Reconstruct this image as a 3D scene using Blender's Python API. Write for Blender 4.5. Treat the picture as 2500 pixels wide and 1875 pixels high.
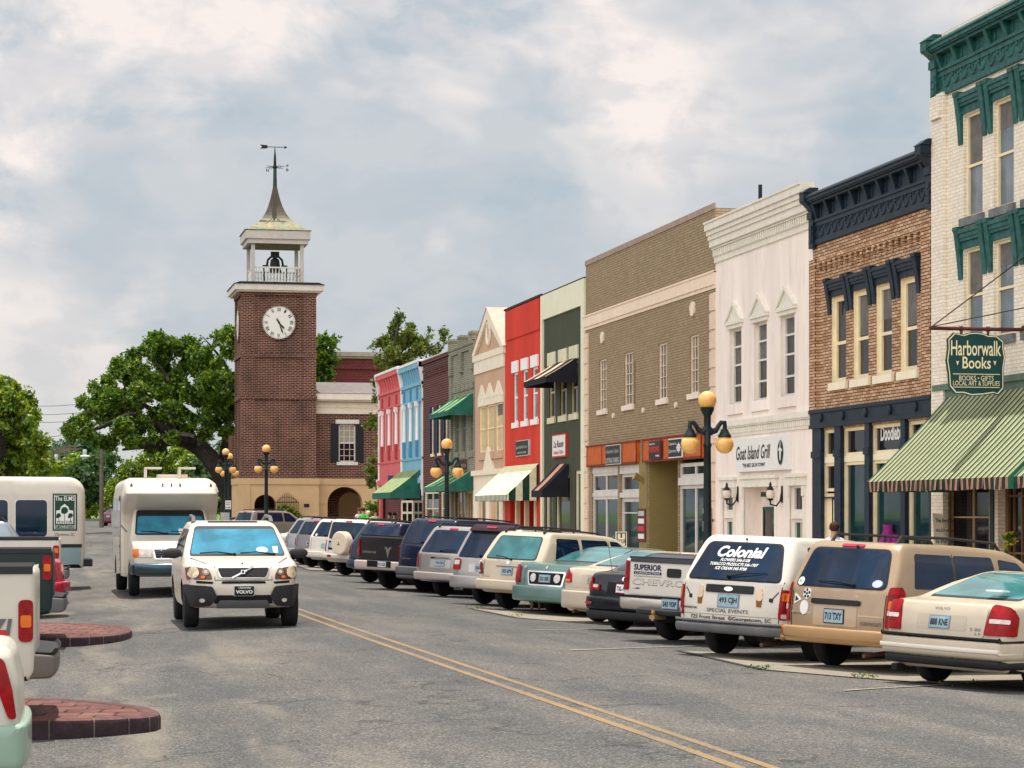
import bpy, bmesh, math, random
import numpy as np
from mathutils import Vector, Matrix
random.seed(7); RNG = np.random.default_rng(7)
R = math.radians
for o in list(bpy.data.objects): bpy.data.objects.remove(o)
SC = bpy.context.scene; COL = SC.collection

# ------------------------------------------------------------ camera, world, sun, exposure
PSI = R(11.85); FPX = 5600.0; HZ = 1252.0; EYE = 1.9
cam = bpy.data.objects.new('camera', bpy.data.cameras.new('camera')); COL.objects.link(cam)
cam.location = (0, 0, EYE); cam.rotation_euler = (R(90), 0, -PSI)
cam.data.sensor_width = 36; cam.data.lens = 36*FPX/2500
cam.data.shift_y = (HZ-937.5)/2500; cam.data.clip_end = 4000; cam.data.clip_start = .5
SC.camera = cam
SUN_EL, SUN_AZ = R(77), R(9)          # azimuth measured from +Y towards +X
W = bpy.data.worlds.new('World'); SC.world = W; W.use_nodes = True
nt = W.node_tree; nt.nodes.clear(); N = nt.nodes.new; LK = nt.links.new
def math_node(nt, op, a=None, b=None, clamp=False):
    n = nt.nodes.new('ShaderNodeMath'); n.operation = op; n.use_clamp = clamp
    for i, v in enumerate((a, b)):
        if v is None: continue
        if isinstance(v, (int, float)): n.inputs[i].default_value = v
        else: nt.links.new(v, n.inputs[i])
    return n.outputs[0]
def ramp(nt, fac, stops, interp='LINEAR'):
    n = nt.nodes.new('ShaderNodeValToRGB'); n.color_ramp.interpolation = interp
    e = n.color_ramp.elements
    while len(e) < len(stops): e.new(.5)
    for k, (p, c) in enumerate(stops):
        e[k].position = p; c = c if hasattr(c, '__len__') else (c, c, c)
        e[k].color = (*c[:3], 1)
    nt.links.new(fac, n.inputs[0]); return n.outputs[0]
def mixc(nt, fac, a, b, mode='MIX'):
    n = nt.nodes.new('ShaderNodeMix'); n.data_type = 'RGBA'; n.blend_type = mode
    for s, v in ((0, fac), (6, a), (7, b)):
        if isinstance(v, (int, float)): n.inputs[s].default_value = v
        elif isinstance(v, (tuple, list)): n.inputs[s].default_value = (*v[:3], 1)
        else: nt.links.new(v, n.inputs[s])
    return n.outputs[2]
sky = N('ShaderNodeTexSky'); sky.sky_type = 'NISHITA'; sky.sun_disc = False
sky.sun_elevation = SUN_EL; sky.sun_rotation = SUN_AZ; sky.air_density = 1.2; sky.dust_density = 2.0
bg1 = N('ShaderNodeBackground'); bg1.inputs[1].default_value = .10; LK(sky.outputs[0], bg1.inputs[0])
tc = N('ShaderNodeTexCoord'); sp = N('ShaderNodeSeparateXYZ'); LK(tc.outputs['Generated'], sp.inputs[0])
# clouds lie on a layer overhead: direction / (height + k) gives them their perspective
zz = math_node(nt, 'MAXIMUM', math_node(nt, 'ADD', sp.outputs[2], .30), .08)
cb = N('ShaderNodeCombineXYZ'); LK(math_node(nt, 'MULTIPLY', sp.outputs[0], 6.0), cb.inputs[0])
LK(math_node(nt, 'MULTIPLY', sp.outputs[1], 6.0), cb.inputs[1]); LK(math_node(nt, 'MULTIPLY', sp.outputs[2], 10.0), cb.inputs[2])
def noise(nt, vec, scale, detail=5, rough=.55, dist=0, off=None):
    n = nt.nodes.new('ShaderNodeTexNoise'); n.inputs['Scale'].default_value = scale
    n.inputs['Detail'].default_value = detail; n.inputs['Roughness'].default_value = rough
    n.inputs['Distortion'].default_value = dist
    if off:
        m = nt.nodes.new('ShaderNodeMapping'); m.inputs['Location'].default_value = off
        nt.links.new(vec, m.inputs[0]); vec = m.outputs[0]
    if vec is not None: nt.links.new(vec, n.inputs['Vector'])
    return n.outputs['Fac']
n1 = noise(nt, cb.outputs[0], 1.7, 9, .55, .3, (3.1, 1.7, 0))
n2 = noise(nt, cb.outputs[0], 4.2, 9, .6, .2, (7.3, 2.2, 4))
n3 = noise(nt, cb.outputs[0], .9, 4, .5, .3, (1.3, 9.2, 1))
cloudcol = mixc(nt, ramp(nt, n1, [(.40, 0), (.53, 1)]), (.43, .48, .525), (.80, .725, .685))
cloudcol = mixc(nt, ramp(nt, n2, [(.47, 0), (.60, .7)]), cloudcol, (.60, .575, .585))
cloudcol = mixc(nt, ramp(nt, n3, [(.40, .7), (.50, 0)]), cloudcol, (.37, .435, .49))
hor = ramp(nt, sp.outputs[2], [(.0, 1), (.13, 0)], 'EASE')
cloudcol = mixc(nt, math_node(nt, 'MULTIPLY', hor, .75), cloudcol, (.44, .48, .51))
# brightness added to the unseen sky low behind the camera, to light the facades
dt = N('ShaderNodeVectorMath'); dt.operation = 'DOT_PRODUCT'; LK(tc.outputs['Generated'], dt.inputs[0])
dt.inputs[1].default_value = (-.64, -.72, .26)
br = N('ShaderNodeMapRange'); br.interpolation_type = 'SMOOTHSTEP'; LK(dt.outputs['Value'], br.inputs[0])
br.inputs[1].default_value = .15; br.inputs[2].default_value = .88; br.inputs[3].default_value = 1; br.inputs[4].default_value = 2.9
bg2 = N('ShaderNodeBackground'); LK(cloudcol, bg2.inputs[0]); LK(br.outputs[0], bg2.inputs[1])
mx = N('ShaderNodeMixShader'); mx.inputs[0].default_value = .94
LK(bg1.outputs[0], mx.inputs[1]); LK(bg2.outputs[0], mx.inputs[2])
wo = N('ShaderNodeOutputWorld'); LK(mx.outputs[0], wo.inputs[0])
sl = bpy.data.lights.new('sun', 'SUN'); sl.energy = 4.5; sl.angle = R(.6); sl.color = (1, .95, .86)
so = bpy.data.objects.new('sun', sl); COL.objects.link(so)
sd = Vector((math.cos(SUN_EL)*math.sin(SUN_AZ), math.cos(SUN_EL)*math.cos(SUN_AZ), math.sin(SUN_EL)))
so.rotation_euler = sd.to_track_quat('Z', 'Y').to_euler(); so.location = (0, 0, 60)
SC.view_settings.view_transform = 'Standard'; SC.view_settings.look = 'None'
SC.view_settings.exposure = .30; SC.view_settings.gamma = 1
SC.render.engine = 'CYCLES'

# ------------------------------------------------------------ measuring the photograph (2500 px wide)
def ground_pt(px, py, z):
    d = FPX*(EYE-z)/(py-HZ); xc = (px-1250)*d/FPX
    return xc*math.cos(PSI)+d*math.sin(PSI), d*math.cos(PSI)-xc*math.sin(PSI)
def ang(px): return PSI+math.atan((px-1250)/FPX)
def y_at(px, X): return X/math.tan(ang(px))
def x_at(px, Y): return Y*math.tan(ang(px))
def depth(X, Y): return X*math.sin(PSI)+Y*math.cos(PSI)
def z_at(py, X, Y): return EYE+(HZ-py)*depth(X, Y)/FPX
XF = 17.6                                # shop fronts
def fy(px, x=XF): return y_at(px, x)
def fz(px, py, x=XF): return z_at(py, x, y_at(px, x))
def rise(Y): return float(np.interp(Y, [0, 60, 100, 130, 230, 400], [0, 0, .30, .45, 1.1, 1.6]))
def camber(X): return float(np.interp(X, [-6, 0, 3.5, 5.2, 7, 9.5, 14.4, 30], [-.2, -.17, -.03, 0, -.04, -.13, -.37, -.37]))
def gz(X, Y): return rise(Y)+camber(X)

# ------------------------------------------------------------ materials
MATS = {}
def principled(name):
    m = bpy.data.materials.new(name); m.use_nodes = True
    return m, m.node_tree, m.node_tree.nodes['Principled BSDF']
def setp(b, **k):
    for a, v in k.items(): b.inputs[a.replace('_', ' ')].default_value = v
def lin(c):     # '#rrggbb' -> linear
    c = c.lstrip('#'); o = []
    for i in (0, 2, 4):
        v = int(c[i:i+2], 16)/255; o.append(v/12.92 if v <= .04045 else ((v+.055)/1.055)**2.4)
    return tuple(o)
def geo_vec(nt):
    return nt.nodes.new('ShaderNodeNewGeometry').outputs['Position']
def obj_vec(nt): return nt.nodes.new('ShaderNodeTexCoord').outputs['Object']
def plain(name, col, rough=.6, metal=0, var=.12, scale=3, bump=0, bscale=40, coat=0, spec=.28, obj=False, dirt=0, streak=False):
    if name in MATS: return MATS[name]
    if isinstance(col, str): col = lin(col)
    m, nt, b = principled(name); setp(b, Roughness=rough, Metallic=metal, Coat_Weight=coat, Specular_IOR_Level=spec)
    b.inputs['Coat Roughness'].default_value = .06
    v = obj_vec(nt) if obj else geo_vec(nt)
    if streak:
        mp = nt.nodes.new('ShaderNodeMapping'); mp.inputs['Scale'].default_value = (1, 1, .18); nt.links.new(v, mp.inputs[0]); vs = mp.outputs[0]
    else: vs = v
    f = noise(nt, vs, scale, 6, .6)
    lo = tuple(c*(1-var*1.6) for c in col); hi = tuple(min(1, c*(1+var)) for c in col)
    c = mixc(nt, ramp(nt, f, [(.3, 0), (.7, 1)]), lo, hi)
    if dirt:
        g = noise(nt, vs, scale*4.3, 8, .7)
        c = mixc(nt, math_node(nt, 'MULTIPLY', ramp(nt, g, [(.52, 0), (.74, 1)]), dirt), c, tuple(x*.45 for x in col))
    nt.links.new(c, b.inputs['Base Color'])
    if bump:
        bp = nt.nodes.new('ShaderNodeBump'); bp.inputs['Strength'].default_value = bump; bp.inputs['Distance'].default_value = .02
        nt.links.new(noise(nt, v, bscale, 4, .6), bp.inputs['Height']); nt.links.new(bp.outputs[0], b.inputs['Normal'])
    MATS[name] = m; return m
def brick(name, c1, c2, mortar, h=.07, w=.22, ms=.009, rough=.85, stain=.35, bump=.5, mixs=.5):
    if name in MATS: return MATS[name]
    m, nt, b = principled(name); setp(b, Roughness=rough, Specular_IOR_Level=.25)
    v = geo_vec(nt); s = nt.nodes.new('ShaderNodeSeparateXYZ'); nt.links.new(v, s.inputs[0])
    cx = nt.nodes.new('ShaderNodeCombineXYZ'); nt.links.new(math_node(nt, 'ADD', s.outputs[0], s.outputs[1]), cx.inputs[0])
    nt.links.new(s.outputs[2], cx.inputs[1])
    t = nt.nodes.new('ShaderNodeTexBrick'); nt.links.new(cx.outputs[0], t.inputs['Vector'])
    t.inputs['Scale'].default_value = 1; t.inputs['Brick Width'].default_value = w; t.inputs['Row Height'].default_value = h
    t.inputs['Mortar Size'].default_value = ms; t.inputs['Mortar Smooth'].default_value = .3
    t.inputs['Color1'].default_value = (*lin(c1), 1); t.inputs['Color2'].default_value = (*lin(c2), 1); t.inputs['Mortar'].default_value = (*lin(mortar), 1)
    c = t.outputs['Color']
    g = noise(nt, v, .55, 7, .65)
    c = mixc(nt, math_node(nt, 'MULTIPLY', ramp(nt, g, [(.42, 0), (.72, 1)]), stain), c, (.03, .025, .022))
    g2 = noise(nt, v, 9, 4, .7)
    c = mixc(nt, .22, c, mixc(nt, ramp(nt, g2, [(.35, 0), (.65, 1)]), (.25, .22, .2), (1, 1, 1)), 'MULTIPLY')
    nt.links.new(c, b.inputs['Base Color'])
    bp = nt.nodes.new('ShaderNodeBump'); bp.inputs['Strength'].default_value = bump; bp.inputs['Distance'].default_value = .012; bp.invert = True
    nt.links.new(t.outputs['Fac'], bp.inputs['Height']); nt.links.new(bp.outputs[0], b.inputs['Normal'])
    MATS[name] = m; return m
def stripes(name, cols, period, axis=1, rough=.85, soft=False):
    """cols: [(pos, hex)] constant ramp over one period along a world axis"""
    if name in MATS: return MATS[name]
    m, nt, b = principled(name); setp(b, Roughness=rough, Specular_IOR_Level=.2)
    s = nt.nodes.new('ShaderNodeSeparateXYZ'); nt.links.new(geo_vec(nt), s.inputs[0])
    f = math_node(nt, 'FRACT', math_node(nt, 'DIVIDE', s.outputs[axis], period))
    c = ramp(nt, f, [(p, lin(h)) for p, h in cols], 'CONSTANT')
    g = noise(nt, geo_vec(nt), 5, 5, .6)
    c = mixc(nt, math_node(nt, 'MULTIPLY', ramp(nt, g, [(.45, 0), (.7, 1)]), .25), c, (.1, .09, .07))
    nt.links.new(c, b.inputs['Base Color']); MATS[name] = m; return m
def glass(name, col=(.012, .03, .045), rough=.04, spec=.28, var=True):
    if name in MATS: return MATS[name]
    m, nt, b = principled(name); setp(b, Roughness=rough, Specular_IOR_Level=spec)
    g = noise(nt, obj_vec(nt), 1.7, 3, .5)
    c = mixc(nt, ramp(nt, g, [(.4, 0), (.62, 1)]), tuple(x*.72 for x in col), tuple(x*1.25 for x in col)) if var else None
    if c is not None: nt.links.new(c, b.inputs['Base Color'])
    else: setp(b, Base_Color=(*col, 1))
    MATS[name] = m; return m
def paint(name, col, metal=0, rough=.32, coat=.35, var=.05):
    return plain(name, col, rough, metal, var, 2.2, 0, 40, coat, .35, True, .06)

# ------------------------------------------------------------ meshes
class MB:
    def __init__(s): s.v = []; s.f = []; s.m = []
    def add(s, vs, fs, mi=0):
        n = len(s.v); s.v += [tuple(p) for p in vs]; s.f += [tuple(i+n for i in f) for f in fs]; s.m += [mi]*len(fs); return s
    def box(s, x0, x1, y0, y1, z0, z1, mi=0):
        x0, x1 = sorted((x0, x1)); y0, y1 = sorted((y0, y1)); z0, z1 = sorted((z0, z1))
        return s.add([(x0, y0, z0), (x1, y0, z0), (x1, y1, z0), (x0, y1, z0), (x0, y0, z1), (x1, y0, z1), (x1, y1, z1), (x0, y1, z1)],
                     [(0, 3, 2, 1), (4, 5, 6, 7), (0, 1, 5, 4), (1, 2, 6, 5), (2, 3, 7, 6), (3, 0, 4, 7)], mi)
    def quad(s, a, b, c, d, mi=0): return s.add([a, b, c, d], [(0, 1, 2, 3)], mi)
    def prism(s, poly, axis, a, b, mi=0):
        """poly in the two remaining axes (in order), extruded along axis from a to b"""
        n = len(poly)
        def P(p, t):
            q = [p[0], p[1]]; q.insert(axis, t); return tuple(q)
        vs = [P(p, a) for p in poly]+[P(p, b) for p in poly]
        fs = [tuple(range(n))[::-1], tuple(range(n, 2*n))]+[(i, (i+1) % n, n+(i+1) % n, n+i) for i in range(n)]
        return s.add(vs, fs, mi)
    def tube(s, pts, r, n=8, mi=0, caps=True):
        pts = [Vector(p) for p in pts]; rs = r if hasattr(r, '__len__') else [r]*len(pts)
        vs = []; up = None
        for i, p in enumerate(pts):
            d = (pts[min(i+1, len(pts)-1)]-pts[max(i-1, 0)]).normalized()
            if up is None: up = Vector((0, 0, 1)) if abs(d.z) < .9 else Vector((1, 0, 0))
            a = d.cross(up).normalized(); b = a.cross(d).normalized(); up = b
            vs += [p+(a*math.cos(2*math.pi*k/n)+b*math.sin(2*math.pi*k/n))*rs[i] for k in range(n)]
        fs = [(i*n+k, i*n+(k+1) % n, (i+1)*n+(k+1) % n, (i+1)*n+k) for i in range(len(pts)-1) for k in range(n)]
        if caps: fs += [tuple(range(n))[::-1], tuple(range((len(pts)-1)*n, len(pts)*n))]
        return s.add(vs, fs, mi)
    def lathe(s, prof, n=16, c=(0, 0, 0), axis=2, mi=0):
        vs = []
        for r, h in prof:
            for k in range(n):
                t = 2*math.pi*k/n; a, b = r*math.cos(t), r*math.sin(t)
                q = {2: (a, b, h), 1: (a, h, b), 0: (h, a, b)}[axis]
                vs.append((q[0]+c[0], q[1]+c[1], q[2]+c[2]))
        m = len(prof)
        fs = [(i*n+k, i*n+(k+1) % n, (i+1)*n+(k+1) % n, (i+1)*n+k) for i in range(m-1) for k in range(n)]
        fs += [tuple(range(n)), tuple(range((m-1)*n, m*n))]
        return s.add(vs, fs, mi)
    def ball(s, c, r, n=12, m=8, sc=(1, 1, 1), mi=0):
        vs = []; fs = []
        for i in range(m+1):
            a = math.pi*i/m
            for k in range(n):
                t = 2*math.pi*k/n
                vs.append((c[0]+r*sc[0]*math.sin(a)*math.cos(t), c[1]+r*sc[1]*math.sin(a)*math.sin(t), c[2]+r*sc[2]*math.cos(a)))
        for i in range(m):
            for k in range(n): fs.append((i*n+k, (i+1)*n+k, (i+1)*n+(k+1) % n, i*n+(k+1) % n))
        return s.add(vs, fs, mi)
    def map(s, fn): s.v = [tuple(fn(*p)) for p in s.v]; return s
    def build(s, name, mats, parent=None, smooth=False, fix=True, label=None, sharp=38):
        me = bpy.data.meshes.new(name); me.from_pydata(s.v, [], s.f)
        mats = mats if isinstance(mats, (list, tuple)) else [mats]
        for m in mats: me.materials.append(m)
        if len(mats) > 1: me.polygons.foreach_set('material_index', s.m)
        if fix:
            bm = bmesh.new(); bm.from_mesh(me)
            bmesh.ops.remove_doubles(bm, verts=bm.verts, dist=1e-5)
            bmesh.ops.recalc_face_normals(bm, faces=bm.faces); bm.to_mesh(me); bm.free()
        if smooth:
            me.shade_smooth()
            try: me.set_sharp_from_angle(angle=R(sharp))
            except Exception: pass
        o = bpy.data.objects.new(name, me); COL.objects.link(o)
        if parent is not None: o.parent = parent
        if label: o['label'] = label
        return o
def tag(o, label=None, cat=None, group=None, kind=None):
    for k, v in (('label', label), ('category', cat), ('group', group), ('kind', kind)):
        if v: o[k] = v
    return o
def thing(name, label, cat, loc=(0, 0, 0), rz=0, group=None):
    o = bpy.data.objects.new(name, None); COL.objects.link(o); o.empty_display_size = .2
    o.location = loc; o.rotation_euler = (0, 0, rz); return tag(o, label, cat, group)
def copy_tree(o, parent=None):
    c = o.copy(); COL.objects.link(c); c.parent = parent
    for ch in list(o.children): copy_tree(ch, c)
    return c
TXC = {}
def text_mesh(s, W_, H_=None, bold=0, shear=0, extr=.004, font_scale=1, spacing=1):
    """flat letters fitted to W_ (and H_), lower-left at the origin, as MB in u, v, w"""
    key = (s, bold, shear, spacing)
    if key not in TXC:
        cu = bpy.data.curves.new('t', 'FONT'); cu.body = s; cu.size = 1; cu.offset = bold; cu.shear = shear
        cu.space_character = spacing; cu.align_x = 'LEFT'; cu.resolution_u = 3; cu.space_line = .95
        o = bpy.data.objects.new('t', cu); COL.objects.link(o)
        dg = bpy.context.evaluated_depsgraph_get(); me = bpy.data.meshes.new_from_object(o.evaluated_get(dg))
        vs = [tuple(v.co) for v in me.vertices]; fs = [tuple(p.vertices) for p in me.polygons]
        bpy.data.objects.remove(o); bpy.data.curves.remove(cu); bpy.data.meshes.remove(me)
        TXC[key] = (vs, fs)
    vs, fs = TXC[key]
    x0 = min(v[0] for v in vs); x1 = max(v[0] for v in vs); y0 = min(v[1] for v in vs); y1 = max(v[1] for v in vs)
    sx = W_/(x1-x0); sy = (H_/(y1-y0)) if H_ else sx
    mb = MB(); mb.add([((v[0]-x0)*sx, (v[1]-y0)*sy, 0) for v in vs], fs); return mb
def text(name, s, W_, H_, mat, parent, fn, **k):
    """fn(u, v) -> point on the surface"""
    mb = text_mesh(s, W_, H_, **k); mb.map(lambda u, v, w: fn(u, v)); return mb.build(name, mat, parent, fix=False)
# world-space children of an Empty that stands at its thing's base
WC = {}
# facade trim whose modelled relief is reduced to the shallow relief measured in the photograph
FLAT = dict(cornice=.52, window_hood=.5, pediment=.6, lintel=.6, sill=.65, column=.6, pedestal=.6, capital_block=.6, white_edging=.5, gable_trim=.4, belt_course=.6, iron_beam=.6, iron_column=.6, door_surround=.7, parapet=.5, coping=.5, fascia=.5, fascia_frame=.5, quoins=.7, brick_dentils=.6, shop_frieze=.6, gable=1, roof=1, shop_post=.7)
_build = MB.build
def _b(s, name, mats, parent=None, **k):
    if name in FLAT and s.v and min(v[0] for v in s.v) > 16.4: s.v = [(17.6-(17.6-x)*FLAT[name], y, z) if x < 17.6 else (x, y, z) for x, y, z in s.v]
    o = _build(s, name, mats, parent, **k)
    if parent is not None and parent.name in WC: o.matrix_parent_inverse = WC[parent.name]
    return o
MB.build = _b
def place(name, label, cat, loc, group=None):
    o = thing(name, label, cat, loc, 0, group); WC[o.name] = Matrix.Translation(loc).inverted(); return o
def sub(o, p):      # a mesh in world coordinates that hangs below another such mesh
    return o

# ------------------------------------------------------------ materials of the setting
def asphalt_mat():
    m, nt, b = principled('asphalt'); setp(b, Roughness=.9, Specular_IOR_Level=.25)
    v = geo_vec(nt)
    big = noise(nt, v, .16, 5, .6, .5); mid = noise(nt, v, 1.1, 6, .65, .3)
    mp = nt.nodes.new('ShaderNodeMapping'); mp.inputs['Scale'].default_value = (1, .16, 1); nt.links.new(v, mp.inputs[0])
    tr = noise(nt, mp.outputs[0], .75, 5, .6)
    vo = nt.nodes.new('ShaderNodeTexVoronoi'); vo.inputs['Scale'].default_value = 70; nt.links.new(v, vo.inputs['Vector'])
    sp_ = nt.nodes.new('ShaderNodeSeparateColor'); nt.links.new(vo.outputs['Color'], sp_.inputs[0])
    c = mixc(nt, ramp(nt, big, [(.35, 0), (.65, 1)]), (.088, .084, .079), (.138, .127, .113))
    c = mixc(nt, ramp(nt, tr, [(.42, 0), (.60, .75)]), c, (.066, .067, .070))
    c = mixc(nt, ramp(nt, mid, [(.55, 0), (.75, .4)]), c, (.20, .178, .145))
    g = ramp(nt, sp_.outputs[0], [(0, .34), (.5, .9), (.84, 1.35), (1, 2.6)])
    c = mixc(nt, .9, c, g, 'MULTIPLY')
    # pale worn sand patches of the left hand lane, dark oil spots, cracks
    lm = noise(nt, mp.outputs[0], .9, 4, .6, 0, (5.3, 2.1, 0))
    sx = nt.nodes.new('ShaderNodeSeparateXYZ'); nt.links.new(v, sx.inputs[0])
    left = ramp(nt, math_node(nt, 'DIVIDE', sx.outputs[0], 6), [(.35, 1), (.75, 0)])
    c = mixc(nt, math_node(nt, 'MULTIPLY', ramp(nt, lm, [(.53, 0), (.66, .45)]), left), c, (.26, .225, .17))
    oil = noise(nt, v, .8, 6, .7, .4, (11, 3, 0))
    c = mixc(nt, ramp(nt, oil, [(.64, 0), (.80, .5)]), c, (.035, .038, .045))
    cr = nt.nodes.new('ShaderNodeTexVoronoi'); cr.feature = 'DISTANCE_TO_EDGE'; cr.inputs['Scale'].default_value = .16
    ds = nt.nodes.new('ShaderNodeVectorMath'); ds.operation = 'ADD'
    wv = nt.nodes.new('ShaderNodeTexNoise'); wv.inputs['Scale'].default_value = .9; wv.inputs['Detail'].default_value = 6; nt.links.new(v, wv.inputs['Vector'])
    sc = nt.nodes.new('ShaderNodeVectorMath'); sc.operation = 'SCALE'; sc.inputs['Scale'].default_value = 2.2; nt.links.new(wv.outputs['Color'], sc.inputs[0])
    nt.links.new(v, ds.inputs[0]); nt.links.new(sc.outputs[0], ds.inputs[1]); nt.links.new(ds.outputs[0], cr.inputs['Vector'])
    c = mixc(nt, ramp(nt, cr.outputs['Distance'], [(.0, .7), (.006, 0)]), c, (.02, .02, .022))
    nt.links.new(c, b.inputs['Base Color'])
    bp = nt.nodes.new('ShaderNodeBump'); bp.inputs['Strength'].default_value = .7; bp.inputs['Distance'].default_value = .012
    nt.links.new(sp_.outputs[1], bp.inputs['Height']); nt.links.new(bp.outputs[0], b.inputs['Normal'])
    MATS['asphalt'] = m; return m
ASPH = asphalt_mat()
CONC = plain('pale_concrete', (.24, .21, .165), .85, var=.14, scale=1.6, bump=.25, bscale=60, dirt=.45)
SIDE = plain('sidewalk_concrete', (.34, .27, .21), .85, var=.14, scale=1.2, bump=.25, bscale=40, dirt=.3)
GRASS = plain('grass', (.10, .20, .02), .9, var=.35, scale=2.2, bump=.6, bscale=20)
def worn(name, col, lo=.40, hi=.60):
    m, nt, b = principled(name); setp(b, Roughness=.85, Specular_IOR_Level=.2); v = geo_vec(nt)
    f = ramp(nt, noise(nt, v, 26, 6, .7), [(lo, 0), (hi, 1)]); g = ramp(nt, noise(nt, v, .7, 4, .6), [(.3, .45), (.7, 1)])
    c = mixc(nt, math_node(nt, 'MULTIPLY', f, g), col, (.13, .115, .095)); nt.links.new(c, b.inputs['Base Color']); MATS[name] = m; return m
YEL = worn('worn_yellow_paint', (.36, .215, .075), .32, .52)
WHT = worn('worn_white_paint', (.36, .34, .30), .36, .54)

def sheet(name, xs, ys, off, mat, kind='structure', g=gz):
    mb = MB(); vs = [(x, y, g(x, y)+off) for y in ys for x in xs]; n = len(xs)
    mb.add(vs, [(j*n+i, j*n+i+1, (j+1)*n+i+1, (j+1)*n+i) for j in range(len(ys)-1) for i in range(n-1)])
    o = mb.build(name, mat, fix=False, smooth=True); o['kind'] = kind; return o
YS = [-30, 0, 10, 20, 40, 60, 70, 80, 90, 100, 110, 120, 130, 145, 160, 190, 230]
far = [-1500, -300, -60]+[y for y in YS if y > -30]+[300, 400, 900, 2500]
sheet('ground', [-1500, -300, -60, -6, 0, 5, 10, 30, 60, 300, 1500], far, -.5, GRASS)
sheet('road', [-400, -40, -12, -6, -3, 0, 2, 3.5, 4.4, 5.2, 6, 7, 8.2, 9.5, 12, 14.5], YS, 0, ASPH)  # far left part is unseen, widened so the shop glass reflects asphalt
sheet('cross_street', [14.5, 20, 30, 60], [118.5, 124, 130, 137.2], 0, ASPH)
def strip_along(name, x0, x1, ya, yb, off, mat, xf=None, kind='structure'):
    mb = MB(); n = 60; vs = []
    for k in range(n+1):
        y = ya+(yb-ya)*k/n; dx = xf(y) if xf else 0
        for x in (x0, x1): vs.append((x+dx, y, gz(x+dx, y)+off))
    mb.add(vs, [(2*k, 2*k+1, 2*k+3, 2*k+2) for k in range(n)])
    o = mb.build(name, mat, fix=False); o['kind'] = kind; return o
cl = lambda y: float(np.interp(y, [0, 18, 22, 28, 36, 60, 120], [.05, 0, -.05, -.12, -.2, -.3, -.5]))
strip_along('lane_marking', 5.11, 5.205, 8, 116, .004, YEL, cl)
strip_along('lane_marking', 5.37, 5.465, 8, 116, .004, YEL, cl)
# sidewalk in front of the shops, with its kerb and joints
def sidewalk(name, x0, x1, ya, yb, mat=SIDE):
    mb = MB(); n = max(2, int((yb-ya)/5)); top = lambda y: rise(y)-.1
    vs = []
    for k in range(n+1):
        y = ya+(yb-ya)*k/n; t = top(y)
        vs += [(x0, y, t-.4), (x0, y, t), (x0+.15, y, t+.003), (x1, y, t+.02)]
    fs = [(4*k+i, 4*k+i+1, 4*k+5+i, 4*k+4+i) for k in range(n) for i in range(3)]
    fs += [(0, 1, 2, 3), (4*n, 4*n+1, 4*n+2, 4*n+3)]
    mb.add(vs, fs); o = mb.build(name, mat); o['kind'] = 'structure'; return o
sidewalk('sidewalk', 14.4, 18.6, -10, 118.5); sidewalk('sidewalk', 11.3, 40, 137.2, 150)
strip_along('gutter', 13.9, 14.4, -10, 118, .006, CONC)
# flush concrete aprons with a dark edge, among the parked cars on the right
def apron(name, pix, z=-.14):
    P = [ground_pt(a, b, z) for a, b in pix]
    far_ = [(14.3, P[-1][1]+.5), (14.3, P[0][1])]
    poly = P+far_; mb = MB()
    mb.add([(x, y, gz(x, y)+.006) for x, y in poly], [tuple(range(len(poly)))])
    o = mb.build(name, CONC, fix=False); o['kind'] = 'structure'
    eb = MB()
    for a, b in zip(P[:-1], P[1:]):
        a = Vector((*a, 0)); b = Vector((*b, 0)); d = (b-a).normalized(); nn = Vector((-d.y, d.x, 0))*.05
        eb.add([(*(q).xy, gz(q.x, q.y)+.010) for q in (a-nn, b-nn, b+nn, a+nn)], [(0, 1, 2, 3)])
    e = eb.build('pavement_joint', plain('tar_joint', (.035, .035, .035), .7), fix=False); e['kind'] = 'structure'
apron('pavement', [(1655, 1592), (1862, 1640), (2080, 1652), (2330, 1660)])
apron('pavement', [(1146, 1489), (1262, 1512), (1420, 1520), (1500, 1521)])
apron('pavement', [(722, 1393), (752, 1402), (850, 1404), (930, 1404)])
for px, py, L in ((2060, 1690, 4.5), (1300, 1545, 4), (1062, 1463, 4), (1390, 1600, 3.4), (960, 1436, 4)):
    x, y = ground_pt(px, py, -.12); d = Vector((math.sin(R(48)), math.cos(R(48)), 0)); nn = Vector((-d.y, d.x, 0))*.035
    a = Vector((x, y, 0)); b = a+d*L
    mb = MB(); mb.add([(*(q).xy, gz(q.x, q.y)+.014) for q in (a-nn, b-nn, b+nn, a+nn)], [(0, 1, 2, 3)])
    o = mb.build('stall_line', WHT, fix=False); o['kind'] = 'structure'
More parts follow.
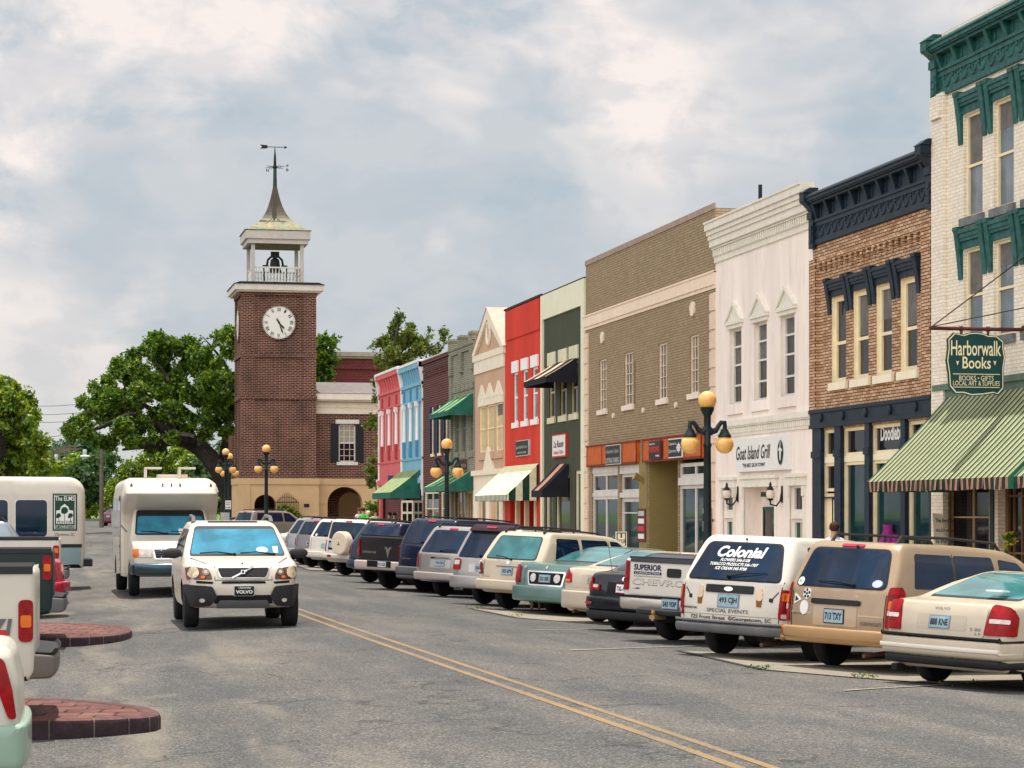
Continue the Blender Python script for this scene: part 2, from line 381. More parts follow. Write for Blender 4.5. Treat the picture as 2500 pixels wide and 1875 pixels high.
# ------------------------------------------------------------ brick paved islands on the left
PAVER = None
def paver_mat():
    m, nt, b = principled('red_pavers'); setp(b, Roughness=.85, Specular_IOR_Level=.2)
    v = geo_vec(nt); t = nt.nodes.new('ShaderNodeTexBrick')
    mp = nt.nodes.new('ShaderNodeMapping'); mp.inputs['Rotation'].default_value = (0, 0, R(8)); nt.links.new(v, mp.inputs[0])
    ad = nt.nodes.new('ShaderNodeVectorMath'); ad.operation = 'ADD'; nz = nt.nodes.new('ShaderNodeTexNoise'); nz.inputs['Scale'].default_value = 2.5
    sc = nt.nodes.new('ShaderNodeVectorMath'); sc.operation = 'SCALE'; sc.inputs['Scale'].default_value = .10
    nt.links.new(v, nz.inputs['Vector']); nt.links.new(nz.outputs['Color'], sc.inputs[0]); nt.links.new(mp.outputs[0], ad.inputs[0]); nt.links.new(sc.outputs[0], ad.inputs[1])
    nt.links.new(ad.outputs[0], t.inputs['Vector']); t.inputs['Scale'].default_value = 1
    t.inputs['Brick Width'].default_value = .34; t.inputs['Row Height'].default_value = .36; t.inputs['Mortar Size'].default_value = .016
    t.inputs['Color1'].default_value = (.165, .066, .052, 1); t.inputs['Color2'].default_value = (.105, .044, .04, 1); t.inputs['Mortar'].default_value = (.03, .012, .012, 1)
    g = noise(nt, v, 3, 6, .65)
    c = mixc(nt, math_node(nt, 'MULTIPLY', ramp(nt, g, [(.45, 0), (.7, 1)]), .4), t.outputs['Color'], (.34, .2, .17))
    nt.links.new(c, b.inputs['Base Color'])
    bp = nt.nodes.new('ShaderNodeBump'); bp.invert = True; bp.inputs['Strength'].default_value = .8; bp.inputs['Distance'].default_value = .02
    nt.links.new(t.outputs['Fac'], bp.inputs['Height']); nt.links.new(bp.outputs[0], b.inputs['Normal']); return m
PAVER = paver_mat()
KERB = plain('shaded_brick_kerb', (.032, .017, .021), .8, var=.3, scale=6, bump=.4, bscale=25, dirt=.5)  # kerb sides: the shade on their faces is put into this near-black colour
def island(label, pix, ztop, xl):
    P = [ground_pt(a, b, ztop) for a, b in pix]
    P = [(xl, P[0][1])]+P+[(xl, P[-1][1])]
    c = Vector((sum(p[0] for p in P)/len(P), sum(p[1] for p in P)/len(P), 0))
    root = place('traffic_island', label, 'traffic island', (c.x, c.y, ztop-.18))
    def inset(k):
        o = []; n = len(P)
        for i in range(n):
            a, b, d = (Vector((*P[j % n], 0)) for j in (i-1, i, i+1))
            t = ((b-a).normalized()+(d-b).normalized()).normalized(); nn = Vector((-t.y, t.x, 0)); o.append((b.x+nn.x*k, b.y+nn.y*k))
        return o
    n = len(P); rings = [(0, -.26), (0, -.04), (.015, -.012), (.05, 0), (.17, 0), (.185, -.012)]; vs = []
    for k, dz in rings: vs += [(x, y, ztop+dz) for x, y in inset(k)]
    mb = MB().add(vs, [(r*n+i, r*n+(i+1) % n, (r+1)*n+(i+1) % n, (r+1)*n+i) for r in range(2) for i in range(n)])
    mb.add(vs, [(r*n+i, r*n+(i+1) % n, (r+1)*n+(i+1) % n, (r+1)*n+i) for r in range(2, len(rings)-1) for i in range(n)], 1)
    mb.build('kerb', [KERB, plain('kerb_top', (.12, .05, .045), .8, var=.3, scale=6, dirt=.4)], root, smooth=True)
    jb = MB()
    for a, b in zip(P[:-1], P[1:]):      # mortar joints between the kerb stones
        L = math.hypot(b[0]-a[0], b[1]-a[1]); m = max(1, round(L/.32))
        dx, dy = (b[0]-a[0])/L, (b[1]-a[1])/L; nx, ny = dy, -dx
        for j in range(m):
            c = (a[0]+(b[0]-a[0])*(j+.5)/m, a[1]+(b[1]-a[1])*(j+.5)/m)
            if c[0] < -2.5: continue
            jb.add([(c[0]+dx*s*.006+nx*o, c[1]+dy*s*.006+ny*o, z) for o, z in ((.003, ztop-.22), (.003, ztop-.03), (-.012, ztop-.006), (-.05, ztop+.003), (-.16, ztop+.003)) for s in (-1, 1)], [(2*q, 2*q+1, 2*q+3, 2*q+2) for q in range(4)])
    jb.build('mortar_joints', plain('pale_mortar', (.16, .12, .10), .9, var=.3), root, fix=False)
    MB().add([(x, y, ztop-.008) for x, y in inset(.18)], [tuple(range(n))]).build('paving', PAVER, root)
    return root
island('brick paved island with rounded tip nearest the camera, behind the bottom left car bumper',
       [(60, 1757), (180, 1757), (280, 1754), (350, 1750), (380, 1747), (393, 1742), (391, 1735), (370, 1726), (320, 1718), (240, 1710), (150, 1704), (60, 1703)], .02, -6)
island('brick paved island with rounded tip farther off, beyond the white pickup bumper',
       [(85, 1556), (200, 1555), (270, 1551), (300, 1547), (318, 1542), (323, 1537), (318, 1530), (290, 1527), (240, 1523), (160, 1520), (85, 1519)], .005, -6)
# ------------------------------------------------------------ shop fronts along the right hand side
GL = glass('window_glass'); GLD = glass('dark_glass', (.015, .013, .016), .06); GLB = glass('sky_glass', (.09, .13, .16), .05, .9)
GLT = glass('teal_shop_glass', (.01, .035, .038), .05)
def wall(root, x, y0, y1, z0, z1, ops, mat, rec=.3, name='wall', back=None, revmat=None):
    ys = sorted(set([y0, y1]+[v for o in ops for v in o[:2]])); zs = sorted(set([z0, z1]+[v for o in ops for v in o[2:4]]))
    ys = [v for v in ys if y0 <= v <= y1]; zs = [v for v in zs if z0 <= v <= z1]; mb = MB()
    for a, b in zip(ys[:-1], ys[1:]):
        for c, d in zip(zs[:-1], zs[1:]):
            m, n = (a+b)/2, (c+d)/2
            if any(o[0] < m < o[1] and o[2] < n < o[3] for o in ops): continue
            mb.quad((x, a, c), (x, b, c), (x, b, d), (x, a, d))
    for o in ops:
        a, b, c, d = o[:4]; r = x+(o[4] if len(o) > 4 else rec); k = 1 if revmat else 0
        mb.quad((x, a, c), (r, a, c), (r, a, d), (x, a, d), k); mb.quad((x, b, c), (x, b, d), (r, b, d), (r, b, c), k)
        mb.quad((x, a, d), (r, a, d), (r, b, d), (x, b, d), k); mb.quad((x, a, c), (x, b, c), (r, b, c), (r, a, c), k)
    # return walls, back and roof
    X2 = x+(back or 14); zr = z1-.35
    mb.quad((x, y0, z0), (x, y0, z1), (X2, y0, z1), (X2, y0, z0)); mb.quad((x, y1, z0), (X2, y1, z0), (X2, y1, z1), (x, y1, z1))
    mb.quad((X2, y0, z0), (X2, y0, z1), (X2, y1, z1), (X2, y1, z0))
    mb.quad((x, y0, z1), (x, y1, z1), (x+.3, y1, z1), (x+.3, y0, z1)); mb.quad((x+.3, y0, z1), (x+.3, y1, z1), (x+.3, y1, zr), (x+.3, y0, zr))
    mb.quad((x+.3, y0, zr), (x+.3, y1, zr), (X2, y1, zr), (X2, y0, zr))
    return mb.build(name, [mat, revmat] if revmat else mat, root, fix=False)
def win(root, y0, y1, z0, z1, x=XF, rec=.2, fm=None, gm=None, fw=.06, rows=(.5,), cols=(), bar=.035, sill=None, name='window', label=None, pn='pane'):
    mb = MB(); a, b = x+rec-.05, x+rec+.03
    mb.box(a, b, y0, y0+fw, z0, z1).box(a, b, y1-fw, y1, z0, z1).box(a, b, y0+fw, y1-fw, z0, z0+fw).box(a, b, y0+fw, y1-fw, z1-fw, z1)
    for r in rows: z = z0+(z1-z0)*r; mb.box(a+.01, b-.01, y0+fw, y1-fw, z-bar/2, z+bar/2)
    for c in cols: y = y0+(y1-y0)*c; mb.box(a+.012, b-.012, y-bar/2, y+bar/2, z0+fw, z1-fw)
    w = mb.build(name, fm, root, fix=False, label=label)
    MB().quad((x+rec, y0+.01, z0+.01), (x+rec, y1-.01, z0+.01), (x+rec, y1-.01, z1-.01), (x+rec, y0+.01, z1-.01)).build(pn, gm or GL, w, fix=False)
    if sill and random.random() < .6:
        q = z0+(z1-z0)*random.choice((.5, .62, .74)); MB().quad((x+rec-.006, y0+fw, q), (x+rec-.006, y1-fw, q), (x+rec-.006, y1-fw, z1-fw), (x+rec-.006, y0+fw, z1-fw)).build('blind', plain('window_blind', '#6f6b66', .8, var=.2, scale=5), w, fix=False)
    if sill:
        m, p, h, e = sill; MB().box(x-p, x+rec, y0-e, y1+e, z0-h, z0).build('sill', m, w)
    return w
def band(root, name, y0, y1, steps, mat, x=XF, extra=None, label=None):
    mb = MB()
    for z0, z1, p in steps: mb.box(x-p, x+.02, y0, y1, z0, z1)
    if extra: extra(mb)
    return mb.build(name, mat, root, label=label)
def signtext(root, items, y_left, z_bottom, x, mat):
    """items: (text, du, dv, w, h, kw); u runs towards -Y (the reader's right)"""
    for s, u0, v0, w, h, k in items:
        m = k.pop('mat', mat); text('lettering', s, w, h, m, root, lambda u, v: (x-.006, y_left-u0-u, z_bottom+v0+v), **k)
BLK = plain('black_paint', (.012, .013, .016), .45, var=.2); WHS = plain('sign_white', (.78, .77, .72), .5, var=.03)
CREAM = plain('cream_trim', '#f1dfb8', .6, var=.07, dirt=.2); WTRIM = plain('white_trim', '#dcd6cb', .6, var=.06, dirt=.2)
NAVY = plain('navy_iron', (.010, .022, .038), .5, var=.3, scale=6, bump=.5, bscale=14)
TEAL = plain('teal_iron', (.018, .105, .092), .5, var=.35, scale=6, bump=.5, bscale=14, dirt=.35)
EXT = {}
def bldg(name, label, pxa, pxb, ztop):
    y1, y0 = fy(pxa), fy(pxb) if pxb < 2600 else 33.5
    root = place(name, label, 'building', (XF, (y0+y1)/2, rise((y0+y1)/2))); EXT[name] = (y0, y1)
    return root, y0, y1
def bracket(mb, ya, yb, z0, z1, p0, p1, x=XF, bow=.35):
    """scrolled bracket: foot projects p0, head projects p1"""
    pts = [(x+.01, z0), (x-p0, z0)]
    for t in (.2, .4, .6, .8, 1): pts.append((x-(p0+(p1-p0)*t**(1+bow)), z0+(z1-z0)*t))
    pts.append((x+.01, z1)); mb.prism(pts, 1, ya, yb)
def ornate_cornice(root, y0, y1, zf, zb, zt, zc, p, mat, n, x=XF):
    """zf frieze foot, zb top of frieze, zt top of the bracket range, zc top"""
    mb = MB(); zb -= .06; mb.box(x-.05, x+.02, y0, y1, zf, zb-.1).box(x-.12, x+.02, y0, y1, zf-.05, zf+.05).box(x-.10, x+.02, y0, y1, zb-.1, zb).box(x-.16, x+.02, y0, y1, zb, zb+.06)
    mb.box(x-.03, x+.02, y0, y1, zb+.06, zt)
    h = zc-zt
    mb.box(x-p*.62, x+.02, y0, y1, zt, zt+h*.22).box(x-p*.8, x+.02, y0, y1, zt+h*.22, zt+h*.34).box(x-p*.9, x+.02, y0, y1, zt+h*.34, zt+h*.62)
    mb.box(x-p, x+.02, y0, y1, zt+h*.62, zt+h*.74).prism([(x-p*.98, zt+h*.74), (x+.02, zt+h*.74), (x+.02, zc), (x-p*.75, zc)], 1, y0, y1)
    L = y1-y0
    for k in range(n):
        yc = y0+L*(k+.5)/n; bracket(mb, yc-.065, yc+.065, zb+.06, zt, .14, p*.60, x)
        yp = y0+L*(k)/n; 
        mb.box(x-.06, x+.0, yp+.16 if k else y0+.3, yp+L/n*.5-.16+0, zb+.12, zt-.06)
    # swags pressed into the frieze
    m = int(L/.42)
    for k in range(m):
        yc = y0+L*(k+.5)/m; zc_ = (zf+zb)/2; hh = (zb-zf)*.30
        mb.tube([(x-.06, yc+.15*math.cos(t), zc_+hh*.4-hh*1.1*math.sin(t)) for t in np.linspace(0, math.pi, 7)], [.012, .028, .04, .045, .04, .028, .012], 6)
        mb.ball((x-.065, yc+.15, zc_+hh*.55), .05, 8, 5); mb.ball((x-.06, yc, zc_+hh*.7), .035, 6, 4)
        mb.tube([(x-.06, yc+.02, zc_+hh*.55), (x-.07, yc-.07, zc_+hh*1.1)], .018, 5)
    for ya, yb in ((y1-.26, y1+.02), (y0-.02, y0+.26)):       # big end brackets
        mb.box(x-.2, x+.02, ya, yb, zf-.12, zb+.12)
        for q in range(3): mb.box(x-.235, x, ya+.05, yb-.05, zf+.0+q*(zb-zf)/3.1, zf+(q+.72)*(zb-zf)/3.1)
        mb.box(x-.27, x+.02, ya-.02, yb+.02, zb+.1, zb+.26); bracket(mb, ya, yb, zb+.26, zt+h*.3, .2, p*.92, x)
        mb.box(x-p*1.0, x+.02, ya-.02, yb+.02, zt+h*.3, zt+h*.42).box(x-p*1.04, x+.02, ya-.03, yb+.03, zt+h*.5, zt+h*.62)
        mb.box(x-p*1.08, x+.02, ya-.01, yb+.01, zt+h*.42, zc+.04).prism([(x-p*1.15, zc+.04), (x+.02, zc+.04), (x+.02, zc+.16), (x-p*.6, zc+.16)], 1, ya-.05, yb+.05)
    return mb.build('cornice', mat, root)
def hood_row(root, spans, ztop, h, drop, mat, p=.3, x=XF, name='window_hood'):
    """spans: (ya, yb) of every window; continuous bracketed hood pieces"""
    for ya, yb in spans:
        mb = MB(); a, b = ya-.14, yb+.14
        mb.box(x-p*.9, x+.01, a, b, ztop-h*.22, ztop).box(x-p*.7, x+.01, a, b, ztop-h*.45, ztop-h*.22).box(x-p*.55, x+.01, a, b, ztop-h*.62, ztop-h*.45).box(x-p*.25, x+.01, a, b, ztop-h, ztop-h*.62)
        for q0, q1 in ((a-.07, a+.11), (b-.11, b+.07)):
            bracket(mb, q0, q1, ztop-drop, ztop+.02, .06, p, x); mb.box(x-p*1.05, x+.01, q0-.02, q1+.02, ztop-.02, ztop+.06)
        mb.build(name, mat, root)
def awning(root, ya, yb, zw, zfr, proj, val, mat, vmat, smat, x=XF, skew=0, frame=True, scallop=0, label=None):
    """sloped canvas from the wall (zw) to the front bar (zfr), with valance and side cheeks"""
    mb = MB(); n = 10
    def P(t, y): return (x-.02-proj*t, y+skew*t, zw+(zfr-zw)*t-.05*math.sin(math.pi*t)*proj*.4)
    vs = [P(k/n, y) for k in range(n+1) for y in (ya, yb)]
    mb.add(vs, [(2*k, 2*k+1, 2*k+3, 2*k+2) for k in range(n)])
    aw = mb.build('awning', mat, root, fix=False, label=label)
    vb = MB(); m = max(2, int((yb-ya)/.25)) if scallop else 1; xx = x-.02-proj
    for k in range(m):
        a = ya+(yb-ya)*k/m; b = ya+(yb-ya)*(k+1)/m; c = (a+b)/2; w = .02*math.sin(k*1.7) if scallop else 0
        vb.quad((xx, a+skew, zfr), (xx, b+skew, zfr), (xx-w, b+skew, zfr-val), (xx-w, a+skew, zfr-val-(.02*math.sin(k) if scallop else 0)))
    vb.build('valance', vmat, aw, fix=False)
    for y, s in ((ya, 0), (yb, 1)):
        cb = MB(); pts = [P(k/n, y) for k in range(n+1)]; base = (x-.02, y, zfr)
        poly = pts+[(P(1, y)[0], P(1, y)[1], zfr-val), (x-.02, y, zfr-val)]
        cb.add(poly, [tuple(range(len(poly)))]); cb.build('side_panel', smat, aw, fix=False)
    return aw
def cell(pa, pb, pyt, pyb, x=XF, pxr=None):
    """pixel box on the facade -> (y0, y1, z0, z1)"""
    r = pxr or pa; return (fy(pb, x), fy(pa, x), fz(r, pyb, x), fz(r, pyt, x))

# ---------------- white three storey building
WBR = brick('white_painted_brick', '#fbf0de', '#f3e5d0', '#d2bfa2', .07, .22, .006, .6, .05, .4)
rt, y0, y1 = bldg('painted_brick_building', 'white painted three storey brick building with green cornice at the right edge', 2284, 3000, 11)
zc = fz(2309, 226); zlow = fz(2320, 960)
w2 = [(2353, 2399), (2426, 2474), (2505, 2556)]
spans = [(fy(b), fy(a)) for a, b in w2]; step = spans[0][1]-spans[1][1]
spans = [(spans[0][0]-k*step, spans[0][1]-k*step) for k in range(5)]
Z1 = (fz(2353, 534), fz(2353, 282)); Z2 = (fz(2353, 836), fz(2353, 612))
zst = 4.35
ops = [(a, b, *Z) for a, b in spans for Z in (Z1, Z2)]
sh = [(y0+.4, y0+2.5, .5, 3.5), (y0+3.0, y0+4.6, .1, 3.4), (y1-4.4, y1-3.0, .1, 3.3), (y1-2.6, y1-.35, .6, 3.3)]
wall(rt, XF, y0, y1, -.4, zc+1.2, ops+sh, WBR, .15)
GST = plain('grey_stone_sill', (.17, .18, .18), .8, var=.3, bump=.4)
TANW = plain('tan_wood', '#c0a077', .6, var=.15, dirt=.3); BRW = plain('brown_wood', '#7b5a3c', .6, var=.2)
for a, b in spans:
    for Z in (Z1, Z2):
        win(rt, a, b, *Z, rec=.12, fm=CREAM, gm=GLB, fw=.05, rows=(.5,), bar=.05, sill=(GST, .10, .16, .1))
hood_row(rt, spans, Z1[1]+.40, .38, .95, TEAL, .28); hood_row(rt, spans, Z2[1]+.40, .38, .95, TEAL, .28)
MB().box(XF-.10, XF, y1-.62, y1-.02, -.3, zc+.0).box(XF-.16, XF, y1-.55, y1-.09, zc-.5, zc-.05).build('pilaster', WBR, rt)
p = .56; ornate_cornice(rt, y0, y1, zc, fz(2307, 166), fz(2293.6, 126, XF-.2), fz(2280, 95, XF-.28), p, TEAL, 12)
band(rt, 'shop_frieze', y0, y1-.1, [(3.75, 4.35, .10), (4.3, 4.42, .2), (3.7, 3.78, .14)], plain('green_grey_paint', '#5d7263', .6, dirt=.4))
for k, (a, b, c, d) in enumerate(sh):
    dr = k in (1, 2)
    win(rt, a, b, c, d, rec=.2, fm=BRW if dr else TANW, gm=GLD, fw=.12 if dr else .09, rows=(.33, .66) if dr else (.45,), cols=(.25, .5, .75) if dr else (.5,), bar=.03 if not dr else .04, name='door' if dr else 'shop_window')
MB().box(XF-.04, XF+.05, y1-2.85, y1-2.68, 0, 3.7).box(XF-.04, XF+.05, y1-4.9, y1-4.5, 0, 3.7).box(XF-.04, XF+.05, y0+2.6, y0+2.9, 0, 3.7).build('shop_post', plain('dark_green_paint', (.012, .03, .028), .5), rt)
AWS = stripes('striped_green_cream_canvas', [(0, '#20503a'), (.38, '#c6bb92'), (.58, '#20503a'), (.72, '#c6bb92'), (.83, '#84523a'), (.89, '#20503a')], .235)
AWV = stripes('striped_valance_canvas', [(0, '#12382c'), (.50, '#c98a78'), (.66, '#9a3b34'), (.74, '#c98a78'), (.84, '#12382c')], .235)
DGC = plain('dark_green_canvas', (.015, .075, .055), .8, var=.2)
ya = 35.6; yb = 42.15
awning(rt, ya, yb, 4.2, 2.5, 1.7, .2, AWS, AWV, plain('green_canvas', (.03, .16, .09), .8), scallop=1, label='green and cream striped shop awning with scalloped valance')
awning(rt, 33.6, 35.35, 4.2, 2.5, 1.7, .2, AWS, AWV, AWV, scallop=1, label='striped awning cut by the right edge of the photo')

# ---------------- tan brick building with the navy cornice
OBR = brick('orange_tan_brick', '#e2bb98', '#b3845f', '#45301f', .0685, .225, .010, .8, .06, .6)
rt, y0, y1 = bldg('tan_brick_building', 'two storey orange tan brick shop building with dark blue bracketed cornice', 1985, 2283, 9)
wins = [(2031.5, 2065.3, 726.8), (2084.5, 2120.6, 713.8), (2140.6, 2177.5, 698.4), (2199.8, 2239, 683)]
sp = [(fy(b), fy(a)) for a, b, _ in wins]; zt = sum(fz(a, t) for a, b, t in wins)/4; zb = fz(2023, 937)
zbeam0, zbeam1 = fz(2000, 1041), fz(2000, 1004); zf = fz(1985, 596)
fr = [cell(2010, 2045, 1060, 1400), cell(2058, 2119, 1050, 1400), cell(2128, 2207, 1040, 1400), cell(2216, 2277, 1040, 1400)]
fr = [(a, b, .12 if k else .0, zbeam0-.10) for k, (a, b, c, d) in enumerate(fr)]
wall(rt, XF, y0, y1, -.4, zf+1.15, [(a, b, zb, zt) for a, b in sp]+[(a, b, c, d, .12) for a, b, c, d in fr], OBR, .12, revmat=CREAM)
SILLW = plain('cream_stone_sill', '#f0e4c8', .7, var=.05)
for a, b in sp: win(rt, a, b, zb, zt, rec=.12, fm=CREAM, gm=GLD, fw=.10, rows=(.46,), bar=.07, sill=(SILLW, .10, .17, .12))
hood_row(rt, sp, zt+.38, .36, .75, NAVY, .3)
band(rt, 'brick_pier', y0, y0+.5, [(zbeam1, fz(2004, 632), .10)], OBR); band(rt, 'brick_pier', y1-.42, y1, [(zbeam1, fz(2004, 632), .10)], OBR)
zd1, zd0 = fz(2004.6, 643), fz(2004.6, 657)
DKB = brick('dark_dentil_brick', '#6b3a28', '#532a1e', '#2a1712', .0685, .225)
def dent(mb):
    n = 19
    for k in range(n):
        y = y0+.55+(y1-y0-1.1)*k/(n-1); mb.box(XF-.12, XF, y-.075, y+.075, zd0, zd1); mb.box(XF-.06, XF, y-.05, y+.05, zd0-.09, zd0)
band(rt, 'brick_dentils', y0+.42, y1-.35, [(zd1, zd1+.09, .12)], OBR, extra=dent)
p = .58; ornate_cornice(rt, y0, y1, zf, fz(1986, 541), fz(1983, 500, XF-.18), fz(1966, 474, XF-.3), p, NAVY, 9)
NB = NAVY
def bolts(mb):
    for k in range(5):
        y = y0+.8+(y1-y0-1.6)*k/4; mb.lathe([(.07, XF-.24), (.10, XF-.20), (.10, XF-.16)], 12, (0, y, (zbeam0+zbeam1)/2), 0)
band(rt, 'iron_beam', y0, y1, [(zbeam0, zbeam1, .14), (zbeam1-.05, zbeam1+.03, .2), (zbeam0-.05, zbeam0+.03, .18)], NB, extra=bolts)
for a, b in ((1990, 2011), (2044, 2059), (2118, 2129), (2206, 2217), (2276, 2283)):
    MB().box(XF-.12, XF+.02, fy(b), fy(a), -.2, zbeam0-.05).box(XF-.17, XF, fy(b)-.02, fy(a)+.02, 3.15, 3.3).box(XF-.16, XF, fy(b)-.02, fy(a)+.02, -.1, .45).build('iron_column', NB, rt)
zt1, zt0 = fz(2062, 1113), fz(2062, 1128)
for k, (a, b, c, d) in enumerate(fr):
    g = [GLD, GLT, GLT, GLT][k]
    win(rt, a, b, zt1, d, rec=.10, fm=CREAM, gm=GLD, fw=.07, rows=(), name='transom_window')
    if k == 0:
        win(rt, a, b, fz(2013, 1200), zt0, rec=.10, fm=CREAM, gm=GLD, fw=.07, rows=(), name='transom_window')
        dr = MB().box(XF+.06, XF+.11, a, b, 0, fz(2013, 1205)).build('door', CREAM, rt)
        MB().box(XF+.045, XF+.06, a+.28, a+.33, .4, 2.2).box(XF+.045, XF+.06, a+.45, a+.50, .4, 2.2).box(XF+.045, XF+.06, a+.28, a+.5, 2.2, 2.25).box(XF-.02, XF+.1, a-.02, b+.02, fz(2013, 1216), fz(2013, 1213)).build('door_moulding', NB, dr)
    else:
        win(rt, a, b, .15, zt0, rec=.10, fm=CREAM, gm=g, fw=.07, rows=(), name='shop_window')
    MB().box(XF+.02, XF+.11, a, b, zt0, zt1).build('transom_bar', SILLW, rt)
tg = fr[2]
text('window_lettering', 'Doodlebugs', 1.5, .42, WHS, rt, lambda u, v: (XF+.09, tg[1]-.30-u*1.0, zt1+.17+v), bold=.03) 
CLOTHES = [('purple_skirt', (.30, .02, .20), -.35, .25, 1.1, .6), ('purple_dress', (.28, .02, .18), -1.0, .25, .9, .6)]
for nm, col, dy, w_, zt_, h_ in CLOTHES:
    o = MB().lathe([(.12, zt_), (.10, zt_-.1), (.22, zt_-h_*.7), (.27, zt_-h_)], 14, (XF-.02, tg[1]-.75+dy*.8, .55)).build(nm, plain(nm, col, .8, var=.3, scale=12), smooth=True)
    tag(o, 'magenta %s on display in the shop window under the white lettering, %s one' % ('skirt' if 'skirt' in nm else 'dress', 'left' if 'skirt' in nm else 'right'), 'clothing')

# ---------------- white stucco grill
STU = plain('white_stucco', '#f4e6da', .8, var=.07, scale=.9, bump=.15, bscale=20, dirt=.38, streak=True)
STT = plain('stucco_trim', '#e6dfd0', .75, var=.06, scale=3, dirt=.28)
rt, y0, y1 = bldg('white_stucco_building', 'pinkish white stucco restaurant building with three pedimented upper windows', 1747, 1985, 9)
wd = [(1781, 1810, 801, 990), (1840.6, 1872, 790.5, 979.4), (1905.7, 1939.8, 775, 969)]
sp = [(fy(b), fy(a)) for a, b, *_ in wd]; zb = sum(fz(a, d) for a, b, c, d in wd)/3; zt = sum(fz(a, c) for a, b, c, d in wd)/3
zcb = fz(1747, 641); ylow1 = fz(1782, 1031+2); ylow0 = fz(1782.4, 1066.8)
dops = [cell(1766, 1792, 1190, 1500), cell(1818, 1893, 1193, 1500), cell(1930, 1962, 1187, 1500)]
dz = fz(1812, 1190)
dops = [(a, b, .05, dz, .5 if k == 1 else .16) for k, (a, b, c, d) in enumerate(dops)]
wall(rt, XF, y0, y1, -.4, zcb+.75, [(a, b, zb, zt) for a, b in sp]+dops, STU, .17)
for a, b in sp:
    win(rt, a, b, zb, zt, rec=.15, fm=WTRIM, gm=GLD, fw=.07, rows=(.25, .52, .76), bar=.05, sill=(STU, .10, .26, .14))
    mb = MB(); m = (a+b)/2; e = .19
    mb.box(XF-.14, XF, a-e, b+e, zt+.10, zt+.20).box(XF-.07, XF, a-e+.06, b+e-.06, zt, zt+.10)
    mb.prism([(a-e, zt+.20), (b+e, zt+.20), (m, zt+.64)], 0, XF-.08, XF)
    for s in (-1, 1):
        q = m+s*((b-a)/2+e+.02); mb.prism([(q, zt+.18), (q-s*.12, zt+.18), (m-s*.0, zt+.58), (m, zt+.70)], 0, XF-.16, XF)
    mb.build('pediment', STT, rt)
def dn(z0_, z1_, n, p_):
    def f(mb):
        for k in range(n):
            y = y0+.1+(y1-y0-.2)*k/(n-1); mb.box(XF-p_, XF, y-.045, y+.045, z0_, z1_)
    return f
zq = zcb
band(rt, 'cornice', y0, y1, [(zq-.02, zq+.12, .08), (zq+.12, zq+.32, .10), (zq+.32, zq+.38, .22), (zq+.38, zq+.56, .34), (zq+.56, zq+.68, .42), (zq+.68, zq+.80, .50), (zq+.8, zq+.98, .60), (zq+.98, zq+1.03, .66)], STT, extra=dn(zq+.14, zq+.31, 46, .19))
band(rt, 'belt_course', y0-.02, y1, [(ylow0, ylow0+.07, .06), (ylow0+.07, ylow0+.22, .07), (ylow0+.22, ylow0+.26, .15), (ylow0+.26, ylow0+.40, .20)], STT, extra=dn(ylow0+.08, ylow0+.21, 52, .11))
DGR = plain('deep_green_door', (.01, .06, .035), .45)
for k, (a, b, c, d, r_) in enumerate(dops):
    mb = MB(); e = .16
    mb.box(XF-.05, XF+.01, a-e, a, c, d).box(XF-.05, XF+.01, b, b+e, c, d).box(XF-.08, XF+.01, a-e-.05, b+e+.05, d, d+.2).box(XF-.14, XF+.01, a-e-.10, b+e+.10, d+.2, d+.28)
    for yy in (a-e/2, b+e/2): mb.box(XF-.10, XF, yy-.07, yy+.07, d-.25, d-.02)
    mb.box(XF-.11, XF, (a+b)/2-.05, (a+b)/2+.05, d+.02, d+.22)
    mb.build('door_surround', STT, rt)
    if k == 1:
        MB().box(XF+.44, XF+.52, a, b, 0, d).build('wall', STU, rt, label='recessed entrance wall')
        ddo = MB().box(XF+.36, XF+.44, a+.25, b-.35, 0, 2.15).build('door', WTRIM, rt)
        MB().box(XF+.35, XF+.36, a+.42, b-.52, .4, 1.95).build('pane', GLD, ddo)
        MB().box(XF+.33, XF+.35, a+.34, a+.42, .3, 2.02).box(XF+.33, XF+.35, b-.52, b-.44, .3, 2.02).box(XF+.33, XF+.35, a+.34, b-.44, 1.95, 2.05).build('door_trim', DGR, ddo)
        win(rt, a+.25, b-.35, 2.3, d-.12, rec=.36, fm=DGR, gm=WTRIM, fw=.07, rows=(), name='transom_window')
    else:
        win(rt, a, b, d-.62, d, rec=.13, fm=WTRIM, gm=GLD, fw=.06, rows=(), name='transom_window')
        MB().box(XF+.02, XF+.15, a, b, d-.78, d-.62).build('transom_bar', STT, rt)
        win(rt, a, b, .1, d-.78, rec=.13, fm=WTRIM, gm=DGR, fw=.09, rows=(), cols=(.5,), name='shutter_door')
# its sign board
sy1, sy0 = fy(1796.6, XF-.12), fy(1921.5, XF-.12); sz0, sz1 = fz(1796.6, 1153, XF-.12), fz(1796.6, 1073.6, XF-.12)
sb = place('shop_sign', 'white rectangular restaurant sign with black lettering and goat oval on pink stucco', 'sign', (XF, (sy0+sy1)/2, sz0))
MB().box(XF-.12, XF, sy0, sy1, sz0, sz1).build('board', [WHS], sb)
sw = sy1-sy0; shh = sz1-sz0
signtext(sb, [('Goat Island Grill', .04, shh*.36, sw*.68, shh*.42, dict(shear=.25, bold=.012)), ('"THE BEST GIG IN TOWN"', sw*.14, shh*.13, sw*.45, shh*.12, dict(bold=.02))], sy1, sz0, XF-.12, BLK)
ov = MB(); cy_, cz_ = sy0+sw*.12, sz0+shh*.5
ov.add([(XF-.126, cy_+.22*math.cos(t), cz_+shh*.36*math.sin(t)) for t in np.linspace(0, 2*math.pi, 28)[:-1]], [tuple(range(27))]).build('oval_emblem', BLK, sb, fix=False)
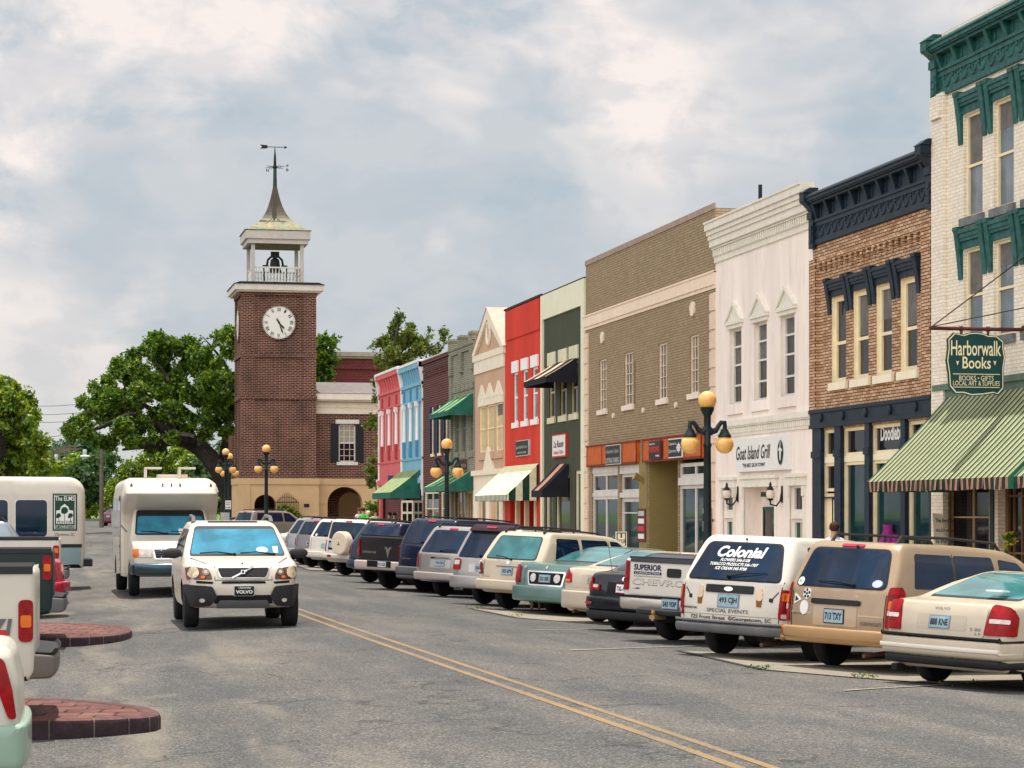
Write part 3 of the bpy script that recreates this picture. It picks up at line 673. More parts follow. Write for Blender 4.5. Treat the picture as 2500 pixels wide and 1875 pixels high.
gt = MB(); Q = lambda pts: gt.add([(XF-.130, cy_+a*.22, cz_+b*shh*.36) for a, b in pts], [tuple(range(len(pts)))])
Q([(-.1, .45), (.25, .5), (.35, .1), (.2, -.55), (.0, -.7), (-.15, -.5), (-.25, .0)]); Q([(.2, .45), (.75, .25), (.8, .1), (.3, .25)]); Q([(-.15, .4), (-.65, .2), (-.6, .05), (-.2, .2)])
Q([(.05, .5), (.15, .5), (.5, 1.2), (.35, 1.15)]); Q([(-.1, .5), (0, .5), (-.35, 1.15), (-.5, 1.2)]); gt.build('goat_head', WHS, sb, fix=False)
# ---------------- broad olive tan building
OLB = brick('olive_painted_brick', '#ab9576', '#9f8969', '#6f5c44', .075, .24, .008, .75, .06, .6)
OLS = plain('olive_plaster', '#8d7c4c', .85, var=.08, scale=1.5, bump=.2)
PCH = plain('peach_trim', '#ecd6bd', .75, var=.05, dirt=.12)
rt, y0, y1 = bldg('olive_brick_building', 'broad olive brown painted brick building with peach belt and quoins', 1430, 1747, 9)
ztp = (fz(1429, 649)+fz(1747, 507))/2; zb1, zb0 = fz(1424, 776), fz(1430, 800)
wd = [(1463, 1481, 880, 1001), (1524, 1546, 864.5, 993.7), (1607.6, 1629, 840, 976), (1684.6, 1706, 819, 961)]
sp = [(fy(b), fy(a)) for a, b, *_ in wd]; zb = sum(fz(a, d) for a, b, c, d in wd)/4; zt = sum(fz(a, c) for a, b, c, d in wd)/4
oz0, oz1 = fz(1445, 1139), fz(1445, 1092)
so_ = [(fy(1508), fy(1445), .3, oz0-.05, .14), (fy(1561), fy(1511), .05, oz0-.05, .2), (fy(1655), fy(1583), -.1, oz0+.1, 3.2), (fy(1731), fy(1657), .3, oz0-.02, .14)]
wall(rt, XF, y0, y1, -.4, ztp, [(a, b, zb, zt) for a, b in sp]+so_, OLB, .11, back=18, revmat=None)
for k, (a, b) in enumerate(sp): win(rt, a, b, zb, zt, rec=.09, fm=PCH, gm=GLD, fw=.045, rows=(.2, .4, .6, .8), cols=(.34, .67), bar=.016, sill=(plain('pinkish_sill', '#efdccb', .7), .10, .15, .12))
MB().box(XF-.02, XF+.3, sp[1][0]-.25, sp[1][0]-.2, zb, zt-.3).build('open_shutter', BRW, rt)
band(rt, 'belt_course', y0-.05, y1+.05, [(zb0, zb1, .12), (zb0-.10, zb0, .06), (zb1-.03, zb1+.02, .16)], PCH)
band(rt, 'coping', y0, y1, [(ztp-.02, ztp+.14, .06)], plain('mauve_coping', '#a58e80', .7))
for a, b in ((y1-.42, y1-.0), (y0, y0+.42)):
  mb = MB(); zz0 = .2
  while zz0 < zb0-.35: mb.box(XF-.07, XF, a, b, zz0+.03, zz0+.46); zz0 += .5
  mb.box(XF-.02, XF, a+.01, b-.01, .2, zz0).build('quoins', plain('pink_quoin', '#e0c6ae', .75, var=.06), rt)
def oval(px, py, w, h, root, mat=None):
    cy, cz = fy(px), fz(px, py); mb = MB()
    mb.add([(XF-.05, cy+w*(1+.12*math.sin(5*t))*math.cos(t), cz+h*math.sin(t)) for t in np.linspace(0, 2*math.pi, 19)[:-1]]+[(XF, cy+w*math.cos(t), cz+h*math.sin(t)) for t in np.linspace(0, 2*math.pi, 19)[:-1]], [tuple(range(18))]+[(i, (i+1) % 18, 18+(i+1) % 18, 18+i) for i in range(18)])
    mb.build('medallion', mat or PCH, root)
oval(1472, 824, .2, .18, rt); oval(1692.7, 754, .22, .2, rt)
for px, py in ((1499, 1015), (1572, 1002), (1652, 989)): oval(px, py, .09, .08, rt)
ORG = plain('orange_wood', '#c25c1e', .55, var=.14, scale=4, dirt=.15)
ORF = plain('dark_red_wood', '#7a2c17', .6)
sg = []
for a, b in ((1440, 1563), (1577, 1722)):
    ya_, yb_ = fy(b), fy(a); f_ = band(rt, 'fascia', ya_, yb_, [(oz0, oz1, .22)], ORG)
    mb = MB().box(XF-.28, XF, ya_-.04, yb_+.04, oz1, oz1+.05).box(XF-.25, XF-.2, ya_, yb_, oz0-.02, oz0+.04)
    for t in (0, .33, .67, .985): mb.box(XF-.25, XF-.2, ya_+(yb_-ya_)*t, ya_+(yb_-ya_)*t+.05, oz0, oz1)
    mb.build('fascia_frame', ORF, f_)
PNT = plain('chalky_white_wood', '#cfcac2', .65, var=.08, dirt=.2)
a, b, c, d, _ = so_[0]; zm = fz(1447, 1213); win(rt, a, b, zm+.12, d-.18, rec=.10, fm=PNT, gm=GLD, fw=.09, rows=(), cols=(.5,), bar=.12, name='transom_window'); win(rt, a, b, c, zm, rec=.10, fm=PNT, gm=GLT, fw=.09, rows=(), cols=(.5,), bar=.12, name='shop_window')
MB().box(XF+.02, XF+.12, a, b, zm, zm+.12).box(XF+.02, XF+.12, a, b, d-.18, d).build('window_rail', PNT, rt)
a, b, c, d, _ = so_[1]; win(rt, a, b, zm+.1, d-.25, rec=.16, fm=PNT, gm=GLD, fw=.1, rows=(), name='transom_window'); dd = win(rt, a, b, c, zm-.05, rec=.16, fm=PNT, gm=GLT, fw=.13, rows=(.8,), name='door')
MB().box(XF+.02, XF+.17, a, b, zm-.05, zm+.1).box(XF+.02, XF+.17, a, b, d-.25, d).build('window_rail', PNT, rt)
a, b, c, d, _ = so_[3]; win(rt, a, b, zm+.45, d-.1, rec=.10, fm=PNT, gm=GLD, fw=.1, rows=(), cols=(.5,), bar=.12, name='transom_window'); win(rt, a, b, c, zm+.25, rec=.10, fm=PNT, gm=GLT, fw=.1, rows=(), cols=(.5,), bar=.12, name='shop_window')
MB().box(XF-.02, XF+.2, a, b, zm+.25, zm+.45).build('window_rail', PNT, rt)
a, b, c, d, _ = so_[2]; MB().box(XF+.03, XF+3.2, b-.02, b+.0-.01, -.1, d).box(XF+3.1, XF+3.2, a, b, -.1, d).build('passage_wall', OLS, rt)
MB().box(XF-.03, XF+.02, fy(1581), fy(1562.5), -.2, oz0).build('pier', OLS, rt)
def board(name, label, px0, px1, pyt, pyb, th, fm, cat='sign', bm=None, x=XF, edge=.03):
    y1_, y0_ = fy(px0, x), fy(px1, x); z0_, z1_ = fz(px0, pyb, x), fz(px0, pyt, x)
    r = place(name, label, cat, (x, (y0_+y1_)/2, z0_)); MB().box(x-th, x, y0_, y1_, z0_, z1_).build('board', fm, r)
    if bm: MB().box(x-th-.008, x-th-.001, y0_+edge, y1_-edge, z0_+edge, z1_-edge).build('panel', bm, r)
    return r, y1_, z0_, y1_-y0_, z1_-z0_
REDP = plain('sign_red', (.55, .03, .02), .5, var=.04); GRY = plain('sign_grey', '#b9bbb8', .5)
x_ = XF-.135
r, yl, zb_, w, h = board('shop_sign', 'black sign with grey script on the left orange fascia of the olive building', 1481, 1517, 1088, 1136, .04, GRY, bm=BLK, x=x_)
signtext(r, [('Southern Style', w*.08, h*.52, w*.84, h*.26, dict(shear=.3)), ('DAY SPA & TANNING', w*.05, h*.08, w*.9, h*.28, dict(bold=.02))], yl, zb_, x_-.05, GRY)
r, yl, zb_, w, h = board('shop_sign', 'dark square sign with slanting red lettering on the right orange fascia', 1587, 1617, 1078, 1122, .04, plain('maroon', (.12, .02, .03), .6), bm=BLK, x=x_)
signtext(r, [('VISIONS', w*.10, h*.36, w*.8, h*.34, dict(bold=.05, shear=.2, mat=REDP)), ('WHAT TO', w*.08, h*.78, w*.45, h*.1, dict(bold=.03)), ('WEAR', w*.58, h*.12, w*.32, h*.1, dict(bold=.03))], yl, zb_, x_-.05, WHS)
r, yl, zb_, w, h = board('shop_sign', 'black sign with white border and ship wheel on the right orange fascia', 1635, 1668, 1072, 1119, .04, WHS, bm=BLK, x=x_)
signtext(r, [("Captain's", w*.06, h*.62, w*.55, h*.2, dict()), ('Quarters', w*.06, h*.25, w*.55, h*.2, dict())], yl, zb_, x_-.05, WHS)
mb = MB(); cy, cz = yl-w*.8, zb_+h*.5
for k in range(8):
    t = k*math.pi/4; mb.tube([(x_-.055, cy, cz), (x_-.055, cy+w*.17*math.cos(t), cz+h*.26*math.sin(t))], .012, 4)
mb.tube([(x_-.055, cy+w*.11*math.cos(t), cz+h*.17*math.sin(t)) for t in np.linspace(0, 2*math.pi, 17)], .014, 4).build('ship_wheel', WHS, r)
r, yl, zb_, w, h = board('menu_board', 'tall narrow dark directory board on the pier beside the door', 1561, 1580, 1242, 1322, .06, plain('maroon', (.12, .02, .03), .6))
for k, m in enumerate((GRY, WHS, REDP, WHS)): MB().box(XF-.075, XF-.06, yl-w*.85, yl-w*.15, zb_+h*(.78-.23*k), zb_+h*(.93-.23*k)).build('panel', m, r)

# ---------------- dark green
DKG = plain('dark_green_stucco', '#46493a', .8, var=.09, scale=1.2, bump=.15, streak=True); CRM2 = plain('pale_cream_stucco', '#e2e0c4', .8, var=.04, scale=1.5, dirt=.12)
rt, y0, y1 = bldg('dark_green_building', 'narrow dark green stucco shop building framed in pale cream', 1323.8, 1430, 8)
ztp = (fz(1324, 724)+fz(1428, 680))/2
wd = [(1341, 1355.5, 929, 1021), (1367.5, 1383.6, 922, 1018), (1393.6, 1410.5, 915, 1010)]
sp = [(fy(b), fy(a)) for a, b, *_ in wd]; zb = sum(fz(a, d) for a, b, c, d in wd)/3; zt = zb+1.75
gso = [(fy(1349), fy(1333), .3, 3.2), (fy(1391), fy(1357), .1, 3.2), (fy(1419), fy(1404), .3, 3.3)]
wall(rt, XF, y0, y1, -.4, ztp, [(a, b, zb, zt) for a, b in sp]+gso, DKG, .11)
LC = plain('cream_stone', '#d9d2b3', .75, var=.06)
for a, b in sp:
    win(rt, a, b, zb, zt, rec=.09, fm=plain('olive_cream_frame', '#c4b489', .6), gm=GLD, fw=.06, rows=(.5,), bar=.06, sill=(LC, .1, .2, .1))
    MB().box(XF-.08, XF, a-.14, b+.14, zt+.05, zt+.5).build('lintel', LC, rt)
for a, b, c, d in gso: win(rt, a, b, c, d, rec=.1, fm=LC, gm=GLD, fw=.12, rows=(), name='shop_window')
mb = MB(); mb.box(XF-.07, XF, y0, y0+.42, -.3, ztp).box(XF-.07, XF, y1-.3, y1, -.3, ztp).box(XF-.07, XF, y0+.42, y1-.3, ztp-.85, ztp); mb.build('cream_frame', CRM2, rt)
band(rt, 'coping', y0, y1, [(ztp, ztp+.05, .12)], plain('dark_tiles', (.05, .03, .03), .8, bump=1, bscale=6))
STR = stripes('dark_peach_stripe_canvas', [(0, '#1d1a24'), (.62, '#e6c9a4'), (.72, '#1d1a24'), (.80, '#e6c9a4')], 1.75); BKC = plain('black_canvas', (.012, .012, .018), .85)
awning(rt, sp[0][0]-.35-0, sp[2][1]+.0+.4 if False else sp[0][1]+.35, zt+.05, zt-.75, 1.2, .22, STR, STR, BKC, label='dark awning with peach stripes over the upper windows') if False else awning(rt, 73.4, 76.8, zt+.1, zt-.55, 1.05, .2, STR, BKC, BKC, label='dark awning with peach stripes over the upper windows')
STR2 = stripes('dark_wide_stripe_canvas', [(0, '#1a1722'), (.35, '#e0a887'), (.6, '#1a1722')], 2.4)
awning(rt, 74.6, 76.3, 3.55, 2.65, .9, .22, STR2, BKC, BKC, label='dark shop awning with broad peach stripe over the door')
r, yl, zb_, w, h = board('shop_sign', 'square white sign with red border on the dark green wall', 1353.7, 1386.5, 1062, 1118, .08, REDP, bm=WHS, edge=.05)
signtext(r, [('La Room', w*.14, h*.42, w*.72, h*.3, dict(shear=.3, bold=.01)), ('Island Gifts', w*.14, h*.14, w*.72, h*.16, dict(mat=REDP))], yl, zb_, XF-.09, BLK)

# ---------------- red
RED = plain('red_stucco', '#cf3826', .75, var=.12, scale=.9, bump=.15, streak=True, dirt=.28)
rt, y0, y1 = bldg('red_building', 'narrow bright red stucco shop building with white lintels', 1233, 1323.8, 8)
ztp = (fz(1233, 757)+fz(1323, 726))/2
wd = [(1254, 1264.5, 913, 1032), (1276.5, 1288.5, 904, 1029), (1300, 1313, 896, 1025)]
sp = [(fy(b), fy(a)) for a, b, *_ in wd]; zb = sum(fz(a, d) for a, b, c, d in wd)/3; zt = sum(fz(a, c) for a, b, c, d in wd)/3
ro = [(fy(1311), fy(1246), .05, 3.1, 1.6)]
wall(rt, XF, y0, y1, -.4, ztp, [(a, b, zb, zt) for a, b in sp]+ro, RED, .11)
WB = plain('bright_white_paint', '#eeeae6', .6, var=.03)
for a, b in sp:
    win(rt, a, b, zb, zt, rec=.09, fm=WB, gm=GLB, fw=.08, rows=(.5,), bar=.06, sill=(WB, .1, .2, .14))
    MB().box(XF-.10, XF, a-.14, b+.14, zt+.0, zt+.42).build('lintel', WB, rt)
band(rt, 'raised_panel', y0+.35, y1-.25, [(ztp-1.15, ztp-.05, .05)], RED); band(rt, 'coping', y0, y1, [(ztp, ztp+.07, .12)], plain('dark_tiles', (.05, .03, .03), .8))
a, b, c, d, r_ = ro[0]
mb = MB().box(XF+1.3, XF+1.6, a, b, 0, d); mb.build('entry_wall', plain('deep_red', (.22, .01, .01), .7), rt)
MB().box(XF+.05, XF+.2, a+.5, a+.75, 0, d).box(XF+.05, XF+.2, b-.85, b-.6, 0, d).box(XF+.05, XF+.2, (a+b)/2-.1, (a+b)/2+.1, 0, d).build('post', CREAM, rt)
S2 = stripes('cream_pale_stripe_canvas', [(0, '#e6e4b8'), (.60, '#cfd3a0'), (.75, '#e6e4b8')], .22); S3 = stripes('green_white_valance', [(0, '#123f30'), (.5, '#e3e6cf')], .24)
S4 = stripes('green_white_side_canvas', [(0, '#123a2e'), (.5, '#d9d8b8')], .50, 0)
awning(rt, 79.2, 85.2, 3.65, 2.55, 1.15, .22, S2, S3, S4, label='cream awning with green and white striped side over the red shop entrance')
r, yl, zb_, w, h = board('shop_sign', 'small black sign with grey lettering on the bright red wall', 1264, 1295, 1077, 1115, .08, GRY, bm=BLK)
signtext(r, [('goodchild & co', w*.08, h*.42, w*.84, h*.26, dict()), ('HOME AND GARDEN', w*.14, h*.16, w*.72, h*.12, dict(bold=.02))], yl, zb_, XF-.09, GRY)

# ---------------- gabled tan
GTN = plain('tan_stucco', '#c6a386', .8, var=.06, scale=1.2, bump=.1); GTR = plain('cream_gable_trim', '#e9ddc6', .7, var=.05, dirt=.2)
rt, y0, y1 = bldg('gabled_building', 'tan shop building with a peach gable roof and oval window', 1160, 1233, 8)
zev = fz(1162, 870); zap = fz(1191, 762)
wd = [(1171, 1185.6), (1188.5, 1206.5), (1210.5, 1228)]
sp = [(fy(b), fy(a)) for a, b in wd]; zb = fz(1171, 1106); zt = fz(1171, 994)
go = [(y1-2.1, y1-1.0, .2, 2.9), (y0+.9, y0+2.0, .2, 2.9)]
wall(rt, XF, y0, y1, -.4, zev, [(a, b, zb, zt) for a, b in sp]+go, GTN, .10)
for a, b in sp:
    win(rt, a, b, zb, zt, rec=.08, fm=CREAM, gm=plain('cream_blind', '#cbb98c', .6), fw=.06, rows=(.5,), bar=.05, sill=(GTN, .12, .3, .06))
    m = (a+b)/2; MB().box(XF-.1, XF, a-.1, b+.1, zt, zt+.28).prism([(a-.12, zt+.28), (b+.12, zt+.28), (m, zt+.85)], 0, XF-.12, XF).build('pediment', GTR, rt)
for a, b, c, d in go: win(rt, a, b, c, d, rec=.09, fm=CREAM, gm=GLT, fw=.1, rows=(), name='shop_window')
m = (y0+y1)/2
gb = MB().prism([(y0, zev), (y1, zev), (m, zap)], 0, XF+.0, XF+.35); gb.build('gable', GTN, rt)
mb = MB().box(XF-.25, XF, y0-.1, y1+.1, zev-.25, zev+.0).box(XF-.15, XF, y0, y1, zev-.75, zev-.25)
for s, ye in ((-1, y0-.2), (1, y1+.2)): mb.prism([(ye, zev), (ye-s*.55, zev), (m, zap-.3), (m, zap+.1)], 0, XF-.3, XF+.05)
mb.build('gable_trim', GTR, rt)
rf = MB()
for ye in (y0-.25, y1+.25): rf.quad((XF-.14, ye, zev+.02), (XF+9, ye, zev+.02), (XF+9, m, zap+.16), (XF-.14, m, zap+.16))
rf.build('roof', plain('peach_tiles', '#d9a796', .8, var=.12, scale=3), rt)
cz = (zev*.55+zap*.45); MB().tube([(XF-.04, m+.33*math.cos(t), cz+.42*math.sin(t)) for t in np.linspace(0, 2*math.pi, 19)], .07, 6).build('oval_window', GTR, rt)
zl = fz(1162, 1156); band(rt, 'belt_course', y0, y1, [(zl-.75, zl-.1, .10), (zl-.1, zl+.1, .3)], GTR); MB().prism([(m-.1-.9, zl+.1), (m-.1+.9, zl+.1), (m-.1, zl+1.0)], 0, XF-.2, XF).build('pediment', GTR, rt)
[MB().box(XF-.08, XF, a_, b_, -.2, zl-.7).build('pilaster', GTR, rt) for a_, b_ in ((y1-.9, y1), (y0, y0+.8), (m-.3, m+.3))]

# ---------------- grey brick
GBR = brick('grey_painted_brick', '#a3a08c', '#969380', '#6d6a5c', .09, .26, .012, .8, .2, .8)
GRC = plain('dark_green_awning_canvas', (.02, .13, .095), .8, var=.2); YGC = plain('pale_green_awning_canvas', (.05, .20, .13), .8, var=.3)
AGS = stripes('green_with_cream_bands', [(0, '#1d6b4e'), (.5, '#e4e39c'), (.62, '#1d6b4e')], 1.5)
rt, y0, y1 = bldg('grey_brick_building', 'grey painted brick building with crenellated parapet and green awnings', 1100, 1160, 8)
ztp = (fz(1100, 852)+fz(1160, 834))/2
wd = [(1111, 1120), (1127, 1137), (1146, 1155)]; sp = [(fy(b), fy(a)) for a, b in wd]; zb = fz(1111, 1107); zt = zb+2.0
gg = [(y0+.5, y0+1.9, .3, 2.8), (y0+2.3, y1-.5, .1, 2.9)]
wall(rt, XF, y0, y1, -.4, ztp, [(a, b, zb, zt) for a, b in sp]+gg, GBR, .10)
GTRM = plain('grey_trim', '#8d8a78', .8, var=.1)
for a, b in sp: win(rt, a, b, zb, zt, rec=.08, fm=GTRM, gm=GLB, fw=.05, rows=(.5,), sill=(GTRM, .1, .25, .08))
for a, b, c, d in gg: win(rt, a, b, c, d, rec=.09, fm=TANW, gm=GLD, fw=.1, rows=(), cols=(.33, .66), name='shop_window')
mb = MB()
for q in (y0, y0+.9*0+2.45, y1-.75): mb.box(XF-.22, XF+.2, q, q+.75, ztp, ztp+.28).box(XF-.3, XF+.2, q-.05, q+.8, ztp+.28, ztp+.4).box(XF-.25, XF, q+.1, q+.65, ztp-1.15, ztp-.3)
mb.box(XF-.15, XF, y0, y1, ztp-.3, ztp-.1).box(XF-.25, XF, y0, y1, ztp-.1, ztp+.05)
for k in range(5): mb.box(XF-.12, XF, sp[2][0]-.2+k*.95, sp[2][0]+.55+k*.95, zt+.55, zt+.8)
mb.build('parapet', GBR, rt)
band(rt, 'pilaster', y1-.55, y1, [(-.3, ztp, .08)], GBR)
awning(rt, 91.6, 96.2, zt+.35, zt-.35, 1.0, .2, AGS, GRC, GRC, label='upper dark green awning with cream bands on the grey building')
awning(rt, 91.6, 97.3, 3.6, 3.0, 1.05, .22, AGS, YGC, GRC, label='lower green awning over the shop door of the grey building')
r, yl, zb_, w, h = board('shop_sign', 'small brown sign with curved ends on the grey brick wall', 1123, 1144, 1121, 1152, .06, GTRM, bm=plain('dark_brown', (.05, .015, .015), .6))
signtext(r, [('Sweeties', w*.1, h*.32, w*.8, h*.35, dict(shear=.2))], yl, zb_, XF-.07, plain('sign_pink', '#c09a92', .6))
# ---------------- brown brick
BBR = brick('dark_red_brick', '#5c2a2a', '#47201f', '#8a6660', .10, .26, .014, .85, .25, .8)
rt, y0, y1 = bldg('dark_brick_building', 'dark red brick building with navy shutters between the blue and grey buildings', 1033, 1100, 8)
ztp = (fz(1034, 884)+fz(1093, 864))/2; zb = fz(1045, 1110); zt = zb+2.1
sp = [(y0+.5+k*1.75, y0+1.25+k*1.75) for k in range(3)]
gg = [(y0+.5, y0+2.4, .2, 2.9), (y0+2.9, y1-.4, .2, 2.9)]
wall(rt, XF, y0, y1, -.4, ztp, [(a, b, zb, zt) for a, b in sp]+gg, BBR, .1)
NSH = plain('navy_shutter', (.015, .025, .06), .5)
for a, b in sp:
    w_ = win(rt, a, b, zb, zt, rec=.08, fm=CREAM, gm=GLD, fw=.08, rows=(.5,), sill=(CREAM, .08, .12, .05))
    for q in (a-.42, b+.04): MB().box(XF-.06, XF, q, q+.36, zb, zt).build('shutter', NSH, rt)
for a, b, c, d in gg: win(rt, a, b, c, d, rec=.09, fm=CREAM, gm=GLD, fw=.14, rows=(.7,), cols=(.5,), name='shop_window')
def dn2(mb):
    for k in range(22): mb.box(XF-.1, XF, y0+.15+k*(y1-y0-.3)/22, y0+.3+k*(y1-y0-.3)/22, ztp-.75, ztp-.45)
band(rt, 'cornice', y0, y1, [(ztp-.12, ztp+.05, .16), (ztp-.45, ztp-.38, .1)], BBR, extra=dn2); band(rt, 'coping', y0, y1, [(ztp+.05, ztp+.1, .2)], WTRIM)
# ---------------- blue and pink twins
def twin(name, label, pa, pb, col, trim, pt):
    rt, y0, y1 = bldg(name, label, pa, pb, 8)
    m = plain(name+'_paint', col, .75, var=.08, scale=2, streak=True, dirt=.18); tr = plain(name+'_trim', trim, .7, var=.08)
    zt_ = fz(pa, pt); zb, zt = fz(927, 1092), fz(927, 1012)
    L = y1-y0; sp = [(y0+.55+k*(L-.6)/3, y0+.55+k*(L-.6)/3+.62) for k in range(3)]
    gg = [(y0+.4, y1-.4, .1, 3.0)]
    wall(rt, XF, y0, y1, -.4, zt_-.1, [(a, b, zb-.3, zt) for a, b in sp]+gg, m, .14)
    for k, (a, b) in enumerate(sp):
        win(rt, a, b, zb-.3, zt, rec=.12, fm=WTRIM, gm=GLB, fw=.05)
        c = b+.33; MB().lathe([(.17, zb), (.15, zb+.1), (.13, zt-.2), (.16, zt-.1)], 10, (XF-.04, c, 0)).box(XF-.24, XF+.02, c-.2, c+.2, zt-.12, zt+.12).build('column', WB, rt, smooth=True)
        MB().box(XF-.18, XF, c-.2, c+.2, zb-.75, zb).build('pedestal', tr, rt); MB().box(XF-.12, XF, c-.12, c+.12, zt+.12, zt+.75).build('capital_block', tr, rt)
    def cr(mb):
        n = 9
        for k in range(n): bracket(mb, y0+.3+k*(L-.6)/n, y0+.5+k*(L-.6)/n, zt_-1.0, zt_-.35, .08, .36)
    band(rt, 'cornice', y0, y1, [(zt_-1.15, zt_-1.0, .16), (zt_-.35, zt_-.12, .42), (zt_-1.9, zt_-1.8, .12), (zb-.9, zb-.8, .1), (2.95+rise(y0), 3.2+rise(y0), .25)], m, extra=cr)
    mb = MB(); mb.box(XF-.5, XF+.3, y0, y1, zt_-.12, zt_)
    for ya_, yb_ in ((y1-.22, y1), (y0, y0+.12)): bracket(mb, ya_, yb_, zt_-1.3, zt_-.1, .12, .52); mb.box(XF-.1, XF+.0, ya_, yb_, 3.2, zt_-1.2); bracket(mb, ya_-.02, yb_+.05, 2.7, 3.6, .1, .3)
    mb.build('white_edging', WB, rt)
    MB().box(XF+.28, XF+.34, y0, y1, 0, 3.0).build('shop_wall', BBR, rt)
    return rt, y0, y1
rt, y0, y1 = twin('blue_building', 'pale blue narrow building with white columns between upper windows', 981, 1033, '#7db1c6', '#4f8fae', 897)
tb0, tb1 = y0, y1
rt2, y0b, y1b = twin('pink_building', 'coral pink narrow building with white columns, last before the side street', 925, 981, '#d2696a', '#b04347', 916)
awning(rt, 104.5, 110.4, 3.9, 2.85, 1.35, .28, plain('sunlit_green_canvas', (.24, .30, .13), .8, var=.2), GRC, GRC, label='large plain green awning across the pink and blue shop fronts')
for px0, px1, pa, pb, m, nm in ((947, 963, 1161, 1176, plain('sign_blue', (.03, .08, .25), .5), 'small blue projecting sign on the pink building'), (947, 962, 1177, 1189, plain('sign_green', (.06, .35, .04), .5), 'small bright green panel hanging under the blue sign')):
    r = place('hanging_sign', nm, 'sign', (XF-.6, 117, 3)); Y = 112.6
    MB().box(x_at(px0, Y), x_at(px1, Y), Y-.03, Y+.03, z_at(pb, 17, Y), z_at(pa, 17, Y)).build('board', m, r)
# dark roof structure and pipe behind the stucco building
r = place('roof_structure', 'black flat roofed rooftop box with a tall pipe behind the white cornice', 'rooftop box', (25, 62, 8))
X_ = 24.0; Yc = y_at(1822, X_)
MB().box(X_, X_+6, y_at(1858, X_), y_at(1786, X_), 6, z_at(500, X_, Yc)).build('box', plain('roof_black', (.02, .022, .025), .7), r)
MB().tube([(X_+.5, Yc, 9), (X_+.5, Yc, z_at(450, X_, Yc))], .07, 8).build('pipe', plain('roof_black', (.02, .022, .025), .7), r)
# ------------------------------------------------------------ clock tower and market hall
TBR = brick('tower_brick', '#592c23', '#371a17', '#b9917c', .105, .32, .018, .85, .7, .8)
BEI = plain('beige_stucco', '#cbab80', .85, var=.07, scale=.8, bump=.1, dirt=.12)
GW = plain('grey_white_wood', '#c4bbb4', .7, var=.08, scale=2, dirt=.2)
TX0, TX1, TY0, TY1 = 12.62, 17.02, 140.0, 144.4; TG = rise(140); TC = (14.82, 142.2)
tw = place('clock_tower', 'square brick clock tower with open belfry and flared copper spire', 'clock tower', (TC[0], TC[1], TG))
def tz(py, X=14.8, Y=140.0): return z_at(py, X, Y)
ztop = tz(708); zbase = tz(1168, 12.5, 139.8)
mb = MB().box(TX0, TX1, TY0, TY1, zbase, ztop)
for x0, x1 in ((TX0-.09, TX0+.75), (TX1-.75, TX1+.09)):
    mb.box(x0, x1, TY0-.09, TY0+.4, zbase, ztop)
    mb.box(x0, x1, TY1-.4, TY1+.09, zbase, ztop)
mb.box(14.55, 14.70, TY0-.05, TY0, zbase, tz(868)).box(TX0-.05, TX0, 142.1, 142.25, zbase, tz(868))
for a, b in ((zbase, zbase+.3), (tz(975), tz(966)), (tz(872), tz(862)), (ztop-.35, ztop)): mb.box(TX0-.14, TX1+.14, TY0-.14, TY1+.14, a, b)
mb.build('brick_shaft', TBR, tw)
# stucco base: front wall with an arched gateway
def arch_wall(x0, x1, y, z0, z1, ax0, ax1, zs, depth, mat, name, root, mi=0):
    """wall facing -Y with an arch opening between ax0 and ax1 springing at zs"""
    n = 14; cx = (ax0+ax1)/2; r = (ax1-ax0)/2; rr = r*.92
    arc = [(cx-r*math.cos(math.pi*k/n), zs+rr*math.sin(math.pi*k/n)) for k in range(n+1)]
    mb = MB()
    for yy in (y, y+depth):
        mb.add([(x0, yy, z0), (ax0, yy, z0), (ax0, yy, zs), (ax0, yy, z1), (x0, yy, z1)], [(0, 1, 2, 3, 4)])
        mb.add([(ax1, yy, z0), (x1, yy, z0), (x1, yy, z1), (ax1, yy, z1), (ax1, yy, zs)], [(0, 1, 2, 3, 4)])
        for k in range(n):
            a, b = arc[k], arc[k+1]; mb.quad((a[0], yy, a[1]), (b[0], yy, b[1]), (b[0], yy, z1), (a[0], yy, z1))
    full = [(ax0, z0)]+arc+[(ax1, z0)]
    for a, b in zip(full[:-1], full[1:]): mb.quad((a[0], y, a[1]), (b[0], y, b[1]), (b[0], y+depth, b[1]), (a[0], y+depth, a[1]))
    mb.quad((x0, y, z0), (x0, y+depth, z0), (x0, y+depth, z1), (x0, y, z1)); mb.quad((x1, y, z0), (x1, y+depth, z0), (x1, y+depth, z1), (x1, y, z1))
    mb.quad((x0, y, z1), (x1, y, z1), (x1, y+depth, z1), (x0, y+depth, z1))
    return mb.build(name, mat, root, fix=True)
bx0, by0 = 12.36, 139.72; zg = TG-.5
arch_wall(bx0, 17.25, by0, zg, zbase, x_at(621, by0), x_at(674, by0), tz(1232, 13.8), .8, BEI, 'base_wall', tw)
MB().box(bx0, bx0+.8, by0+.8, TY1+.3, zg, zbase).build('base_side_wall', BEI, tw); MB().box(16.6, 17.2, by0+.8, TY1+.3, zg, zbase).build('base_side_wall', BEI, tw)
MB().box(bx0+.8, 16.6, TY1-.6, TY1-.3, zg, zbase).build('inner_wall', TBR, tw)
MB().box(bx0-.07, 17.3, by0-.07, TY1+.35, zbase-.36, zbase+.02).box(bx0-.04, 13.05, by0-.05, by0, zg, zbase-.3).build('base_band', BEI, tw)
MB().box(bx0+.8, 16.6, by0+.8, TY1-.3, zbase-.3, zbase-.1).build('ceiling', BEI, tw)
MB().box(x_at(742, by0), x_at(755, by0), by0-.04, by0, tz(1238), tz(1230)).build('plaque', BLK, tw)
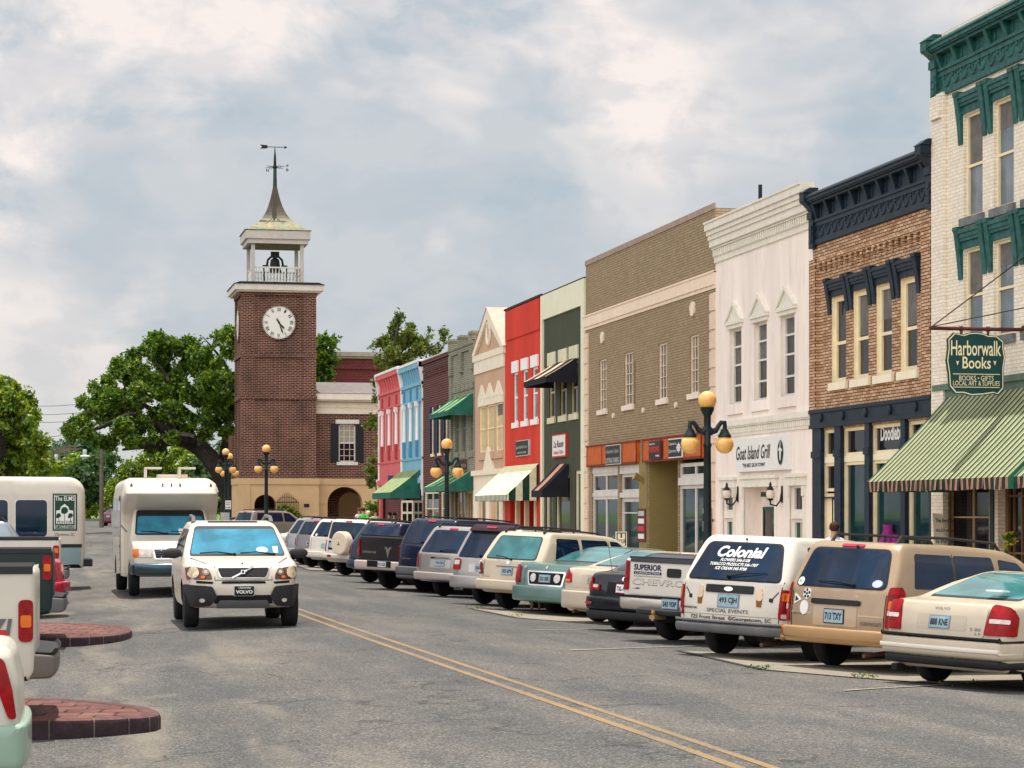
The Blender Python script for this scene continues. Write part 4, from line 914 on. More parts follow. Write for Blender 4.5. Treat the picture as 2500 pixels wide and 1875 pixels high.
# clocks
CLK = plain('clock_white', (.78, .76, .68), .5, var=.02)
def clock(face, root):      # face(u, v, w): right, up, out of the wall
    r = 1.0; n = 40; mb = MB()
    circ = [(r*math.cos(2*math.pi*k/n), r*math.sin(2*math.pi*k/n)) for k in range(n)]
    mb.add([face(u, v, .09) for u, v in circ], [tuple(range(n))])
    d = mb.build('clock_face', CLK, root, fix=False)
    mb = MB()
    vs = [face(u*k, v*k, w) for k, w in ((1.13, -.01), (1.13, .05), (1.09, .12), (1.02, .14), (1.0, .09)) for u, v in circ]
    mb.add(vs, [(j*n+i, j*n+(i+1) % n, (j+1)*n+(i+1) % n, (j+1)*n+i) for j in range(4) for i in range(n)])
    mb.build('clock_rim', TBR, root, smooth=True)
    nb = MB()
    nums = ['XII', 'I', 'II', 'III', 'IIII', 'V', 'VI', 'VII', 'VIII', 'IX', 'X', 'XI']
    for k, s in enumerate(nums):
        t = math.radians(90-30*k); w_ = .05+.055*len(s); tm = text_mesh(s, w_, .20, bold=.02)
        for f in tm.f:
            pts = []
            for i in f:
                u, v, _ = tm.v[i]; u -= w_/2; a = t-math.pi/2; rr = .68+v
                pts.append(face(rr*math.cos(t)+u*math.cos(a), rr*math.sin(t)+u*math.sin(a), .10))
            nb.add(pts, [tuple(range(len(pts)))])
    for k in range(60):
        t = math.radians(6*k); a = .93; b = .975; q = .012 if k % 5 else .03
        c = Vector((math.cos(t), math.sin(t))); s_ = Vector((-c.y, c.x))*q
        nb.add([face(*(c*a-s_), .10), face(*(c*b-s_), .10), face(*(c*b+s_), .10), face(*(c*a+s_), .10)], [(0, 1, 2, 3)])
    nb.build('numerals', BLK, d, fix=False)
    for deg, L, wd, nm in ((140, .56, .075, 'hour_hand'), (160, .80, .055, 'minute_hand')):
        t = math.radians(90-deg); c = Vector((math.cos(t), math.sin(t))); s_ = Vector((-c.y, c.x)); hb = MB()
        prof = [(-.30, .012), (-.05, .03), (0, wd), (.1, .02), (L*.6, wd*.75), (L*.75, wd*.9), (L*.82, .015), (L, .004)]
        hb.add([face(*(c*a+s_*w), .125) for a, w in prof]+[face(*(c*a-s_*w), .125) for a, w in prof[::-1]], [tuple(range(16))]); hb.build(nm, BLK, d, fix=False)
cz = tz(787.4)
clock(lambda u, v, w: (14.82+u, TY0-w, cz+v), tw)
clock(lambda u, v, w: (TX0-w, 142.2-u, cz+v), tw)
# main cornice and belfry
c0, c1 = tz(708, 14.8, 139.5), tz(690, 14.8, 139.5)
mb = MB().box(TX0-.35, TX1+.35, TY0-.35, TY1+.35, c0-.1, c0).box(TX0-.5, TX1+.5, TY0-.5, TY1+.5, c0, c1-.09); mb.build('cornice', plain('tower_cornice_white', '#d9cfc3', .6, var=.08, dirt=.2), tw)
MB().prism([(TX0-.58, c1-.09), (TX1+.58, c1-.09), (TX1+.2, c1+.04), (TX0-.2, c1+.04)], 1, TY0-.58, TY1+.58).build('roof_deck', plain('dark_roof', (.02, .02, .025), .7), tw)
B = 1.6; f0 = c1; s0 = tz(596, 14.8, 140.6); e0 = tz(583, 14.8, 140.3); e1 = tz(561, 14.8, 140.2)
def fbox(mb, a, z0, z1, h=B): return mb.box(TC[0]-a, TC[0]+a, TC[1]-a, TC[1]+a, z0, z1)
mb = MB()
for sx in (-1, 1):
    for sy in (-1, 1):
        cx, cy = TC[0]+sx*(B-.1), TC[1]+sy*(B-.1); mb.box(cx-.1, cx+.1, cy-.1, cy+.1, f0, s0).box(cx-.14, cx+.14, cy-.14, cy+.14, s0-.18, s0-.1)
        po = MB().box(cx-.11, cx+.11, cy-.11, cy+.11, f0, s0); po.build('belfry_post', GW, tw)
rl = MB(); n_ = 15; hr = tz(651, 14.8, 140.6)
for z0, z1 in ((f0+.12, f0+.2), (hr-.09, hr)):
    for s in (-1, 1): rl.box(TC[0]-B, TC[0]+B, TC[1]+s*(B-.1)-.04, TC[1]+s*(B-.1)+.04, z0, z1).box(TC[0]+s*(B-.1)-.04, TC[0]+s*(B-.1)+.04, TC[1]-B+.1, TC[1]+B-.1, z0, z1)
for k in range(1, n_):
    q = -B+.1+(2*B-.2)*k/n_
    for s in (-1, 1):
        for c in ((TC[0]+q, TC[1]+s*(B-.1)), (TC[0]+s*(B-.1), TC[1]+q)):
            rl.lathe([(.025, f0+.18), (.045, f0+.35), (.02, f0+.5), (.04, (f0+hr)/2+.15), (.02, hr-.08)], 6, (c[0], c[1], 0))
rl.build('belfry_railing', WTRIM, tw)
mb = MB(); fbox(mb, B+.02, s0, s0+.12); fbox(mb, B-.15, s0+.12, e0); mb.build('belfry_ceiling', plain('soffit_brown_grey', '#8d7c70', .8), tw)
mb = MB(); fbox(mb, 1.85, e0-.28, e0); fbox(mb, 1.98, e0, e1-.04); mb.build('eave', GW, tw)
def copper():
    m, nt, b = principled('copper_roof'); setp(b, Roughness=.6, Metallic=.15)
    v = geo_vec(nt); s = nt.nodes.new('ShaderNodeSeparateXYZ'); nt.links.new(v, s.inputs[0])
    c = mixc(nt, ramp(nt, noise(nt, v, 2.2, 6, .65), [(.42, 0), (.56, 1)]), (.07, .13, .05), (.18, .145, .045))
    mp = nt.nodes.new('ShaderNodeMapping'); mp.inputs['Scale'].default_value = (2.2, 2.2, .35); nt.links.new(v, mp.inputs[0])
    c = mixc(nt, ramp(nt, noise(nt, mp.outputs[0], 1.6, 5, .7), [(.44, 0), (.62, .85)]), c, (.09, .055, .03))
    h = ramp(nt, math_node(nt, 'DIVIDE', math_node(nt, 'SUBTRACT', s.outputs[2], e1), 2.2), [(.15, 0), (.5, 1)])
    c = mixc(nt, math_node(nt, 'MULTIPLY', h, .8), c, (.055, .04, .03)); nt.links.new(c, b.inputs['Base Color']); return m
COP = copper()
zs = tz(456, 14.8, 142.2); mb = MB(); vs = []; lv = 14; H = zs-e1
for k in range(lv+1):
    t = k/lv; a = float(np.interp(t, [0, .06, .17, .31, .45, .58, .72, .85, 1], [2.05, 1.68, 1.22, .80, .56, .41, .29, .20, .12])); z = e1+H*t
    if k == 0: a = 2.05
    vs += [(TC[0]-a, TC[1]-a, z), (TC[0]+a, TC[1]-a, z), (TC[0]+a, TC[1]+a, z), (TC[0]-a, TC[1]+a, z)]
mb.add(vs, [(k*4+i, k*4+(i+1) % 4, k*4+4+(i+1) % 4, k*4+4+i) for k in range(lv) for i in range(4)]+[(0, 1, 2, 3)])
mb.build('spire', COP, tw)
zb_ = tz(408, 14.8, 142.2); zt_ = tz(359, 14.8, 142.2)
MB().tube([(TC[0], TC[1], zs-.1), (TC[0], TC[1], zb_)], [.13, .10], 8).build('finial_pole', plain('green_bronze', (.03, .06, .045), .6), tw)
vn = place('weather_vane', 'black arrow weather vane with compass letters on top of the clock tower', 'weather vane', (TC[0], TC[1], zb_))
IRON = plain('black_iron', (.015, .012, .012), .5)
MB().ball((TC[0], TC[1], zb_), .15, 12, 8).tube([(TC[0], TC[1], zb_), (TC[0], TC[1], zb_+.6), (TC[0], TC[1], zt_)], [.10, .07, .02], 8).build('spindle', IRON, vn)
mb = MB(); a0 = TC[0]-.92; a1 = TC[0]+.62
mb.tube([(a0+.4, TC[1], zt_), (a1, TC[1], zt_)], .025, 6).prism([(a0, zt_+.13), (a0+.42, zt_+.10), (a0+.5, zt_), (a0+.42, zt_-.1), (a0, zt_-.13), (a0+.12, zt_)], 1, TC[1]-.02, TC[1]+.02).prism([(a1+.15, zt_), (a1-.06, zt_+.11), (a1, zt_), (a1-.06, zt_-.11)], 1, TC[1]-.015, TC[1]+.015)
mb.build('arrow', IRON, vn)
mb = MB()
for s in (-1, 1):
    mb.tube([(TC[0], TC[1], zb_), (TC[0]+s*.55, TC[1]+s*.45, zb_-.0)], .016, 5).tube([(TC[0], TC[1], zb_), (TC[0]+s*.55, TC[1]-s*.45, zb_)], .016, 5)
    mb.tube([(TC[0]+s*(.25+.1*math.cos(t)), TC[1]-s*.2, zb_+.1*math.sin(t)) for t in np.linspace(0, 6.28, 12)], .014, 5)
mb.build('compass_arms', IRON, vn)
for s, px, py in (('W', 701, 405), ('S', 701, 415), ('N', 653, 416)):
    x = x_at(px, TC[1]); z = z_at(py, x, TC[1]); text('letter', s, .17, .17, IRON, vn, lambda u, v: (x-.08+u, TC[1], z-.08+v), bold=.04)
bl = place('bell', 'dark bronze bell in its yoke hanging in the open belfry', 'bell', (TC[0], TC[1], f0))
BZ = plain('bell_bronze', (.02, .025, .025), .45, .4); zz0 = f0+1.0
MB().lathe([(.42, zz0-.1), (.40, zz0), (.33, zz0+.15), (.30, zz0+.45), (.26, zz0+.68), (.12, zz0+.78), (.03, zz0+.8)], 20, (TC[0], TC[1], 0)).build('bell_body', BZ, bl, smooth=True)
MB().box(TC[0]-.26, TC[0]+.26, TC[1]-.08, TC[1]+.08, zz0+.8, zz0+1.18).tube([(TC[0]-.5, TC[1], zz0+.32), (TC[0]-.44, TC[1], zz0+.66), (TC[0]-.22, TC[1], zz0+.88), (TC[0]+.22, TC[1], zz0+.88), (TC[0]+.44, TC[1], zz0+.66), (TC[0]+.5, TC[1], zz0+.32)], .07, 8).box(TC[0]-.75, TC[0]-.4, TC[1]-.06, TC[1]+.06, zz0+.25, zz0+.34).box(TC[0]+.4, TC[0]+.75, TC[1]-.06, TC[1]+.06, zz0+.25, zz0+.34).build('yoke', IRON, bl)
MB().tube([(TC[0]-.72, TC[1], zz0+.3), (TC[0]-.66, TC[1], f0+.1), (TC[0]-.8, TC[1], f0)], .07, 6).build('stand_leg', IRON, bl); MB().tube([(TC[0]+.72, TC[1], zz0+.3), (TC[0]+.66, TC[1], f0+.1), (TC[0]+.8, TC[1], f0)], .07, 6).build('stand_leg', IRON, bl)

# market hall wing to the right of the tower
mh = place('market_hall', 'two storey brick hall with white entablature and arcaded beige base beside the tower', 'building', (21, 142, TG))
WX0, WX1, WY = 17.03, 27.0, 140.75
m0, m1 = tz(1011, 20, WY), tz(967, 20, WY)
wx = [(x_at(827, WY), x_at(868, WY))]; wz0, wz1 = tz(1128, 20, WY), tz(1036, 20, WY)
mb = MB(); xs = [WX0, wx[0][0], wx[0][1], WX1]
mb.quad((WX0, WY, zbase), (xs[1], WY, zbase), (xs[1], WY, m0), (WX0, WY, m0)); mb.quad((xs[2], WY, zbase), (WX1, WY, zbase), (WX1, WY, m0), (xs[2], WY, m0))
mb.quad((xs[1], WY, zbase), (xs[2], WY, zbase), (xs[2], WY, wz0), (xs[1], WY, wz0)); mb.quad((xs[1], WY, wz1), (xs[2], WY, wz1), (xs[2], WY, m0), (xs[1], WY, m0))
for x in xs[1:3]: mb.quad((x, WY, wz0), (x, WY+.2, wz0), (x, WY+.2, wz1), (x, WY, wz1))
mb.box(WX0, WX1, WY+.35, WY+12, zbase, m0)
mb.box(12.4, 17, 144.6, 147.6, zbase, m0-1.2)
mb.build('wall', TBR, mh, fix=False)
fm = MB(); a, b = xs[1], xs[2]; yy = WY+.12
fm.box(a, a+.08, yy, yy+.08, wz0, wz1).box(b-.08, b, yy, yy+.08, wz0, wz1).box(a, b, yy, yy+.08, wz1-.08, wz1).box(a, b, yy, yy+.08, wz0, wz0+.08).box(a, b, yy-.02, yy+.06, (wz0+wz1)/2-.03, (wz0+wz1)/2+.05)
for k in (1, 2): fm.box(a+(b-a)*k/3-.015, a+(b-a)*k/3+.015, yy+.01, yy+.06, wz0, wz1)
for k in (1, 2, 4, 5): z = wz0+(wz1-wz0)*k/6; fm.box(a, b, yy+.01, yy+.06, z-.015, z+.015)
w_ = fm.build('window', WTRIM, mh, fix=False); MB().quad((a, yy+.05, wz0), (b, yy+.05, wz0), (b, yy+.05, wz1), (a, yy+.05, wz1)).build('pane', GLD, w_, fix=False)
MB().box(a, b, yy+.03, yy+.04, (wz0+wz1)/2+.05, wz1-.1).build('blind', plain('pale_blind', '#a39a86', .8), w_)
MB().box(a-.14, b+.14, WY-.1, WY, wz0-.2, wz0).build('sill', WTRIM, w_); MB().box(a-.2, b+.22, WY-.06, WY, wz1+.03, wz1+.28).build('lintel', WTRIM, w_)
SH = plain('black_shutter', (.012, .014, .02), .5)
for q0, q1 in ((a-.5, a-.03), (b+.03, b+.5)):
    s_ = MB().box(q0, q1, WY-.05, WY, wz0-.02, wz1+.03)
    for k in range(16): z = wz0+.12+k*(wz1-wz0-.2)/16; s_.box(q0+.06, q1-.06, WY-.065, WY-.04, z, z+.07)
    s_.build('shutter', SH, mh)
band_ = MB().box(WX0-.05, WX1, WY-.12, WY+.3, m0, m0+.38).box(WX0-.1, WX1, WY-.18, WY, m0+.38, m0+.48).box(WX0-.05, WX1, WY-.14, WY, m0+.48, m0+.72).box(WX0-.4, WX1, WY-.5, WY+.2, m0+.75, m0+.85).box(WX0-.55, WX1, WY-.68, WY+.2, m0+.85, m1+.1)
band_.build('entablature', plain('cream_white_paint', '#e9dcc8', .6, var=.05, dirt=.15), mh)
zr = z_at(934, 20, WY+5)
MB().quad((WX0-.6, WY-.72, m1+.12), (WX1, WY-.72, m1+.12), (WX1, WY+5, zr), (WX0+.4, WY+5, zr)).quad((WX0-.6, WY-.72, m1+.12), (WX0+.4, WY+5, zr), (WX0+.4, WY+6, m1), (WX0-.6, WY+6, m1)).build('roof', plain('grey_slate', '#77706f', .85, var=.15, scale=3, bump=.4, dirt=.25), mh)
ax0, ax1 = x_at(799.5, WY-.3), x_at(884.5, WY-.3); zs_ = tz(1228, 20, WY-.3)
arch_wall(17.28, WX1, WY-.32, zg, zbase, ax0, ax1, zs_, .8, BEI, 'base_wall', mh)
MB().box(17.2, WX1, WY-.38, WY-.3, zbase-.36, zbase+.02).box(17.22, ax0, WY-.37, WY-.3, zs_-.06, zs_+.06).box(ax1, WX1, WY-.37, WY-.3, zs_-.06, zs_+.06).build('base_band', BEI, mh)
arch_wall(ax0-1.5, ax1+1.5, WY+3.2, zg, zbase, ax0+1.15, ax1+.5, zs_, .4, TBR, 'inner_wall', mh)
MB().box(ax1+.25, ax1+.4, WY+.4, WY+3.3, zg, zbase).box(ax0-.45, ax0-.3, WY+.4, WY+3.3, zg, zbase).box(ax0-1, ax1+1, WY+.4, WY+8, zbase-.2, zbase-.1).box(ax0-1, ax1+2, WY+8, WY+8.2, zg, zbase).build('passage_wall', BEI, mh)
# brick building behind
bb = place('rear_brick_building', 'dark red brick building with pale cornice rising behind the hall roof', 'building', (26, 162, 0))
Yb = 160.0; xa, xb = x_at(803, Yb), x_at(1010, Yb); z1_ = z_at(872, 26, Yb)
MB().box(xa, xb, Yb, Yb+14, 0, z1_).box(xa-.1, xb, Yb-.12, Yb, z1_-.9, z1_-.6).build('wall', brick('rear_brick', '#7c2f33', '#692529', '#8d5a55', .11, .3, .015), bb)
MB().box(xa-.25, xb, Yb-.3, Yb+14, z1_, z1_+.3).box(xa-.12, xb, Yb-.16, Yb+14, z1_-.15, z1_).build('cornice', plain('pale_cornice', '#b5a79a', .7, dirt=.2), bb)
# iron gate, bush
gt = place('iron_gate', 'black wrought iron gate with spear points swung open against the beige tower base', 'gate', (x_at(700, 139.3), 139.3, TG))
mb = MB(); gy = 139.4; ga, gb_ = x_at(673, gy), x_at(729, gy); n = 13
for k in range(n+1):
    t = k/n; x = ga+(gb_-ga)*t; zt0 = tz(1240, 14, gy)+(.95-.45*abs(t-.5)**1.5*4)*.9
    mb.tube([(x, gy, TG-.3), (x, gy, zt0), (x, gy, zt0+.14)], [.018, .018, .002], 5)
for py in (1248, 1226): mb.tube([(ga, gy, tz(py, 14, gy)), (gb_, gy, tz(py, 14, gy))], .03, 6)
mb.tube([(ga+(gb_-ga)*(.5+.42*math.cos(t)), gy, tz(1226, 14, gy)+.32*math.sin(t)) for t in np.linspace(0, math.pi, 9)], .018, 5); mb.build('gate_leaf', IRON, gt)
# ------------------------------------------------------------ street lamps, poles, signs
POST = plain('dark_green_post', (.010, .020, .022), .4, var=.3)
def globe_mat():
    m, nt, b = principled('amber_globe'); setp(b, Roughness=.18, Specular_IOR_Level=.5, Coat_Weight=.3, Subsurface_Weight=.35, Subsurface_Scale=.1)
    c = mixc(nt, ramp(nt, noise(nt, obj_vec(nt), 2.5, 3, .5), [(.35, 0), (.7, 1)]), (.80, .42, .10), (.86, .52, .17)); nt.links.new(c, b.inputs['Base Color'])
    b.inputs['Subsurface Radius'].default_value = (1, .5, .15); return m
GLO = globe_mat()
def make_lamp(label, x, y, H=4.45, arm=.385):
    g = gz(x, y)+.15 if x > 14.3 else rise(y)+.1
    t = thing('street_lamp', label, 'street lamp', (x, y, g), 0, 'three globe street lamps along the street')
    MB().lathe([(.26, 0), (.26, .12), (.2, .16), (.18, .6), (.13, .75), (.115, .8), (.10, 1.2), (.08, H-1.25), (.095, H-1.22), (.095, H-1.17), (.075, H-1.14), (.08, H-.55), (.11, H-.5), (.15, H-.42), (.16, H-.36), (.1, H-.36)], 14).build('pole', POST, t, smooth=True)
    z = H-.82; q = arm/.62
    for s in (-1, 1):
        mb = MB().tube([(0, 0, z), (s*.18*q, 0, z-.09), (s*.3*q, 0, z-.06), (s*.4*q, 0, z+.05), (s*.5*q, 0, z+.13), (s*.62*q, 0, z+.13), (s*arm*1.02, 0, z+.04), (s*arm, 0, z-.06)], [.085, .075, .055, .05, .055, .055, .05, .05], 8)
        mb.ball((s*.16, 0, z-.05), .06, 8, 6).lathe([(.07, z-.02), (.09, z-.06), (.12, z-.12), (.15, z-.16), (.15, z-.2), (.1, z-.2)], 14, (s*arm, 0, 0))
        a = mb.build('arm', POST, t, smooth=True); MB().ball((s*arm, 0, z-.36), .205, 20, 14).build('globe', GLO, t, smooth=True)
    MB().ball((0, 0, H-.2), .205, 20, 14).build('globe', GLO, t, smooth=True)
    return t
def lamp_at(px, pyt, Y, label, **k):
    x = x_at(px, Y); g = gz(x, Y)+.15 if x > 14.3 else rise(Y)+.1
    t = make_lamp(label, x, Y, z_at(pyt, x, Y)-g, **k); t.rotation_euler = (0, 0, -PSI*.6); return t
LK_ = [lamp_at(1727, 955, 48.8, 'large near street lamp with three amber globes in front of the pinkish restaurant'),
       lamp_at(1091, 1071, 80, 'middle street lamp with three amber globes before the dark brick building'),
       lamp_at(650, 1086, 112, 'street lamp with three amber globes standing before the brick tower'),
       lamp_at(551, 1095, 128, 'street lamp with four visible globes left of the tower, nearest of the pair'),
       lamp_at(560.5, 1106, 134, 'street lamp partly hidden behind another one left of the tower')]
LK_[3].rotation_euler = (0, 0, .1); LK_[4].rotation_euler = (0, 0, -.5)
def flat_sign(name, label, px0, px1, pyt, pyb, Y, mat, lines=(), post=True, lm=None, border=None, cat='sign'):
    x0, x1 = x_at(px0, Y), x_at(px1, Y); z0, z1 = z_at(pyb, x0, Y), z_at(pyt, x0, Y); xm = (x0+x1)/2
    r = place(name, label, cat, (xm, Y, gz(xm, Y)))
    MB().box(x0, x1, Y-.015, Y+.015, z0, z1).build('board', mat, r)
    if border: MB().box(x0+.02, x1-.02, Y-.019, Y-.016, z0+.02, z1-.02).build('border', border, r); MB().box(x0+.045, x1-.045, Y-.022, Y-.02, z0+.045, z1-.045).build('panel', mat, r)
    if post: MB().box(xm-.025, xm+.025, Y+.02, Y+.06, gz(xm, Y), z1).build('post', plain('grey_post', '#8b8b86', .5, .4), r)
    w = x1-x0; h = z1-z0
    for s, u, v, tw_, th_, k in lines: text('lettering', s, w*tw_, h*th_, lm or BLK, r, lambda a, b: (x0+w*u+a, Y-.026, z0+h*v+b), **k)
    return r
HB = plain('sign_cream', '#e8ddc6', .5, var=.03)
flat_sign('parking_sign', 'small cream HOUR parking sign rising between the roofs of the white wagon and green sedan', 1503, 1530, 1298, 1342, 52.5, HB, [('1', .42, .66, .14, .22, dict()), ('HOUR', .12, .34, .76, .24, dict(bold=.01)), ('PARKING', .12, .12, .76, .14, dict())], border=BLK)
flat_sign('parking_sign', 'small white notice fixed to the lamp post left of the tower', 550, 564, 1222, 1243, 127.8, WHS, [('ONE HOUR', .1, .7, .8, .14, dict()), ('PARKING', .1, .48, .8, .14, dict()), ('NO LIMIT', .1, .12, .8, .14, dict(bold=.03))], post=False)
flat_sign('arrow_sign', 'blue square sign with white arrow on a white post by the far bend', 262, 276, 1203, 1217, 205, plain('traffic_blue', (.03, .22, .42), .5), [('<', .2, .2, .6, .6, dict(bold=.05))], lm=WHS)
flat_sign('arrow_sign', 'tiny white and red sign below the blue arrow sign', 268, 275, 1224, 1236, 204, WHS, [('8', .25, .2, .5, .6, dict(bold=.05))], lm=REDP)
# hanging projecting sign of the white brick building
Yh = 38.7
hs = place('hanging_sign', 'scalloped dark green hanging shop sign on an iron bar over the striped awning', 'sign', (16.6, Yh, 5.2))
DGS = plain('sign_dark_green', (.008, .055, .055), .45, var=.1); CRL = plain('sign_cream_letter', '#efe2b8', .5, var=.02)
def S(px, py): X = x_at(px, Yh); return X, z_at(py, X, Yh)
out = [(2327, 812), (2350, 817), (2365, 812), (2383, 811), (2400, 814), (2412, 819), (2433, 820), (2449, 833), (2449, 850), (2453, 872), (2449, 900), (2449, 950), (2436, 965), (2425, 961), (2400, 965), (2370, 967), (2350, 961), (2330, 961), (2316, 944), (2314, 912), (2309, 880), (2313, 850), (2312, 828)]
P_ = [S(*p) for p in out]; MB().prism(P_, 1, Yh-.03, Yh+.03).build('board', DGS, hs)
cc = Vector((sum(p[0] for p in P_)/len(P_), sum(p[1] for p in P_)/len(P_)))
bd = MB(); q = [(cc.x+(p[0]-cc.x)*k, Yh-.034, cc.y+(p[1]-cc.y)*k) for k in (.975, .945) for p in P_]; n = len(P_)
bd.add(q, [(i, (i+1) % n, n+(i+1) % n, n+i) for i in range(n)]); bd.build('border', CRL, hs, fix=False)
def hl(s, px0, px1, pyt, pyb, **k):
    x0, z0 = S(px0, pyb); x1, z1 = S(px1, pyt); text('lettering', s, x1-x0, z1-z0, CRL, hs, lambda u, v: (x0+u, Yh-.036, z0+v), **k)
hl('Harborwalk', 2320, 2442, 833, 868, bold=.01); hl('Books', 2348, 2417, 872, 900, bold=.01)
hl('BOOKS • GIFTS', 2340, 2424, 918, 929); hl('LOCAL ART & SUPPLIES', 2325, 2439, 931, 941)
for py in (913, 945): x0, z0 = S(2325, py); x1, _ = S(2439, py); MB().box(x0, x1, Yh-.037, Yh-.034, z0-.006, z0+.006).build('rule', CRL, hs)
for px in (2336, 2427): x0, z0 = S(px, 886); MB().add([(x0-.03, Yh-.036, z0+.04), (x0, Yh-.036, z0+.02), (x0+.03, Yh-.036, z0+.04), (x0, Yh-.036, z0-.05)], [(0, 1, 2, 3)]).build('ornament', CRL, hs, fix=False)
RST = plain('rusty_iron', (.10, .025, .02), .6, var=.3); bz = S(2380, 803)[1]; xb = S(2270, 800)[0]
MB().tube([(xb, Yh, bz), (XF, Yh, bz)], .035, 8).lathe([(.08, XF-.05), (.08, XF)], 10, (0, Yh, bz), 0).build('bar', RST, hs)
for px in (2347, 2412): x0, _ = S(px, 800); MB().tube([(x0, Yh, bz), (x0, Yh, bz-.14)], .025, 6).lathe([(.05, x0-.03), (.05, x0+.03)], 8, (0, Yh, bz), 0).build('hanger', RST, hs)
MB().tube([(xb, Yh, bz), (XF, Yh, S(2484, 626)[1])], .012, 5).build('chain', IRON, hs); MB().tube([(xb, Yh, bz+.02), (XF, Yh-2.0, bz+.4)], .010, 5).build('chain', IRON, hs)
# wall lanterns of the restaurant
for px, nm in ((1790, 'left of the two wall lanterns flanking the restaurant entrance'), (1898, 'right of the two wall lanterns flanking the restaurant entrance')):
    y = fy(px+12); z = fz(px, 1207); xx = XF-.3
    t = place('wall_lantern', nm, 'wall lantern', (XF, y, z), 'wall lanterns of the restaurant')
    mb = MB().tube([(XF, y, z+.15), (XF-.05, y, z-.15), (XF-.15, y, z-.28), (xx, y, z-.24), (xx, y, z-.16)], .022, 6).lathe([(.03, z-.16), (.07, z-.13), (.08, z-.10)], 10, (xx, y, 0)).lathe([(.095, z+.10), (.07, z+.15), (.03, z+.2), (.035, z+.24), (.01, z+.3)], 10, (xx, y, 0)).box(XF-.02, XF, y-.05, y+.05, z-.2, z+.2)
    mb.build('bracket', IRON, t, smooth=True); MB().lathe([(.07, z-.10), (.105, z-.02), (.105, z+.03), (.085, z+.10)], 12, (xx, y, 0)).build('lantern_glass', plain('lantern_glass', (.75, .62, .52), .15), t, smooth=True)
# A-board menu outside, potted lily, meter box, floodlight, ring on the wall
Ya = 41.8; r = place('notice_board', 'leaning cream notice board with black writing under the striped awning', 'notice board', (16.9, Ya, .1))
x0, x1 = x_at(2277, Ya), x_at(2301, Ya); z1 = z_at(1253, x0, Ya); z0 = z1-1.05
MB().add([(x0, Ya, z1), (x1, Ya, z1-.02), (x1+.1, Ya+.1, z0), (x0+.1, Ya+.1, z0), (x0, Ya+.03, z1), (x1, Ya+.03, z1-.02), (x1+.1, Ya+.13, z0), (x0+.1, Ya+.13, z0)], [(0, 1, 2, 3), (4, 7, 6, 5), (0, 4, 5, 1), (1, 5, 6, 2), (2, 6, 7, 3), (3, 7, 4, 0)]).build('board', HB, r)
for k, s in enumerate(('The Best Deal', 'ALONE you', 'Is the best', 'STORIES')): text('lettering', s, .42, .08, BLK, r, lambda u, v: (x0+.05+u+.02*k, Ya-.012+.02*k, z1-.18-.2*k+v), bold=.01)
LEAFG = plain('lily_leaf', (.09, .20, .03), .6, var=.3); YFL = plain('yellow_flower', (.75, .60, .05), .6)
Yp = 38.0; xp = x_at(2461, Yp); zp = z_at(1345, xp, Yp); t = place('flowering_plant', 'leafy plant with yellow blooms above the roof of the tan van', 'plant', (xp, Yp, 0))
mb = MB(); fb = MB(); rg = random.Random(3)
for k in range(60):
    a = rg.uniform(0, 6.28); h = zp-.5+rg.uniform(0, .75); l = rg.uniform(.12, .24); c = Vector((xp+.05*math.cos(a), Yp+.05*math.sin(a), h)); d = Vector((math.cos(a), math.sin(a), rg.uniform(.1, .9))).normalized(); s = d.cross(Vector((0, 0, 1))).normalized()*.04
    mb.add([c, c+d*l*.5+s, c+d*l, c+d*l*.5-s], [(0, 1, 2, 3)])
for k in range(26):
    a = rg.uniform(0, 6.28); c = Vector((xp+rg.uniform(-.12, .12), Yp+rg.uniform(-.1, .1), zp+rg.uniform(.05, .33))); 
    for j in range(4):
        d = Vector((math.cos(a+j*1.57), math.sin(a+j*1.57), .7)).normalized(); s = d.cross(Vector((0, 0, 1))).normalized()*.03; fb.add([c, c+d*.05+s, c+d*.09, c+d*.05-s], [(0, 1, 2, 3)])
mb.tube([(xp, Yp, .1), (xp, Yp, zp+.3)], .02, 5).build('foliage', LEAFG, t, fix=False); fb.build('blooms', YFL, t, fix=False); MB().lathe([(.22, .12), (.3, .5), (.32, .55)], 12, (xp, Yp, 0)).build('pot', plain('terracotta', (.25, .08, .04), .8), t, smooth=True)
r = place('electricity_meter', 'grey electricity meter box with pipe on the right edge of the olive building', 'meter box', (XF, fy(1738), 2.0)); y_ = fy(1738); zc_ = fz(1738, 1268)
MB().box(XF-.2, XF-.06, y_-.2, y_+.18, zc_-.3, zc_+.3).tube([(XF-.1, y_, zc_-.3), (XF-.1, y_, .1)], .03, 6).build('box', plain('meter_grey', '#a9a69f', .5), r); MB().lathe([(.09, XF-.27), (.11, XF-.2)], 12, (0, y_, zc_+.05), 0).build('dial', GLD, r)
r = place('spotlight', 'small tan spotlight on the pier between the orange fascias', 'light', (XF, fy(1573), fz(1573, 1170))); z_ = fz(1573, 1170)
MB().tube([(XF, fy(1573), z_-.1), (XF-.12, fy(1573), z_), (XF-.3, fy(1573), z_+.1)], [.05, .07, .12], 10).build('head', OLS, r)
